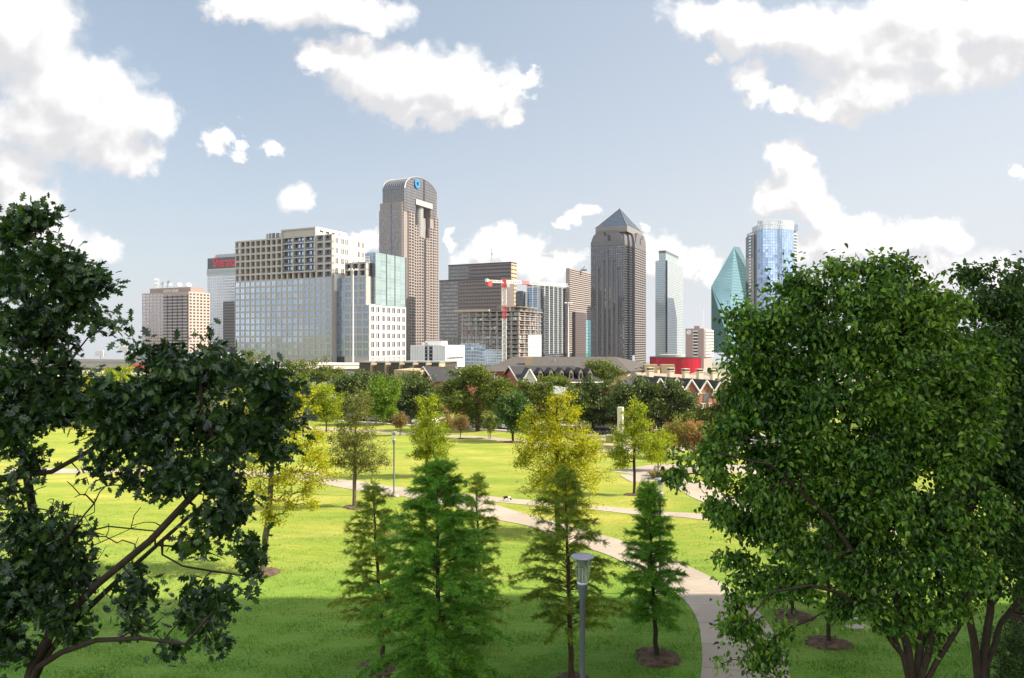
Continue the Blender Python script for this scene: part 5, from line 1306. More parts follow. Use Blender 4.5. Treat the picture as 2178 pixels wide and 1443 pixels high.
def left_brick():
    ap, fe, be = P2(903.5, 152), P2(925, 140), P2(884, 164); zr = CZ+(CY-780)/F*152; ze = CZ+(CY-810)/F*140
    u = np.array([1, .12]); u /= np.linalg.norm(u); nf = np.array([u[1], -u[0]])
    R = thing('brick_house', 'brick gabled house with dark roof, left of the house with dormers', 'house', (*fe, 0))
    w_ = MB(); rf = MB(); tr = MB(); ln_ = 6.2; o = -u*.3
    w_.prism([fe, fe+u*ln_, be+u*ln_, be], 0, ze-.05, 0, False); w_.poly([V3(fe, ze), V3(be, ze), V3(ap, zr-.15)], 0); w_.poly([V3(be+u*ln_, ze), V3(fe+u*ln_, ze), V3(ap+u*ln_, zr-.15)], 0)
    slab_poly(rf, [V3(ap+o, zr), V3(fe+o+nf*.4, ze-.15), V3(fe+u*ln_+nf*.4-o, ze-.15), V3(ap+u*ln_-o, zr)]); slab_poly(rf, [V3(ap+o, zr), V3(ap+u*ln_-o, zr), V3(be+u*ln_-o, ze-.15), V3(be+o, ze-.15)])
    for s in (o*1.1, u*ln_-o*1.1): tr.frusta([V3(ap+s, zr-.05), V3(ap+s, zr-.05)], [V3(fe+s+nf*.4, ze-.2), V3(be+s, ze-.2)], .15, .15, 4)
    part(w_, 'wall', [M['brick']], R); part(rf, 'roof', [M['shingle_d']], R); part(tr, 'roof_trim', [M['trim']], R)
    g_ = fe-be; L_ = np.linalg.norm(g_); house_windows(R, be, g_/L_, -u, [L_*.36, L_*.5, L_*.64], ze-1.6, 1.2, 1.9)
    mb = MB(); c0 = be*.5+fe*.5; ud = g_/L_; th = np.linspace(0, math.pi, 13)
    mb.poly([V3(c0+ud*1.5*math.cos(t)-u*.06, ze+.5+1.3*math.sin(t)) for t in th]); part(mb, 'arched_window', [M['pane']], R)
    house_windows(R, fe, u, nf, [1.6, 4.4], ze-2.6, 1.1, 1.6)
    # low link roof between the two brick houses
    S = thing('row_house', 'low grey roofed row house between the two brick gables', 'house', (*P2(1000, 158), 0)); w2 = MB(); r2 = MB()
    a, b = P2(968, 154), P2(1088, 158); q = [a, b, b+[-1, 16], a+[-2, 16]]; zf = CZ+(CY-790)/F*154; zg = CZ+(CY-779.8)/F*164
    w2.prism(q, 0, zf-.05, 0, True); m0, m1 = (q[0]+q[3])/2, (q[1]+q[2])/2
    slab_poly(r2, [V3(m0, zg), V3(q[0]+[0, -.4], zf-.1), V3(q[1]+[0, -.4], zf-.1), V3(m1, zg)]); slab_poly(r2, [V3(m1, zg), V3(q[2], zf-.1), V3(q[3], zf-.1), V3(m0, zg)])
    part(w2, 'wall', [M['brick']], S); part(r2, 'roof', [M['shingle']], S)
    u2 = (b-a)/np.linalg.norm(b-a); house_windows(S, a, u2, np.array([u2[1], -u2[0]]), [1.5, 4, 6.5, 9], zf-2.2, 1.0, 1.5)
left_brick()

def flat_row():
    R = None; cs = [789.4, 819.7, 850, 878.8, 906.5, 934]; ls = [764, 801.5, 831.5, 861, 890, 918]; rs = [801, 831, 860.5, 889.6, 918, 946]
    for k, (c_, l_, r_) in enumerate(zip(cs, ls, rs)):
        L = Lot(c_, 172-k*1.2)
        if R is None: R = root_at(L, 'row_house', 'flat roofed row of townhouses with alternating dark and tan stepped walls', 'house')
        dk = MB(); tn = MB(); cp = MB(); wn = MB(); zt = L.z(772); A, B = L.a(r_), L.b(l_)
        L.block(dk, 0, A+6, 0.1, B, 0, zt); L.block(tn, -.12, A, -.12, .12, 0, zt+.02, 0); L.block(cp, -.25, A+6, -.25, B+.2, zt, zt+.3)
        part(dk, 'side_wall', [M['umber']], R); part(tn, 'wall', [M['tan']], R); part(cp, 'roof_edge', [M['steel']], R)
        house_windows(R, L.P(0, -.13), L.uR, L.nR, [A*.5], zt-2.2, .8, 1.3)
    w_ = MB(); a, b = P2(838, 150), P2(893, 146); w_.prism([a, b, b+[2, 10], a+[2, 10]], 0, CZ+(CY-788)/F*148); part(w_, 'porch_wall', [M['tan']], R)
    ds = MB(); c = P2(877, 165); z = CZ+(CY-783)/F*165; ds.lathe([(.02, 0), (.3, .05), (.55, .2)], (c[0], c[1], z), 12); ds.frusta([(c[0], c[1], z-1.0)], [(c[0], c[1], z+.05)], .05, .05, 5); part(ds, 'satellite_dish', [M['steel']], R)
flat_row()

def gable_row():
    u = np.array([.93, .37]); u /= np.linalg.norm(u); n = np.array([u[1], -u[0]]); c0 = P2(1378, 112)
    R = thing('brick_row_house', 'pink brick row house with five steep gables and tall cream chimneys', 'house', (*c0, 0))
    def tpx(px): k = (px-CX)/F; return (k*c0[1]-c0[0])/(u[0]-k*u[1])
    ze0 = CZ+(CY-829)/F*113
    Lr = tpx(1572)
    pk = [(1399.4, 803.5), (1435.3, 803.5), (1466.3, 806), (1498.6, 808), (1528, 810)]
    # main body and roof
    w_ = MB(); rf = MB(); dp = 15
    zE = ze0; end = c0+u*Lr; b0, b1 = c0-n*dp, end-n*dp; l0 = P2(1352, 125); zr = CZ+(CY-789)/F*126
    w_.prism([c0, end, b1, b0], 0, zE, 0, True); part(w_, 'wall', [M['brick']], R)
    q0, q1 = P2(1350.5, 121), end-n*8.5; zr1 = zr-.9
    e0 = c0+n*.4-u*.3; bl = P2(1296, 128); zbl = CZ+(CY-827)/F*128
    slab_poly(rf, [V3(q0, zr), V3(e0, zE-.1), V3(end+n*.4, zE-1.2), V3(q1, zr1)]); slab_poly(rf, [V3(q0, zr), V3(bl, zbl), V3(e0, zE-.1)]); slab_poly(rf, [V3(q0, zr), V3(q1, zr1), V3(b1, zE-1), V3(bl+[4, 12], zbl)]); slab_poly(rf, [V3(q0, zr), V3(bl+[4, 12], zbl), V3(bl, zbl)])
    part(rf, 'roof', [M['shingle_t']], R)
    wl = MB(); wl.prism([c0+[-.2, .2], b0, bl+[4, 11], bl+[.4, .4]], 0, zE-.2, 0, False); part(wl, 'side_wall', [M['brick']], R)
    for k, (px, py) in enumerate(pk):
        t = tpx(px); pc = c0+u*t; zp = CZ+(CY-py)/F*pc[1]; wd = 2.9 if k < 2 else 3.1; zg = zp-2.0
        gable_block(R, pc-u*wd/2+n*.35, u, n, wd, 6.5, 0, zg, zp, M['brick'], M['shingle_d'], .25)
        dkr = MB()
        house_windows(R, pc-u*wd/2+n*.37, u, n, [wd*.3, wd*.7], zg-3.4, .75, 1.5); house_windows(R, pc-u*wd/2+n*.37, u, n, [wd*.3, wd*.7], zg-6.2, .75, 1.5)
        mb = MB(); a_ = [V3(pc+n*.42+u*.55*math.cos(q), zg-.9+.75*max(0, math.sin(q))+(0 if q <= 3.15 else 0)) for q in np.linspace(0, math.pi, 9)]+[V3(pc+n*.42-u*.55, zg-1.7), V3(pc+n*.42+u*.55, zg-1.7)]
        mb.poly(a_); part(mb, 'arched_window', [M['pane']], R)
    for px in (1417, 1451, 1482, 1513): t = tpx(px); house_windows(R, c0, u, n, [t], zE-2.4, .8, 1.5); house_windows(R, c0, u, n, [t], zE-5.2, .8, 1.5)
    for px, h in ((1382.7, 0), (1426.5, 1), (1458.3, 4), (1488.5, 5), (1517.5, 7)):
        ch = MB(); Yc = 119+(px-1382)*.03; c = P2(px, Yc); zt = CZ+(CY-(782+h*.6))/F*Yc
        ch.obox(c, u, n, -.46, .46, -.4, .4, zt-4.2, zt-.55); ch.obox(c, u, n, -.55, .55, -.5, .5, zt-.55, zt-.4); ch.obox(c, u, n, -.42, .42, -.36, .36, zt-.4, zt-.1, 1); ch.obox(c, u, n, -.56, .56, -.5, .5, zt-.1, zt)
        part(ch, 'chimney', [M['cream'], M['dark']], R)
    v = MB(); c = P2(1355, 120.5); v.lathe([(.02, 0), (.3, .05), (.55, .22)], (c[0]-.1, c[1], CZ+(CY-785)/F*120), 12); v.frusta([(c[0]-.1, c[1], zr-.6)], [(c[0]-.1, c[1], CZ+(CY-785)/F*120)], .05, .05, 5); part(v, 'satellite_dish', [M['steel']], R)
gable_row()
def back_house():
    L = Lot(1556, 150); R = root_at(L, 'house', 'cream house with tan roof behind the right end of the brick gables', 'house'); w_ = MB(); rf = MB()
    A, B = 14, 14; z = L.z(816); L.block(w_, 0, A, 0, B, 0, z); zr = L.z(791)
    q = L.rect(-.5, A+.5, -.5, B+.5); m0, m1 = L.P(A*.3, B/2), L.P(A*.7, B/2)
    slab_poly(rf, [V3(q[0], z), V3(q[1], z), V3(m1, zr), V3(m0, zr)]); slab_poly(rf, [V3(q[1], z), V3(q[2], z), V3(m1, zr)]); slab_poly(rf, [V3(q[2], z), V3(q[3], z), V3(m0, zr), V3(m1, zr)]); slab_poly(rf, [V3(q[3], z), V3(q[0], z), V3(m0, zr)])
    part(w_, 'wall', [M['cream']], R); part(rf, 'roof', [M['shingle_t']], R); house_windows(R, *L.left(0, B)[:3], [3, 6, 9, 12], z-2.4, 1.1, 1.5)
back_house()
def pavilion():
    c = P2(1202, 121); R = thing('pavilion', 'small white gabled pavilion roof among the dark oaks', 'pavilion', (*c, 0)); rf = MB(); zp = CZ+(CY-824)/F*121; ze = zp-1.25
    u = np.array([.9, .43]); n = np.array([.43, -.9]); w_ = 1.9
    for s in (-1, 1): slab_poly(rf, [V3(c+n*2, zp), V3(c+n*2+u*s*w_, ze), V3(c-n*4+u*s*w_, ze), V3(c-n*4, zp)], .14)
    part(rf, 'roof', [M['offwhite']], R); g_ = MB(); g_.poly([V3(c+n*1.9-u*w_*.9, ze), V3(c+n*1.9+u*w_*.9, ze), V3(c+n*1.9, zp-.12)]); part(g_, 'gable_board', [M['trim']], R)
    for s in (-1, 1):
        for d in (1.7, -3.6): p = MB(); q = c+n*d+u*s*(w_-.25); p.frusta([V3(q, 0)], [V3(q, ze)], .11, .10, 8); part(p, 'post', [M['trim']], R)
pavilion()

# ------------------------------------------------------------------ parked cars
tyre = plain('tyre_rubber', (.02, .02, .02), .9); rimm = plain('wheel_alloy', (.45, .45, .46), .35, .8); lampm = plain('headlight_glass', (.75, .75, .72), .15, 0, .02, 1, 0, .8); redm = plain('tail_light', (.35, .01, .01), .2)
carpane = glass('car_glass', (.012, .014, .016), (.6, .65, .7), .2)
def paint(name, col, met=.2):
    m, nt = new_mat(name); T = NT(nt); out = T.node('ShaderNodeOutputMaterial'); b = T.node('ShaderNodeBsdfPrincipled'); b.inputs['Base Color'].default_value = rgb(col); b.inputs['Roughness'].default_value = .35; b.inputs['Metallic'].default_value = met; b.inputs['Coat Weight'].default_value = .8; b.inputs['Coat Roughness'].default_value = .05; T.ln(b.outputs[0], out.inputs[0]); return m
def make_car(px, b, mat, label, suv=False, flip=False):
    k = (px-CX)/F; p0 = SP(0, b); a = (k*p0[1]-p0[0])/(SD[0]-k*SD[1]); p = SP(a, b); h = 1.72 if suv else 1.43
    R = thing('parked_car', label, 'car', (p[0], p[1], g(p[0], p[1])+.066), math.atan2(SD[1], SD[0])+(math.pi if flip else 0), 'cars parked along the street')
    hr = .55 if suv else .50
    prof = [(-2.25, .35), (-2.3, .62), (-2.22, .92), (-1.7, 1.0), (-1.2 if not suv else -2.0, h-.10), (-.6, h), (.35, h-.03), (1.15, 1.02), (2.0, .86), (2.28, .62), (2.25, .35)]
    def sect(s): return [(x, (0.86-(.16*max(0, (z-.9)/(h-.9)))+ (0 if 0.3 < z < 1.0 else 0))*s, z) for x, z in prof]
    bd = MB(); Lf, Rt = sect(1), sect(-1); n = len(prof)
    bd.add(Lf+Rt, [[i, i+1, n+i+1, n+i] for i in range(n-1)]+[[n-1, 0, n, 2*n-1]]); bd.poly(Lf[::-1]); bd.poly(Rt)
    B_ = bd.build('body', [mat], R)
    bm_ = B_.modifiers.new('soft', 'BEVEL'); bm_.width = .06; bm_.segments = 2
    gls = MB(); y = .80
    xs0, xs1 = (-1.9, .95) if suv else (-1.25, .9)
    for s in (-1, 1):
        q = [(xs0-.05, .90*.97*s*.99, 1.02), (xs1+.05, .90*.97*s*.99, 1.02), (.28, (.86-.16)*s+.045*s, h-.12), (-.68 if not suv else -1.75, (.86-.16)*s+.045*s, h-.12)]
        gls.poly(q if s > 0 else q[::-1])
    gls.poly([(1.13, -.72, 1.05), (1.13, .72, 1.05), (.45, .62, h-.07), (.45, -.62, h-.07)]); gls.build('window', [carpane], R)
    for x in (-1.38, 1.38):
        for s in (-1, 1):
            wh = MB(); th = np.arange(18)*2*math.pi/18; c = np.array([x, s*.80, .33])
            def ringw(r, yy): return np.stack([c[0]+r*np.cos(th), np.full(18, c[1]+yy*s), c[2]+r*np.sin(th)], 1)
            rs = [ringw(.22, .09), ringw(.33, .10), ringw(.33, -.10)]; wh.add(np.concatenate(rs), [[j*18+i, j*18+(i+1) % 18, (j+1)*18+(i+1) % 18, (j+1)*18+i] for j in range(2) for i in range(18)]); W_ = wh.build('wheel', [tyre], R)
            ri = MB(); ri.add(np.concatenate([ringw(.22, .095), ringw(.05, .075)]), [[i, (i+1) % 18, 18+(i+1) % 18, 18+i] for i in range(18)]); ri.poly(ringw(.05, .075)); ri.build('rim', [rimm], W_)
    for s in (-1, 1):
        hl = MB(); hl.box(2.14, 2.29, s*.62-.17, s*.62+.17, .62, .78); hl.build('headlight', [lampm], R); tl = MB(); tl.box(-2.31, -2.2, s*.65-.14, s*.65+.14, .7, .9); tl.build('tail_light', [redm], R)
pw, pd, ps, pg = paint('white_paint', (.75, .75, .74), 0), paint('black_paint', (.02, .02, .024)), paint('silver_paint', (.42, .43, .45), .7), paint('grey_paint', (.13, .14, .15), .5)
make_car(755, -3.5, pg, 'grey car parked behind the lone grey green tree')
make_car(858, -3.5, pd, 'black tall car parked behind the pinkish bush beside the lawn lamp', True)
make_car(905, -3.5, pw, 'white car parked behind the yellow green lawn tree', False, True)
make_car(992, -3.5, ps, 'silver car parked behind the thin pinkish bushes')
make_car(1046, -3.5, pg, 'dark grey tall car parked under the large street oak', True, True)
make_car(1076, -3.5, pw, 'white car parked behind the round dark green lawn tree')

# red lorry on the lower ramp
def lorry():
    p = P2(300, 193.5); z = CZ+(CY-790)/F*193.5-.75+.55; R = thing('box_truck', 'small orange red truck on the lower concrete ramp', 'truck', (p[0], p[1], z)); rd = plain('truck_red', (.62, .09, .03), .5)
    m = MB(); m.box(-1.4, 1.9, -1, 1, .6, 2.1); m.box(-1.45, 1.95, -1.03, 1.03, 2.1, 2.2); m.build('cargo_box', [rd], R); m = MB(); m.hexa([(-3, -.95, .5), (-1.42, -.95, .5), (-1.42, .95, .5), (-3, .95, .5)], [(-2.6, -.85, 1.9), (-1.42, -.85, 1.9), (-1.42, .85, 1.9), (-2.6, .85, 1.9)]); m.build('cab', [rd], R)
    m = MB(); m.quad((-2.9, -.8, 1.15), (-2.9, .8, 1.15), (-2.66, .75, 1.8), (-2.66, -.75, 1.8)); m.quad((-2.5, -.93, 1.2), (-1.6, -.93, 1.2), (-1.6, -.88, 1.75), (-2.4, -.88, 1.75)); m.build('window', [carpane], R)
    for x in (-2.2, 1.1):
        for s in (-.9, .9): m = MB(); th = np.arange(14)*2*math.pi/14; r1 = np.stack([x+.42*np.cos(th), np.full(14, s-.12), .42+.42*np.sin(th)], 1); r2 = r1+[0, .24, 0]; m.add(np.concatenate([r1, r2]), [[i, (i+1) % 14, 14+(i+1) % 14, 14+i] for i in range(14)]); m.poly(r1[::-1]); m.poly(r2); m.build('wheel', [tyre], R)
lorry()

# ------------------------------------------------------------------ park lamps
def lamp_glass():
    m, nt = new_mat('clear_lamp_glass'); T = NT(nt); out = T.node('ShaderNodeOutputMaterial'); tr = T.node('ShaderNodeBsdfTransparent'); tr.inputs[0].default_value = (.90, .93, .90, 1); gl = T.node('ShaderNodeBsdfGlossy'); gl.inputs['Roughness'].default_value = .03
    lw = T.node('ShaderNodeLayerWeight'); lw.inputs[0].default_value = .5; mx = T.node('ShaderNodeMixShader'); df = T.node('ShaderNodeBsdfTranslucent'); df.inputs[0].default_value = (.9, .93, .9, 1); mx0 = T.node('ShaderNodeMixShader'); mx0.inputs[0].default_value = .5; T.ln(gl.outputs[0], mx0.inputs[1]); T.ln(df.outputs[0], mx0.inputs[2])
    T.ln(T.math('ADD', T.math('MULTIPLY', T.math('POWER', lw.outputs['Facing'], 1.3), .75), .09, clamp=True), mx.inputs[0]); T.ln(tr.outputs[0], mx.inputs[1]); T.ln(mx0.outputs[0], mx.inputs[2]); T.ln(mx.outputs[0], out.inputs[0]); return m
def make_lamp():
    R = thing('park_lamp', 'nearest grey park lamp with clear flared glass head standing beside the pale path', 'lamp post', (0, 0, 0), 0, 'park lamps along the path')
    post = plain('lamp_grey', (.15, .158, .19), .5, .15, .05, 3, .05); capm = plain('lamp_cap', (.36, .36, .42), .4, .4, .04)
    m = MB(); m.lathe([(.02, 0), (.22, 0), (.22, .05), (.11, .09), (.072, .16), (.066, 4.24), (.072, 4.25), (.072, 4.36)], k=24); m.build('pole', [post], R, True)
    m = MB(); m.lathe([(.066, 4.36), (.074, 4.40), (.142, 4.78), (.142, 4.81), (.13, 4.82), (.02, 4.82)], k=24); m.build('neck', [post], R, True)
    m = MB(); m.lathe([(.132, 4.81), (.14, 4.83), (.14, 4.86), (.12, 4.87)], k=24); m.build('collar', [M['whitesteel']], R, True)
    m = MB(); m.lathe([(.128, 4.83), (.265, 5.50)], k=32); m.build('glass_shade', [lamp_glass()], R, True)
    m = MB(); m.lathe([(.25, 5.47), (.29, 5.48), (.295, 5.50), (.288, 5.515), (.06, 5.53), (.045, 5.54), (.035, 5.555), (.005, 5.558)], k=32); m.lathe([(.25, 5.47), (.02, 5.47)], k=32); m.build('cap', [capm], R, True)
    m = MB()
    m.lathe([(.02, 5.22), (.105, 5.23), (.12, 5.28), (.12, 5.46)], k=20)
    for z in (5.27, 5.32, 5.37, 5.42): m.lathe([(.12, z), (.13, z+.005), (.13, z+.02), (.12, z+.025)], k=20)
    m.build('lamp_housing', [M['steel']], R, True)
    m = MB()
    for k in range(4): t = k*math.pi/2+.5; m.frusta([(.115*math.cos(t), .115*math.sin(t), 4.8)], [(.12*math.cos(t), .12*math.sin(t), 5.3)], .011, .011, 6)
    m.frusta([(0, 0, 4.8)], [(0, 0, 5.22)], .022, .022, 8); m.build('support_rod', [M['whitesteel']], R)
    return R
lamp0 = make_lamp()
def place(o, p, dz=0): o.location = (p[0], p[1], g(p[0], p[1])+dz)
pl = P2(1239, 18); place(lamp0, pl)
p = P2(1404, 34); dup(lamp0, (p[0], p[1], g(*p)), 1.0, 'grey park lamp rising behind the dark dense cypress beside the curving path')
p = at(838, 1054); dup(lamp0, (p[0], p[1], g(p[0], p[1])), .4, 'far grey park lamp on the sunny lawn beside the pink path')
mb = MB(); q = at(838, 1056); mb.lathe([(.02, .12), (.42, .12), (.45, .0), (.45, -.2)], (q[0], q[1], g(q[0], q[1])), 20); tag(mb.build('lamp_footing', M['plaza']), kind='structure')

# ------------------------------------------------------------------ dog
def dog():
    p = at(1078, 1067); R = thing('dog', 'small black and white dog sniffing the grass at the path edge', 'dog', (p[0], p[1], g(p[0], p[1])+.015), -.25)
    J = {'hip': (-.20, 0, .36, .10), 'waist': (-.02, 0, .37, .095), 'chest': (.14, 0, .35, .115), 'neck': (.25, 0, .32, .075), 'head': (.33, 0, .20, .068), 'muz': (.39, 0, .11, .035), 'nose': (.41, 0, .07, .02)}
    E = [('hip', 'waist'), ('waist', 'chest'), ('chest', 'neck'), ('neck', 'head'), ('head', 'muz'), ('muz', 'nose')]
    for s, k in ((.07, 'l'), (-.07, 'r')):
        J['fs'+k] = (.15, s, .27, .05); J['fe'+k] = (.13, s, .17, .032); J['fw'+k] = (.145, s, .08, .024); J['fp'+k] = (.165, s, .018, .026); E += [('chest', 'fs'+k), ('fs'+k, 'fe'+k), ('fe'+k, 'fw'+k), ('fw'+k, 'fp'+k)]
        J['hk'+k] = (-.15, s, .23, .055); J['hh'+k] = (-.27, s, .13, .027); J['hs'+k] = (-.25, s, .06, .022); J['hp'+k] = (-.225, s, .018, .026); E += [('hip', 'hk'+k), ('hk'+k, 'hh'+k), ('hh'+k, 'hs'+k), ('hs'+k, 'hp'+k)]
        J['ear'+k] = (.31, s*1.1, .24, .02); E.append(('head', 'ear'+k))
    J['t1'] = (-.29, 0, .37, .035); J['t2'] = (-.36, .02, .29, .04); J['t3'] = (-.38, .03, .20, .025); E += [('hip', 't1'), ('t1', 't2'), ('t2', 't3')]
    names = list(J); me = bpy.data.meshes.new('body'); me.from_pydata([J[k][:3] for k in names], [(names.index(a), names.index(b)) for a, b in E], [])
    o = bpy.data.objects.new('body', me); link(o, R); sk = o.modifiers.new('skin', 'SKIN')
    for i, k in enumerate(names): me.skin_vertices[0].data[i].radius = (J[k][3], J[k][3]); me.skin_vertices[0].data[i].use_root = (k == 'hip')
    ss = o.modifiers.new('sub', 'SUBSURF'); ss.levels = 2; ss.render_levels = 2
    m, nt = new_mat('dog_coat'); T = NT(nt); out = T.node('ShaderNodeOutputMaterial'); b = T.node('ShaderNodeBsdfPrincipled'); tc_ = T.node('ShaderNodeTexCoord'); sx_ = T.node('ShaderNodeSeparateXYZ'); T.ln(tc_.outputs['Object'], sx_.inputs[0]); nz = T.noise(tc_.outputs['Object'], 14, 4)
    x = T.math('ADD', sx_.outputs[0], T.math('MULTIPLY', T.math('SUBTRACT', nz, .5), .08)); z = T.math('ADD', sx_.outputs[2], T.math('MULTIPLY', T.math('SUBTRACT', nz, .5), .06))
    collar = T.math('MULTIPLY', T.math('GREATER_THAN', x, .12), T.math('LESS_THAN', T.math('ADD', x, T.math('MULTIPLY', z, -.3)), .215)); feet = T.math('LESS_THAN', z, .11)
    nose = T.math('MULTIPLY', T.math('GREATER_THAN', x, .36), T.math('LESS_THAN', z, .14)); tail = T.math('LESS_THAN', x, -.35)
    wf = T.math('MAXIMUM', T.math('MAXIMUM', collar, feet), T.math('MAXIMUM', tail, T.math('MULTIPLY', nose, .6)))
    T.ln(T.mix(wf, (.022, .017, .016, 1), (.78, .76, .72, 1)), b.inputs['Base Color']); b.inputs['Roughness'].default_value = .85; T.ln(b.outputs[0], out.inputs[0]); me.materials.append(m)
dog()

# ------------------------------------------------------------------ stone pillar terrace, benches, slabs
def terrace_things():
    p = at(1320, 951); zg = g(p[0], p[1])+.05; h = 84*p[1]/F; t = math.radians(-24); u = np.array([math.cos(t), math.sin(t)]); n = np.array([u[1], -u[0]])
    pale = plain('pale_limestone', (.56, .54, .43), .8, 0, .08, .9); R = thing('stone_pillar', 'tall square pale stone pillar standing on the terrace in front of the oaks', 'pillar', (p[0], p[1], zg), t)
    m = MB(); m.box(-.36, .36, -.36, .36, .25, h); o = m.build('shaft', [pale], R); bv = o.modifiers.new('b', 'BEVEL'); bv.width = .025
    m = MB(); m.box(-.42, .42, -.42, .42, 0, .25); m.build('plinth', [pale], R)
    def block(name, label, cat, px, py, w_, d_, h_, mat, dz=0, rot=t, cap=None):
        q = at(px, py); R = thing(name, label, cat, (q[0], q[1], g(q[0], q[1])+.05+dz), rot); m = MB(); m.box(-w_/2, w_/2, -d_/2, d_/2, 0, h_); o = m.build('block', [mat], R); bv = o.modifiers.new('b', 'BEVEL'); bv.width = .03
        if cap: m = MB(); m.box(-w_/2-.08, w_/2+.08, -d_/2-.08, d_/2+.08, h_, h_+.12); m.build('cap_slab', [cap], R)
        return R
    block('stone_plinth', 'square tan stone block with pale cap left of the tall pillar', 'stone block', 1298, 941, 1.05, 1.0, .85, plain('tan_block', (.36, .29, .20), .85, 0, .12, .8), 0, t, M['plaza'])
    block('low_wall', 'low pale stone wall with dark base left of the tall pillar', 'wall', 1292, 956, 1.6, .5, .42, plain('wall_grey', (.30, .28, .25), .85), 0, t, M['plaza'])
    # long slatted benches
    for px, py, wd, lb in ((1348, 946, 2.6, 'long pale stone bench right of the tall pillar'), (1272, 944, 1.8, 'pale stone bench at the left edge of the pillar terrace')):
        q = at(px, py); R = thing('stone_bench', lb, 'bench', (q[0], q[1], g(q[0], q[1])+.05), -.1); m = MB(); m.box(-wd/2, wd/2, -.25, .25, .38, .48); m.build('seat', [M['plaza']], R)
        for s in (-1, 1): m = MB(); m.box(s*wd*.36-.15, s*wd*.36+.15, -.2, .2, 0, .38); m.build('leg', [M['plaza']], R)
    # metal lounge chair
    q = at(1383, 1013); R = thing('lounge_chair', 'grey metal lounge chair with crossed legs on the pale paving', 'chair', (q[0], q[1], g(q[0], q[1])+.04), .25); st = plain('chair_metal', (.20, .20, .19), .5, .5)
    m = MB()
    for k in range(9): x = -.42+k*.085; z = .40-.04*k*.6; m.box(x, x+.06, -.3, .3, z-.012, z+.012)
    m.build('seat', [st], R); m = MB()
    for k in range(9): a = np.array([.30+.042*k, .26+.083*k]); m.box(a[0]-.012, a[0]+.012, -.3, .3, a[1], a[1]+.06)
    m.build('backrest', [st], R)
    for s in (-.3, .3):
        m = MB(); m.frusta([(-.40, s, 0)], [(.34, s, .48)], .022, .022, 6); m.build('leg', [st], R); m = MB(); m.frusta([(.42, s, 0)], [(-.40, s, .42)], .022, .022, 6); m.build('leg', [st], R)
    for px, py, w_, lb in ((1822, 1336, .45, 0), (1812, 1317, .35, 0)):
        q = at(px, py); m = MB(); m.box(q[0]-w_, q[0]+w_, q[1]-.22, q[1]+.22, g(q[0], q[1])-.2, g(q[0], q[1])+.07); tag(m.build('paving_slab', M['plaza']), kind='structure')
terrace_things()

# ------------------------------------------------------------------ the tall block on the right whose shadow falls over the near lawn
def shade_block():
    R = thing('apartment_block', 'tall tan apartment block beside the near lawn, shading it', 'building', (30, 20, 0)); w_ = MB(); x0, x1, y0, y1, zt = 29.2, 64, -60, 30.0, 46
    w_.prism([(x0, y0), (x1, y0), (x1, y1), (x0, y1)], 0, zt); part(w_, 'wall', [M['tan']], R)
    m = MB(); m.prism([(x0-.4, y0-.4), (x1+.4, y0-.4), (x1+.4, y1+.01), (x0-.4, y1+.01)], zt, zt+.8); part(m, 'roof', [M['steel']], R)
    wn = []
    for k in range(18):
        for j in range(4): wn.append((np.array([x0, y0]), np.array([0, 1.0]), np.array([-1.0, 0]), 2+k*4.8, 4+k*4.8, 10+j*9, 12+j*9, .05))
    put_windows(R, wn, [M['pane'], M['trim']], 1)
shade_block()
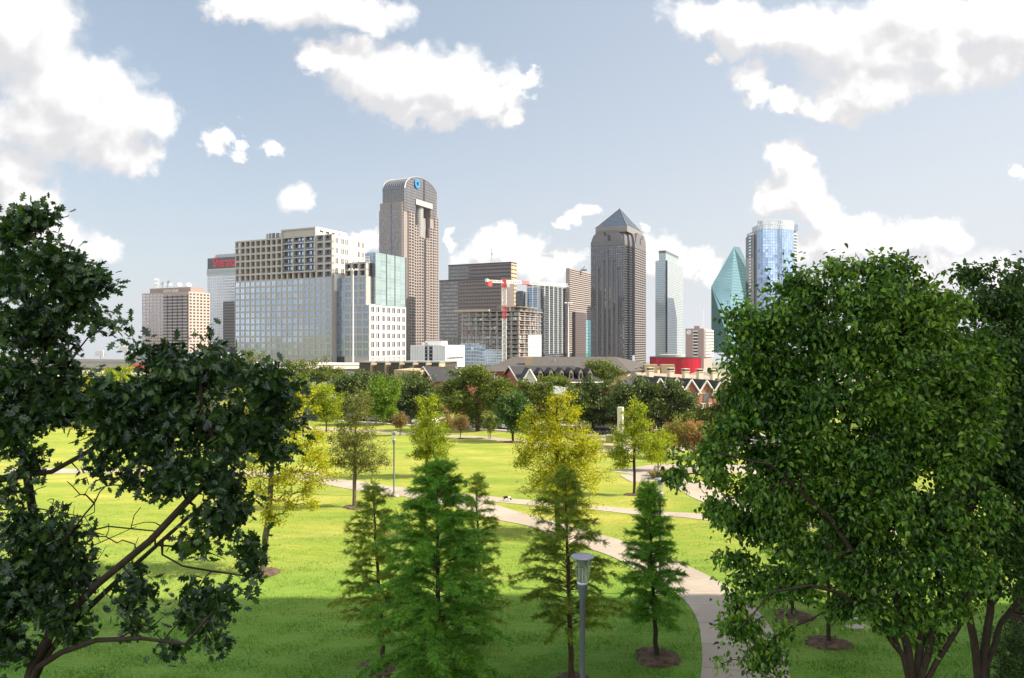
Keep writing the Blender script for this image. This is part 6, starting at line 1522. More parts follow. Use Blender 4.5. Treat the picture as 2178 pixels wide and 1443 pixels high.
# ------------------------------------------------------------------ trees
M['bark'] = plain('dark_bark', (0.055, 0.042, 0.032), .95, 0, .35, 6, .7, .1, 30)
M['bark_g'] = plain('grey_bark', (0.13, 0.105, 0.082), .95, 0, .3, 5, .7, .1, 30)
M['bark_r'] = plain('red_brown_bark', (0.10, 0.062, 0.042), .95, 0, .3, 5, .7, .1, 30)
LM = {
 'oak': leafmat('red_oak_leaf', [(0.0133, 0.0349, 0.0162), (0.024, 0.0611, 0.0227), (0.0427, 0.096, 0.0259), (0.0827, 0.1528, 0.0323)], .22, (1.7, 1.9, .6), .28, .6, .10, 1.2),
 'pear': leafmat('pear_leaf', [(0.021, 0.0624, 0.0093), (0.055, 0.1455, 0.0164), (0.1114, 0.2426, 0.0258), (0.2621, 0.4157, 0.0527)], .34, (1.6, 1.5, .6), .30, .5, .22, .9),
 'cyp': leafmat('cypress_leaf', [(0.0546, 0.1628, 0.0257), (0.1033, 0.2756, 0.0361), (0.1761, 0.3914, 0.0463), (0.2734, 0.4855, 0.0566)], .38, (1.6, 1.4, .6), .55, .25, .14, .9),
 'cyp_y': leafmat('cypress_leaf_olive', [(0.0826, 0.1505, 0.0243), (0.1542, 0.2518, 0.034), (0.2533, 0.3613, 0.0438), (0.3856, 0.4516, 0.0535)], .42, (1.6, 1.4, .6), .55, .25, .14, .9),
 'yellow': leafmat('yellow_leaf', [(.20, .25, .009), (.34, .36, .010), (.48, .46, .012), (.60, .54, .018)], .52, (1.12, 1.14, .5), .5, .3, .12, .6),
 'lime': leafmat('lime_leaf', [(.12, .20, .012), (.22, .30, .014), (.33, .38, .018), (.44, .45, .02)], .48, (1.2, 1.2, .6), .5, .3, .12, .6),
 'olive': leafmat('olive_leaf', [(0.077, 0.105, 0.0224), (0.119, 0.147, 0.028), (0.168, 0.189, 0.0392), (0.238, 0.238, 0.056)], .35, (1.5, 1.3, .6), .55, .25, .12, .6),
 'bright': leafmat('bright_leaf', [(0.06, 0.144, 0.012), (0.108, 0.216, 0.0168), (0.156, 0.264, 0.0216), (0.228, 0.324, 0.024)], .42, (1.4, 1.3, .6), .5, .3, .12, .5),
 'live': leafmat('live_oak_leaf', [(0.0284, 0.0522, 0.0144), (0.0527, 0.0914, 0.0198), (0.0891, 0.1348, 0.027), (0.1519, 0.2001, 0.0432)], .20, (1.5, 1.3, .6), .45, .35, .18, .45),
 'elm': leafmat('elm_leaf', [(0.047, 0.0837, 0.014), (0.0862, 0.1352, 0.0196), (0.1333, 0.1851, 0.0252), (0.196, 0.2334, 0.0364)], .32, (1.5, 1.3, .6), .5, .3, .18, .4),
 'dark': leafmat('dark_leaf', [(0.0206, 0.0541, 0.0134), (0.0413, 0.0965, 0.0193), (0.0701, 0.1508, 0.0253), (0.1135, 0.2028, 0.0327)], .28, (1.6, 1.5, .6), .4, .4, .14, .6),
 'pinkish': leafmat('pinkish_leaf', [(.20, .12, .055), (.27, .19, .07), (.20, .20, .05), (.34, .20, .11)], .4, (1.3, 1.2, .8), .6, .2, .12, .6),
 'red': leafmat('red_bloom', [(.13, .18, .02), (.24, .25, .03), (.38, .25, .09), (.46, .24, .15)], .4, (1.3, 1.1, .9), .6, .2, .5, .5),
 'straw': leafmat('straw_blade', [(.12, .12, .03), (.22, .20, .06), (.30, .26, .10)], .4, (1.2, 1.1, .8), .7, .1, .1, 1),
}
def norm(v): return v/np.maximum(np.linalg.norm(v, axis=-1, keepdims=True), 1e-9)

def grow(chains, pts, step, r_root, rmin=.006, alpha=.25, down=.6, wig=.07, expo=.5, seed=0):
    """joins every twig end to the nearest limb, thickening limbs by what they carry"""
    r = np.random.default_rng(seed); cap = 60000
    P = np.zeros((cap, 3)); par = np.full(cap, -1); D = np.zeros(cap); n = 0; base_r = np.zeros(cap)
    for att, line, rad in chains:
        line = np.asarray(line, float); prev = -1
        if att is not None and n: prev = int(np.argmin(np.linalg.norm(P[:n]-line[0], axis=1)))
        rad = np.broadcast_to(np.asarray(rad, float), (2,)) if np.ndim(rad) <= 1 and np.size(rad) <= 2 else rad
        L_ = len(line)
        for i, q in enumerate(line):
            P[n] = q; par[n] = prev; D[n] = 0 if prev < 0 else D[prev]+np.linalg.norm(q-P[prev]); base_r[n] = rad[0]+(rad[1]-rad[0])*i/max(1, L_-1); prev = n; n += 1
    n0 = n
    pts = np.asarray(pts, float)
    dmin = np.array([np.min(np.linalg.norm(P[:n0]-q, axis=1)) for q in pts]); order = np.argsort(dmin); tips = [0]*len(pts)
    for k in order:
        q = pts[k]; d = np.linalg.norm(P[:n]-q, axis=1); cost = d+alpha*D[:n]*.3+down*np.maximum(0, P[:n, 2]-q[2]-.25*d)
        j = int(np.argmin(cost)); L_ = d[j]; m = max(1, int(math.ceil(L_/step))); a = P[j].copy(); prev = j
        for s in range(1, m+1):
            t = s/m; p = a+(q-a)*t
            if s < m: p = p+r.normal(0, wig*L_, 3)*np.array([1, 1, .7])+np.array([0, 0, .10*L_*math.sin(math.pi*t)])
            P[n] = p; par[n] = prev; D[n] = D[prev]+np.linalg.norm(p-P[prev]); prev = n; n += 1
        tips[k] = prev
    cnt = np.zeros(n); cnt[tips] = 1
    for i in range(n-1, -1, -1):
        if par[i] >= 0: cnt[par[i]] += cnt[i]
    tot = max(1, cnt[:n0].max())
    rad = rmin+(r_root-rmin)*(cnt/tot)**expo; rad = np.maximum(rad, base_r[:n]) if base_r[:n0].max() > 0 else rad
    tips = np.array(tips)
    return P[:n], par[:n], rad, tips, n0

def limbs(mb, P, par, rad, k=6, thick=None):
    i = np.where(par >= 0)[0]; a, b = P[par[i]], P[i]; rb = rad[i]; ra = np.minimum(rad[par[i]], rb*1.35+.004)
    big = rb > .03
    if big.any(): mb.frusta(a[big], b[big], ra[big], rb[big], k+2)
    sm = ~big
    if sm.any(): mb.frusta(a[sm], b[sm], ra[sm], rb[sm], 4)

# leaf shapes lie in x (width), y (length), z (fold)
def t_pear(): return np.array([[0, 0, 0], [.24, .22, .07], [.29, .48, .08], [.16, .78, -.03], [0, 1.0, -.22], [-.16, .78, -.03], [-.29, .48, .08], [-.24, .22, .07], [0, .5, -.06]]), [np.array([[0, 1, 2, 8], [8, 2, 3, 4], [0, 8, 6, 7], [8, 4, 5, 6]])]
def t_oak():
    half = [(.05, .12), (.26, .22), (.13, .32), (.40, .48), (.16, .54), (.36, .76), (.13, .76), (.12, .92)]
    v = [(0, 0, 0)]+[(x, y, .08*abs(x)) for x, y in half]+[(0, 1.0, -.06)]+[(-x, y, .08*abs(x)) for x, y in half[::-1]]+[(0, .33, -.02), (0, .55, -.03), (0, .80, -.04)]
    n = len(half); m0, m1, m2 = 2*n+2, 2*n+3, 2*n+4
    R_ = [1, 2, 3, 4, 5, 6, 7, 8]; Lf = [2*n+2-i for i in R_]
    tri = []
    for q, sg in ((R_, 1), (Lf, -1)):
        T_ = [[0, q[0], m0], [q[0], q[1], q[2]], [q[0], q[2], m0], [m0, q[2], q[4]], [q[2], q[3], q[4]], [m0, q[4], m1], [m1, q[4], q[6]], [q[4], q[5], q[6]], [m1, q[6], m2], [m2, q[6], q[7]], [m2, q[7], 9]]
        tri += [t if sg > 0 else t[::-1] for t in T_]
    return np.array(v), [np.array(tri)]
def t_simple(): return np.array([[0, 0, 0], [.32, .45, .06], [0, 1, -.06], [-.32, .45, .06]]), [np.array([[0, 1, 2], [0, 2, 3]])]
def t_frond(k=7):
    v, f = [], []
    v += [(-.012, 0, 0), (.012, 0, 0), (.004, 1, -.12), (-.004, 1, -.12)]; f.append([0, 1, 2, 3])
    for i in range(k):
        y = .10+.86*i/k; z = -.12*y*y; ln = .34*(1-.55*y)*(.75+.25*((i*7) % 4)/3)
        for s in (-1, 1):
            b = len(v); v += [(0, y-.034, z), (0, y+.034, z), (s*ln, y+.20*ln/.34, z-.05+.03*s), (s*ln*.75, y+.06, z-.03)]; f.append([b, b+1, b+2, b+3])
    return np.array(v), [np.array(f)]
def leaves(mb, P, ax, nr, size, tmpl, mi=0):
    v, fs = tmpl; ax = norm(ax); nr = norm(nr-ax*np.sum(nr*ax, 1, keepdims=True)); sd = np.cross(ax, nr); size = np.broadcast_to(np.asarray(size, float), (len(P),))
    V = P[:, None, :]+size[:, None, None]*(v[None, :, 0, None]*sd[:, None, :]+v[None, :, 1, None]*ax[:, None, :]+v[None, :, 2, None]*nr[:, None, :])
    k = len(v); off = (np.arange(len(P))*k)[:, None, None]; first = True
    for f in fs:
        F_ = (f[None]+off).reshape(-1, f.shape[1])
        if first: mb.add(V.reshape(-1, 3), F_, mi); first = False
        else: mb.F.append((F_+mb.n-len(P)*k, mi))

def blob_pts(blobs, n, r, shell=.55, clump=5, shoots=.10):
    """blobs: centre, radii, weight; twig ends gather in clumps, with some shoots breaking the outline"""
    w_ = np.array([b[2] for b in blobs], float); w_ /= w_.sum(); out = []
    for (c, rad, _), m in zip(blobs, r.multinomial(n, w_)):
        if m == 0: continue
        k = max(1, m//clump); d = norm(r.normal(size=(k, 3))); q = shell+(1-shell)*r.uniform(0, 1, (k, 1))**.7; q = np.where(r.uniform(size=(k, 1)) < .25, r.uniform(.15, 1, (k, 1)), q)
        q = q*r.uniform(.82, 1.16, (k, 1)); cen = np.asarray(c)+d*q*np.asarray(rad); i = r.integers(0, k, m); out.append(cen[i]+r.normal(size=(m, 3))*np.mean(rad)*.16*np.array([1, 1, .75]))
        ns = r.poisson(m*shoots)
        if ns:
            d = norm(r.normal(size=(ns, 3))+[0, 0, .8])
            for t in (1.02, 1.2, 1.36): out.append(np.asarray(c)+d*t*np.asarray(rad)+[0, 0, .25*(t-1)*np.mean(rad)])
    return np.concatenate(out)

def leafy(P, par, tips, n_per, spread, size, tmpl, r, droop=.3, flat=.7, upn=.8, back=1):
    src = [P[tips]]; dr = [P[tips]-P[par[tips]]]
    j = par[tips]
    for _ in range(back): src.append((P[j]+P[tips])/2); dr.append(P[tips]-P[j])
    S = np.concatenate(src); Dd = norm(np.concatenate(dr)); n = len(S)*n_per
    idx = np.repeat(np.arange(len(S)), n_per)
    Q = S[idx]+r.normal(size=(n, 3))*spread*np.array([1, 1, flat])
    ax = Dd[idx]*.5+norm(r.normal(size=(n, 3)))*.85+np.array([0, 0, -droop]); nr = r.normal(size=(n, 3))*.65+np.array([0, 0, upn])
    sz = size*r.uniform(.5, 1.3, n)
    return Q, ax, nr, sz

def px_blobs(L, Y):
    """(px, py, rx, ry, weight, depth offset)"""
    out = []
    for b in L:
        d = Y+(b[5] if len(b) > 5 else 0); out.append((pt(b[0], b[1], d), np.array([b[2]*d/F, min(b[2], b[3])*d/F*1.0, b[3]*d/F]), b[4] if len(b) > 4 else b[2]*b[3]))
    return out
def line_px(L, Y): return [pt(q[0], q[1], Y+(q[2] if len(q) > 2 else 0)) for q in L]
def densify(line, step):
    line = np.asarray(line, float); out = [line[0]]
    for a, b in zip(line[:-1], line[1:]):
        m = max(1, int(np.linalg.norm(b-a)/step))
        out += [a+(b-a)*k/m for k in range(1, m+1)]
    return np.array(out)
def wob(line, amp, r):
    line = np.array(line); line[1:-1] += r.normal(0, amp, (len(line)-2, 3)); return line

def finish(name, label, base, tr, cr, mt, ml, group=None, cat='tree'):
    R = thing(name, label, cat, tuple(base), 0, group); part(tr, 'trunk', [mt], R); part(cr, 'crown', [ml] if not isinstance(ml, list) else ml, R); return R

# ---- generic lawn and street tree from crown puffs in world units
def lawn_tree(name, label, base, trunk_top, blobs, ntip, n_per, leaf, spread, mat, bark, r_root, seed, tmpl=t_simple(), step=.6, droop=.15, group=None, stems=1, shell=.45, flat=.8):
    r = np.random.default_rng(seed); base = np.asarray(base, float); top = np.asarray(trunk_top, float)
    chains = []
    for s in range(stems):
        o = np.array([0, 0, 0]) if stems == 1 else np.array([r.normal(0, .12), r.normal(0, .12), 0])
        e = top if stems == 1 else top+np.array([r.normal(0, .6), r.normal(0, .6), 0])*np.linalg.norm(top-base)*.12
        chains.append((None, wob(densify([base+o-[0, 0, .1], e], .5), .025, r), (r_root if stems == 1 else r_root*.6, r_root*.22)))
    pts = blob_pts(blobs, ntip, r, shell); P, par, rad, tips, n0 = grow(chains, pts, step, r_root, .006, seed=seed, expo=.6, wig=.05)
    tr = MB(); limbs(tr, P, par, rad, 6)
    cr = MB(); leaves(cr, *leafy(P, par, tips, n_per, spread, leaf, tmpl, r, droop, flat), tmpl)
    return finish(name, label, base, tr, cr, mat[1] if isinstance(mat, tuple) else bark, mat[0] if isinstance(mat, tuple) else mat, group)

# ============================================================ big red oak, left edge
def red_oak():
    Y = 11.5; r = np.random.default_rng(21)
    bl = px_blobs([(62, 530, 52, 50), (40, 590, 70, 65), (105, 590, 55, 55), (55, 680, 95, 80), (145, 640, 70, 62), (190, 590, 45, 40, 2200), (205, 690, 50, 38), (25, 470, 34, 22, 700), (78, 475, 22, 30, 800), (20, 1000, 60, 60, 2200), (10, 1120, 60, 50, 1600),
        (45, 800, 85, 75), (105, 715, 55, 42), (160, 850, 80, 42), (330, 790, 55, 55), (425, 790, 50, 55), (300, 850, 90, 60), (400, 870, 100, 80), (510, 830, 80, 70), (560, 890, 80, 90), (600, 930, 50, 50, 2000), (480, 930, 120, 70), (330, 920, 110, 70), (200, 910, 110, 70), (70, 890, 110, 80),
        (540, 980, 60, 50), (460, 1010, 80, 70), (490, 1090, 45, 60), (430, 1120, 50, 40, 1200), (380, 1010, 80, 60), (300, 1000, 60, 40, 900), (520, 1180, 30, 30, 900), (525, 1225, 24, 20, 500), (450, 1160, 50, 30, 500),
        (60, 960, 90, 50, 2200), (170, 1010, 90, 40, 900), (30, 1060, 50, 30, 500),
        (50, 1220, 95, 75, 9500), (130, 1190, 70, 50, 4500), (60, 1300, 85, 65, 7500), (190, 1230, 45, 40, 1800), (70, 1120, 70, 40, 2500), (150, 1270, 60, 50), (170, 1340, 30, 30, 400), (20, 1380, 30, 30, 500), (110, 1140, 60, 40, 900),
        (290, 1235, 25, 30, 500), (300, 1310, 45, 34, 1200), (255, 1285, 25, 20, 300), (370, 1370, 32, 18, 500), (425, 1262, 26, 45, 800), (470, 1305, 36, 45, 1300), (450, 1365, 22, 22, 400), (395, 1310, 18, 18, 200)], Y)
    bx = pt(15, 0, Y)[0]; base = np.array([bx, Y, g(bx, Y)-.1])
    A = lambda L, d=0: densify([pt(a[0], a[1], Y+d+(a[2] if len(a) > 2 else 0)) for a in L], .28)
    ch = [(None, densify([base, pt(35, 1540, Y), pt(48, 1490, Y)], .3), (.17, .125)),
          (1, A([(50, 1490), (70, 1415), (112, 1340), (205, 1245, -.1), (320, 1150, -.2), (400, 1065, -.2), (480, 985, -.1), (555, 915)]), (.085, .022)),
          (1, A([(52, 1490), (95, 1400, .1), (150, 1330, .2), (250, 1235, .3), (345, 1150, .4), (430, 1075, .5), (500, 1010, .6)]), (.06, .02)),
          (1, A([(50, 1490), (80, 1420, -.1), (130, 1388, -.2), (205, 1362, -.4), (300, 1358, -.5), (395, 1370, -.6), (425, 1335, -.6), (455, 1300, -.6)]), (.06, .014)),
          (1, A([(50, 1490), (85, 1410, .1), (112, 1330, .2), (105, 1240, .3), (70, 1090, .5), (45, 930, .5), (45, 760, .3), (60, 620, .2), (75, 500, 0)]), (.085, .018)),
          (1, A([(45, 930, .5), (110, 830, .2), (170, 740, -.1), (210, 690, -.2)]), (.04, .012)),
          (1, A([(-90, 1040), (20, 1012, .2), (110, 1004, .3), (190, 960, .3), (270, 890, .2), (330, 800, .2)]), (.030, .008)),
          (1, A([(60, 1090, .5), (150, 1140, .2), (230, 1120, .1), (330, 1130, 0)]), (.022, .006)),
          (1, A([(-60, 1190), (60, 1192, .3), (175, 1190, .3)]), (.02, .006)),
          (1, A([(-80, 1090), (70, 1080, -.2), (180, 1100, -.3), (215, 1155, -.3)]), (.018, .005)),
          (1, A([(-60, 1150), (90, 1145, .1), (200, 1160, 0), (290, 1120, 0)]), (.02, .005)),
          (1, A([(345, 1180, .2), (390, 1205, .1), (450, 1215, .1), (520, 1225, .1)]), (.016, .006)),
          (1, A([(330, 1160, 0), (420, 1165, .1), (480, 1190, .1)]), (.018, .006)),
          (1, A([(480, 985), (430, 880, -.2), (425, 790, -.3)]), (.03, .01))]
    pts = blob_pts([(c, q*.92, w_) for c, q, w_ in bl], 1000, r, .35, 9, .16); nl = len(pts); bare = np.array([pt(r.uniform(90, 330), r.uniform(1000, 1190), Y+r.uniform(-.6, .6)) for k in range(60)])
    P, par, rad, tips, n0 = grow(ch, np.concatenate([pts, bare]), .24, .10, .0038, seed=3, wig=.07, down=.2)
    tr = MB(); limbs(tr, P, par, rad, 7); tips = tips[:nl]      # the last sixty stay bare twigs
    cr = MB(); T_ = t_oak(); Q, ax, nr, sz = leafy(P, par, tips, 7, .125, .165, T_, r, .30, .8, .35)
    leaves(cr, Q, ax, nr, sz, T_)
    return finish('red_oak', 'large dark red oak with lobed leaves and leaning bare limbs filling the left edge', base, tr, cr, M['bark'], LM['oak'])
red_oak()

# ============================================================ callery pears, right
def pear(label, Y, bl, chains, basepx, ntip, n_per, leaf, spread, seed, mat, r_root, name='pear_tree'):
    r = np.random.default_rng(seed); B = [(c, q*.94, w_) for c, q, w_ in px_blobs(bl, Y)]; bx = pt(basepx, 0, Y)[0]; base = np.array([bx, Y, g(bx, Y)-.1])
    ch = []
    for i, (L, r0, r1) in enumerate(chains):
        ln_ = densify(([base] if i == 0 else [])+line_px(L, Y), .3); ch.append((None if i == 0 else 1, wob(ln_, .012, r), (r0, r1)))
    pts = blob_pts(B, ntip, r, .5, 11, .10); P, par, rad, tips, n0 = grow(ch, pts, .32, .09, .0045, seed=seed, down=.25)
    tr = MB(); limbs(tr, P, par, rad, 8); cr = MB(); T_ = t_pear()
    Q, ax, nr, sz = leafy(P, par, tips, n_per, spread, leaf, T_, r, .75, .8, .9); leaves(cr, Q, ax, nr, sz, T_)
    return finish(name, label, base, tr, cr, M['bark'], mat)
pear('broad glossy green pear tree with many rising stems filling the right side', 12.0,
    [(1835, 620, 60, 60), (1730, 635, 70, 60), (1905, 618, 55, 50), (1960, 640, 50, 50), (1660, 690, 80, 70), (1800, 680, 130, 90), (1930, 700, 90, 80), (1612, 725, 52, 48), (1572, 690, 24, 24, 500), (1600, 795, 68, 58), (1680, 800, 120, 90), (1820, 800, 120, 90), (1950, 800, 110, 90), (2050, 760, 60, 70),
     (1562, 885, 44, 36, 1300), (1632, 900, 95, 80), (1740, 920, 130, 90), (1880, 920, 130, 90), (2010, 900, 100, 90), (2080, 830, 50, 60), (1500, 980, 60, 45), (1450, 1000, 32, 28, 800), (1600, 1010, 110, 70), (1740, 1040, 130, 80), (1880, 1050, 130, 90), (2000, 1040, 110, 90),
     (1545, 1090, 60, 50), (1640, 1110, 90, 60), (1770, 1150, 110, 70), (1900, 1180, 110, 80), (2010, 1170, 90, 80), (1560, 1170, 40, 40, 900), (1545, 1190, 26, 20, 400),
     (1640, 1250, 70, 40), (1570, 1255, 38, 36, 900), (1720, 1250, 70, 45), (1590, 1320, 65, 45), (1560, 1360, 38, 38, 900), (1640, 1360, 40, 34, 900), (1620, 1405, 34, 40, 800), (1545, 1410, 24, 18, 300), (1830, 1260, 70, 50, 2000), (1950, 1290, 80, 50, 2200), (2040, 1280, 50, 50, 1700), (1850, 1320, 60, 34, 1100), (1975, 1345, 60, 36, 1100), (1800, 1300, 44, 30, 700), (1885, 575, 22, 22, 300), (1930, 578, 16, 18, 250), (1838, 566, 12, 18, 250)],
    [([(1955, 1530), (1950, 1475)], .16, .14), ([(1945, 1480), (1925, 1400), (1880, 1340, -.2), (1838, 1295, -.3), (1790, 1262, -.5), (1720, 1245, -.7), (1640, 1262, -.8), (1590, 1320, -.9)], .055, .010), ([(1945, 1480), (1930, 1390), (1912, 1290, .1), (1880, 1180, .2), (1835, 1050, .3), (1800, 900, .2), (1760, 760, .1), (1720, 640, 0)], .075, .014),
     ([(1950, 1480), (1955, 1400, .1), (1960, 1280, .2), (1945, 1150, .3), (1905, 960, .3), (1880, 780, .2), (1850, 610, .1)], .07, .014), ([(1952, 1480), (1972, 1390), (2000, 1300, .1), (1998, 1150, 0), (1990, 980, 0), (1970, 800, 0), (1930, 640, 0)], .065, .012), ([(1955, 1480), (1990, 1410), (2040, 1330, -.1), (2070, 1200, -.2), (2060, 1000, -.2), (2070, 850, -.1)], .05, .012), ([(1945, 1480), (1905, 1360, -.1), (1862, 1240, -.3), (1760, 1100, -.5), (1640, 990, -.6), (1520, 960, -.6)], .045, .010), ([(1835, 1050, .3), (1700, 900, .1), (1600, 790, -.1), (1550, 700, -.2)], .03, .008)],
    1955, 2900, 12, .100, .115, 31, LM['pear'], .17)
pear('darker pear tree with forked trunk standing at the far right edge', 14.0,
    [(2078, 585, 26, 26), (2060, 650, 52, 46), (2150, 650, 56, 50), (2110, 720, 90, 80), (2180, 760, 90, 90), (2230, 640, 80, 80), (2120, 850, 80, 80), (2200, 900, 90, 90), (2090, 960, 70, 70), (2160, 1010, 100, 90), (2230, 1060, 90, 90), (2100, 1100, 80, 70), (2180, 1160, 90, 70), (2090, 1210, 60, 50), (2160, 1260, 70, 40, 1500), (2250, 850, 80, 100)],
    [([(2090, 1540), (2088, 1480)], .16, .14), ([(2085, 1485), (2075, 1400), (2062, 1320), (2050, 1230), (2060, 1100), (2085, 900), (2075, 700), (2070, 590)], .08, .014), ([(2088, 1485), (2092, 1400), (2105, 1300), (2120, 1180), (2130, 1000), (2150, 800), (2150, 660)], .085, .014), ([(2090, 1485), (2102, 1410), (2125, 1330), (2180, 1260), (2230, 1100), (2240, 900)], .05, .012)],
    2090, 1700, 12, .105, .125, 33, LM['dark'], .17)
pear('dark thick trunked tree partly cut off behind the pears at the right edge', 18.0,
    [(2200, 1000, 70, 90), (2220, 1130, 80, 60), (2150, 1190, 60, 40), (2240, 1230, 60, 50), (2240, 850, 70, 100)],
    [([(2170, 1480), (2168, 1400), (2165, 1300)], .22, .19), ([(2165, 1300), (2150, 1250), (2120, 1215), (2080, 1205)], .06, .014), ([(2165, 1300), (2185, 1200), (2210, 1050), (2230, 900)], .14, .02)],
    2170, 320, 11, .10, .15, 35, LM['dark'], .22)
# dark shrub in the corner
def corner_shrub():
    r = np.random.default_rng(8); Y = 15.5; B = px_blobs([(2150, 1400, 46, 60), (2190, 1350, 40, 40), (2130, 1470, 40, 60), (2200, 1450, 50, 60)], Y); bx = pt(2165, 0, Y)[0]; base = np.array([bx, Y, g(bx, Y)-.05])
    ch = [(None, densify([base+[q, 0, 0], pt(2165+q*200, 1480, Y), pt(2165+q*260, 1400, Y)], .3), (.03, .012)) for q in (-.15, 0, .15)]
    pts = blob_pts(B, 420, r, .3); P, par, rad, tips, n0 = grow(ch, pts, .3, .03, .004, seed=8); tr = MB(); limbs(tr, P, par, rad); cr = MB(); T_ = t_simple(); leaves(cr, *leafy(P, par, tips, 9, .07, .06, T_, r, .0, .9), T_)
    R = thing('shrub', 'dark dense shrub cut off by the lower right corner', 'shrub', tuple(base)); part(tr, 'stem', [M['bark']], R); part(cr, 'foliage', [LM['dark']], R)
corner_shrub()

# ============================================================ bald cypresses
def cypress(label, px, base_py, top_py, halfw_px, Y=None, nb=95, seed=1, mat='cyp', mulch_r=.85, low=.16, topx=None, dens=1.0, fr=.36, wide=1.0, group='young bald cypresses on the near lawn'):
    r = np.random.default_rng(seed)
    if Y is None: p = at(px, base_py); Y = p[1]
    else: p = pt(px, 0, Y)
    base = np.array([p[0], Y, g(p[0], Y)]); top = pt(topx or px, top_py, Y); H = top[2]-base[2]; W_ = halfw_px*Y/F
    n = int(H/.3); ln_ = np.array([base+(top-base)*k/n for k in range(n+1)]); ln_[1:-1, :2] += r.normal(0, .012, (n-1, 2)); ln_[0, 2] -= .15
    rt = .012*H+.012; rads = rt*(1-np.arange(n+1)/n)**.85+.006
    tr = MB(); tr.path(ln_, rads, 9); tr.frusta([base-[0, 0, .1]], [base+[0, 0, .35]], rt*1.5, rads[1], 9)
    FP, FA, FN, FS = [], [], [], []
    for b in range(nb):
        t = low+(1-low)*(b+r.uniform(0, 1))/nb; t = min(t, .985); q = base+(top-base)*t
        tt = (t-low)/(1-low); prof = (1-tt)**.62*(.62+.38*min(1, tt/.22))+.04; Lb = W_*prof*r.choice([r.uniform(.55, .9), r.uniform(.85, 1.12), r.uniform(1.0, 1.3)])+.10
        az = b*2.399+r.normal(0, .35); up = .16+.70*t+r.normal(0, .16)
        d = np.array([math.cos(az), math.sin(az), up]); d /= np.linalg.norm(d); m = max(3, int(Lb/.14)); pts = []
        for k in range(m+1):
            s = k/m; pts.append(q+d*Lb*s+np.array([0, 0, -.34*Lb*s*s])+r.normal(0, .012, 3)*(k > 0))
        pts = np.array(pts); tr.path(pts, np.linspace(max(.006, rt*.22*prof), .003, m+1), 4)
        dd = norm(np.gradient(pts, axis=0)); sidev = norm(np.cross(dd, [0, 0, 1.0]))
        nf = int((4+Lb*36)*dens*wide)
        s = r.uniform(.14, 1.0, nf)**.85; i0 = np.minimum((s*m).astype(int), m-1); fx = (s*m-i0)[:, None]; pos = pts[i0]*(1-fx)+pts[i0+1]*fx
        sg = r.choice([-1, 1], nf)[:, None]
        ax = dd[i0]*r.uniform(.35, .9, (nf, 1))+sidev[i0]*sg*r.uniform(.25, 1.0, (nf, 1))+np.array([0, 0, 1])*r.normal(-.10, .38, (nf, 1))
        FP.append(pos); FA.append(ax); FN.append(r.normal(0, .5, (nf, 3))+[0, 0, 1]); FS.append(fr*r.uniform(.5, 1.1, nf)*(1-.25*s))
    m = 16; FP.append(np.repeat(ln_[-4:], m//4, 0)); FA.append(r.normal(0, .4, (m, 3))+[0, 0, .9]); FN.append(r.normal(size=(m, 3))); FS.append(np.full(m, fr*.8))
    cr = MB(); leaves(cr, np.concatenate(FP), np.concatenate(FA), np.concatenate(FN), np.concatenate(FS), t_frond())
    if mulch_r and base_py and base_py < 1500: mulch(px, base_py, mulch_r) if Y is None or True else 0
    return finish('bald_cypress', label, base, tr, cr, M['bark_r'] if mat == 'cyp_y' else M['bark'], LM[mat], group)
cypress('slim olive bald cypress in the mulch ring left of the big feathery cypress', 816, 1424, 1032, 112, nb=95, seed=2, mat='cyp_y', low=.20, topx=792)
cypress('largest feathery bald cypress, dense and dark, in the middle foreground', 932, 1500, 985, 185, Y=21.5, nb=150, seed=3, mulch_r=0, low=.08, dens=1.45, topx=930, fr=.40)
cypress('narrow bald cypress just behind the big feathery cypress, its tip showing at right', 1026, 1380, 1015, 72, Y=27.5, nb=80, seed=4, mulch_r=0, low=.15, topx=1012, mat='cyp_y')
cypress('open branched olive bald cypress behind the nearest lamp', 1216, 1450, 1000, 128, nb=105, seed=5, mat='cyp_y', low=.24, dens=1.0, topx=1202, mulch_r=.7)
cypress('dark dense bald cypress in a mulch ring beside the curving path', 1397, 1400, 1032, 88, nb=120, seed=6, low=.20, dens=1.5, topx=1378)
cypress('bald cypress in a mulch ring under the pear branches, mostly hidden', 1762, 1370, 1080, 80, nb=80, seed=7, low=.25, dens=1.0)
cypress('farther bald cypress with mulch ring half hidden behind the pear branches', 1686, 1312, 1060, 78, nb=80, seed=8, low=.2, dens=1.0)

# ============================================================ lawn trees
def W(px, py, rx, ry, Y, wt=None, dy=0):
    d = Y+dy; return (pt(px, py, d), np.array([rx, min(rx, ry)*.9+.25*rx, ry])*d/F, wt or rx*ry)
def lt(name, label, bx, by, blobs, ntip, n_per, leaf, spread, mat, bark, rr, seed, toppx=None, toppy=None, mr=0, Y=None, **kw):
    p = at(bx, by) if Y is None else pt(bx, 0, Y); Y = p[1]; base = np.array([p[0], Y, g(p[0], Y)]); top = pt(toppx or bx, toppy, Y)
    if mr: mulch(bx, by, mr)
    return lawn_tree(name, label, base, top, [W(*b[:4], Y, *(b[4:])) for b in blobs], int(ntip*1.5), int(n_per*1.3), leaf*1.15, spread*.85, LM[mat], M[bark], rr, seed, **kw)
lt('shade_tree', 'yellow green tree with bare lower trunk beside the big dark oak', 559, 1220, [(625, 860, 40, 45), (610, 930, 60, 50), (640, 990, 70, 45), (600, 1030, 80, 45), (660, 950, 55, 40), (560, 980, 60, 60), (585, 1085, 55, 35), (690, 985, 30, 25), (640, 1065, 40, 25), (540, 900, 60, 70), (625, 830, 22, 26)], 380, 9, .115, .20, 'yellow', 'bark_g', .17, 41, 590, 860, mr=.9, step=.5, flat=.6)
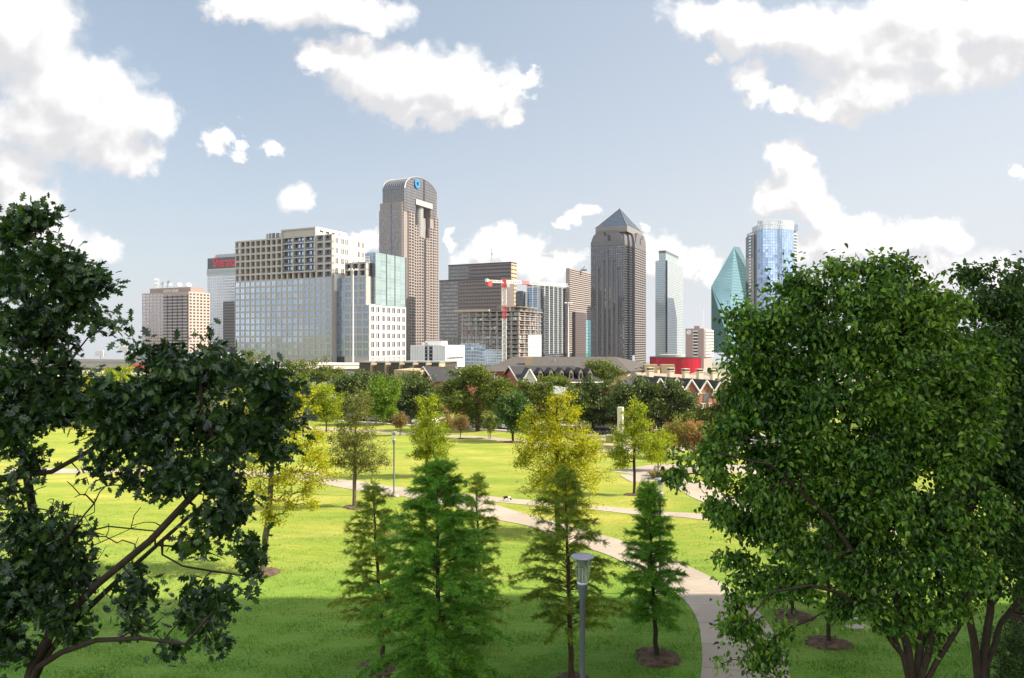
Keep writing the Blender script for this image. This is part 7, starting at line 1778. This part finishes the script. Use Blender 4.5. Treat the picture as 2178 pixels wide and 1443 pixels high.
lt('shade_tree', 'lone grey green thin leaved tree left of the far lamp', 753, 1080, [(762, 870, 28, 30), (758, 910, 45, 35), (745, 950, 50, 35), (785, 960, 45, 30), (720, 950, 28, 22), (760, 995, 50, 22), (800, 985, 30, 18), (720, 990, 25, 14)], 420, 8, .105, .22, 'olive', 'bark_g', .15, 42, 758, 860, mr=.8, step=.6)
lt('shade_tree', 'young upright yellow green tree standing alone on the open lawn', 907, 1017, [(908, 856, 16, 20), (910, 885, 28, 26), (905, 915, 34, 26), (925, 935, 34, 24), (900, 950, 30, 22), (932, 962, 30, 14), (895, 972, 22, 12)], 300, 9, .16, .22, 'lime', 'bark', .12, 43, 909, 850, mr=.9)
lt('shade_tree', 'tallest bright yellow tree on the lawn above the olive cypress', 1186, 1140, [(1185, 860, 20, 28), (1180, 905, 38, 38), (1218, 880, 20, 36), (1125, 905, 16, 28), (1150, 950, 50, 40), (1205, 950, 48, 40), (1250, 945, 34, 28), (1175, 1010, 70, 42), (1240, 1000, 50, 42), (1120, 970, 24, 30), (1190, 1060, 75, 35), (1262, 960, 22, 22)], 560, 9, .12, .24, 'yellow', 'bark', .17, 44, 1184, 850, step=.6)
lt('shade_tree', 'yellow green tree right of the stone pillar with visible dark trunk', 1349, 1053, [(1352, 868, 22, 16), (1350, 895, 32, 24), (1358, 925, 40, 22), (1325, 935, 28, 26), (1350, 955, 50, 20), (1385, 950, 26, 22), (1318, 975, 26, 22), (1390, 975, 28, 14)], 300, 9, .14, .22, 'lime', 'bark', .12, 45, 1350, 860, mr=.9)
lt('shade_tree', 'small rounded yellow green tree on a pale stem behind the bench', 1400, 1003, [(1400, 950, 28, 18), (1396, 968, 30, 14), (1410, 935, 20, 14)], 110, 9, .17, .22, 'lime', 'bark_g', .08, 46, 1400, 940)
lt('shade_tree', 'round dark green tree on the far lawn casting a long shadow', 1091, 941, [(1092, 858, 20, 16), (1085, 880, 30, 20), (1105, 878, 24, 20), (1092, 902, 38, 16)], 200, 10, .26, .34, 'dark', 'bark', .16, 47, 1092, 860, mr=1.3, step=.8)
lt('shade_tree', 'yellow green tree on thin trunk near the far path at left', 694, 920, [(692, 828, 20, 16), (695, 852, 26, 20), (690, 875, 28, 18), (705, 885, 20, 12)], 160, 9, .26, .36, 'lime', 'bark_g', .13, 48, 694, 830, step=.8)
lt('shade_tree', 'bright green full tree at the back of the lawn beside the street', 815, 905, [(820, 826, 28, 20), (808, 848, 32, 22), (830, 850, 26, 22), (818, 874, 36, 16)], 220, 10, .28, .38, 'bright', 'bark_g', .15, 49, 818, 830, step=.8)
# small flowering bushes along the far path
for k, (bx, by, w_, top, lb) in enumerate(((852, 927, 17, 882, 'small pinkish multi stemmed bush behind the far lamp'), (980, 934, 14, 888, 'small pinkish bush with dark mulch right of the lone yellow green tree'), (958, 926, 14, 886, 'thin pinkish bush tucked against the lone yellow green tree'), (1041, 934, 17, 886, 'thin pale green bush left of the round dark tree'))):
    lt('flowering_bush', lb, bx, by, [(bx, top+9, w_, 9), (bx-4, top+18, w_*.8, 9), (bx+5, top+22, w_*.7, 8)], 80, 8, .17, .22, 'pinkish' if k < 3 else 'elm', 'bark_g', .05, 60+k, bx, top+8, stems=3, mr=.55 if k == 1 else 0)
for k, (bx, by, w_, top, lb) in enumerate(((1432, 972, 34, 902, 'red flowering bush nearest the stone pillar'), (1478, 975, 34, 903, 'orange and green flowering bush between the two redder ones'), (1530, 978, 36, 900, 'red flowering bush half hidden by the pear leaves'))):
    lt('flowering_bush', lb, bx, by, [(bx, top+16, w_*.8, 16), (bx-12, top+30, w_*.7, 16), (bx+12, top+28, w_*.7, 16), (bx, top+42, w_, 12)], 150, 9, .17, .26, 'red', 'bark_g', .07, 70+k, bx, top+14, stems=4)
def grass_clump(px, py, label, h=.9, n=420, wd=.7):
    p = at(px, py); r = np.random.default_rng(int(px)); R = thing('ornamental_grass', label, 'grass clump', (p[0], p[1], g(p[0], p[1]))); m = MB(); a = r.uniform(0, 6.28, n); q = wd*np.sqrt(r.uniform(0, 1, n))
    B = np.c_[q*np.cos(a)*1.5, q*np.sin(a), np.zeros(n)]; tip = B+np.c_[np.cos(a)*.25+r.normal(0, .12, n), np.sin(a)*.25+r.normal(0, .12, n), h*r.uniform(.6, 1.1, n)]; s_ = np.c_[-np.sin(a), np.cos(a), np.zeros(n)]*.018
    md = B*.5+tip*.5+[0, 0, .1]
    m.add(np.stack([B-s_, B+s_, md+s_*.8, tip, md-s_*.8], 1).reshape(-1, 3), np.arange(5*n).reshape(-1, 5)); m.build('blades', [LM['straw']], R)
grass_clump(1408, 1018, 'straw coloured ornamental grass clump beside the lounge chair'); grass_clump(1436, 1018, 'ornamental grass clump right of the straw coloured clump, by the pale path')

# ============================================================ street trees: live oaks and elms behind the park
def street(label, bx, blobs, Y, mat, seed, ntip, name='live_oak', leaf=.30, n_per=11, spread=.42, r0=.28):
    blobs = blobs+([(bx, 884, 34, 14)] if mat in ('live', 'elm') and ntip > 200 and 110 < Y < 140 else [])
    base = pt(bx, 0, Y); base[2] = g(base[0], Y); cy = np.mean([b[1] for b in blobs]); top = pt(np.mean([b[0] for b in blobs]), cy, Y)
    lawn_tree(name, label, base, top, [W(*b[:4], Y, None, *(b[4:5])) for b in blobs], int(ntip*1.4), int(n_per*1.8), leaf*1.15, spread, LM[mat], M['bark'], r0, seed, step=.9, shell=.6, flat=.6, group='street trees behind the park')
street('broad olive green oak below the beige apartment tower, farthest left of the street trees', 500, [(500, 790, 36, 26), (540, 780, 38, 22), (470, 810, 40, 24), (520, 820, 60, 26), (560, 805, 40, 26), (530, 850, 70, 30)], 132, 'elm', 81, 300)
street('olive green oak in front of the tower wing, lighter on top', 670, [(672, 786, 34, 20), (640, 800, 36, 24), (700, 802, 34, 20), (660, 825, 60, 22), (690, 850, 55, 25), (630, 850, 45, 25)], 138, 'elm', 82, 300)
street('rounded mid green oak between the two olive oaks', 600, [(605, 800, 36, 22), (580, 820, 40, 26), (625, 830, 42, 26), (600, 860, 55, 26)], 126, 'elm', 83, 260)
street('dark oak behind the lime green tree at the back of the lawn', 735, [(735, 822, 30, 20), (755, 815, 28, 16), (740, 850, 46, 24), (725, 875, 40, 18)], 130, 'live', 84, 240)
street('dark oak between the bright green tree and the umber townhouses', 800, [(800, 800, 28, 14), (775, 815, 36, 18), (830, 815, 30, 18), (800, 845, 55, 22), (850, 840, 36, 22)], 137, 'live', 85, 260)
street('dark wide oak in front of the left brick gable', 880, [(872, 815, 34, 16), (905, 822, 30, 14), (880, 845, 52, 22), (925, 850, 36, 20), (860, 872, 44, 16), (905, 875, 46, 16)], 127, 'live', 86, 300)
street('largest street oak with open crown showing brick through it', 1016, [(1010, 802, 40, 16), (985, 812, 36, 18), (1045, 812, 36, 20), (1012, 835, 62, 20), (970, 845, 34, 24), (1060, 842, 30, 24), (1035, 862, 36, 14), (985, 872, 26, 12)], 112, 'elm', 87, 330, r0=.34)
street('mid green oak between the largest street oak and the tall yellow tree', 1130, [(1140, 826, 34, 14), (1115, 840, 34, 20), (1155, 845, 40, 20), (1135, 868, 50, 18), (1165, 815, 20, 10)], 116, 'elm', 88, 260)
street('dark live oak left of the stone pillar, behind the yellow tree', 1262, [(1265, 826, 30, 16), (1240, 845, 34, 22), (1285, 845, 34, 22), (1262, 870, 56, 24), (1225, 870, 30, 20), (1295, 885, 30, 16)], 114, 'live', 89, 320)
street('broad dark live oak behind the stone pillar in front of the pink brick row house', 1405, [(1375, 826, 34, 16), (1335, 838, 34, 18), (1410, 835, 36, 18), (1390, 862, 66, 22), (1335, 870, 40, 24), (1450, 862, 40, 22), (1420, 888, 50, 14), (1465, 885, 26, 14)], 108, 'live', 90, 420, r0=.36)
street('small mid green tree growing against the dormer roof', 1186, [(1186, 812, 18, 14), (1200, 822, 18, 10), (1175, 825, 16, 12)], 132, 'elm', 91, 120, 'elm_tree')
street('round dense green tree rising behind the dormer roof in front of the hipped roof', 1276, [(1276, 786, 30, 14), (1262, 796, 26, 14), (1292, 796, 26, 14), (1278, 806, 34, 14)], 166, 'elm', 92, 240, 'elm_tree', .34, 11, .45)
street('pale green tree below the right end of the pink brick row house', 1556, [(1560, 840, 20, 18), (1550, 860, 26, 20), (1565, 885, 30, 24)], 104, 'elm', 93, 120, 'elm_tree')
street('orange yellow tree seen through the big oak below the ramps', 165, [(165, 818, 30, 20), (140, 835, 30, 22), (190, 838, 36, 24), (160, 870, 50, 25)], 118, 'yellow', 94, 220, 'elm_tree')
street('yellow green tree seen through the big oak, right of the orange yellow one', 255, [(265, 812, 34, 22), (240, 835, 40, 24), (285, 840, 40, 26), (260, 870, 50, 24)], 124, 'lime', 95, 240, 'elm_tree')
street('olive tree behind the big oak in front of the ramps', 385, [(380, 820, 40, 22), (350, 840, 40, 24), (410, 838, 44, 26), (380, 868, 60, 25)], 124, 'elm', 96, 260, 'elm_tree')
street('dark green tree behind the top of the big oak at the far left', 40, [(40, 830, 40, 22), (10, 845, 40, 26), (70, 855, 44, 24)], 124, 'elm', 97, 220, 'elm_tree')
street('green hedge like tree behind the red flowering bushes', 1490, [(1480, 895, 34, 16), (1515, 890, 34, 18), (1500, 910, 50, 16)], 104, 'elm', 98, 200, 'elm_tree')

# far woods that close the view on both sides of the street, one mass
def treeline():
    r = np.random.default_rng(77); mb = MB(); Ps = []
    for x0, x1, y0, y1 in ((62, 190, 118, 150), (-230, -62, 150, 185)):
        for k in range(46):
            t = k/45; c = np.array([x0+(x1-x0)*t+r.normal(0, 2), y0+(y1-y0)*t+r.normal(0, 4), r.uniform(3.0, 4.6)]); rad = np.array([r.uniform(3.5, 5.5), r.uniform(3, 4.5), r.uniform(3.2, 4.6)])
            d = norm(r.normal(size=(620, 3))); Ps.append(c+d*rad*r.uniform(.6, 1.08, (620, 1)))
    P = np.concatenate(Ps); n = len(P); leaves(mb, P, r.normal(size=(n, 3)), r.normal(size=(n, 3))*.7+[0, 0, .8], .6*r.uniform(.6, 1.3, n), t_simple())
    tag(mb.build('treeline', LM['elm']), 'far green woods along the street beyond the park', 'woods', kind='stuff')
treeline()
# ------------------------------------------------------------------ thin summer haze over the whole place
def haze():
    mb = MB(); x, y0, y1, z0, z1 = 1150, -120, 1150, -40, 245
    v = [(-x, y0, z0), (x, y0, z0), (x, y1, z0), (-x, y1, z0), (-x, y0, z1), (x, y0, z1), (x, y1, z1), (-x, y1, z1)]
    mb.add(v, [[0, 3, 2, 1], [4, 5, 6, 7], [0, 1, 5, 4], [1, 2, 6, 5], [2, 3, 7, 6], [3, 0, 4, 7]])
    m, nt = new_mat('haze_air'); T_ = NT(nt); out = T_.node('ShaderNodeOutputMaterial'); pv = T_.node('ShaderNodeVolumePrincipled')
    pv.inputs['Color'].default_value = (.90, .93, 1.0, 1); pv.inputs['Density'].default_value = 0.00005; pv.inputs['Anisotropy'].default_value = 0.2
    T_.ln(pv.outputs[0], out.inputs['Volume']); tag(mb.build('haze', m), kind='stuff')
haze()
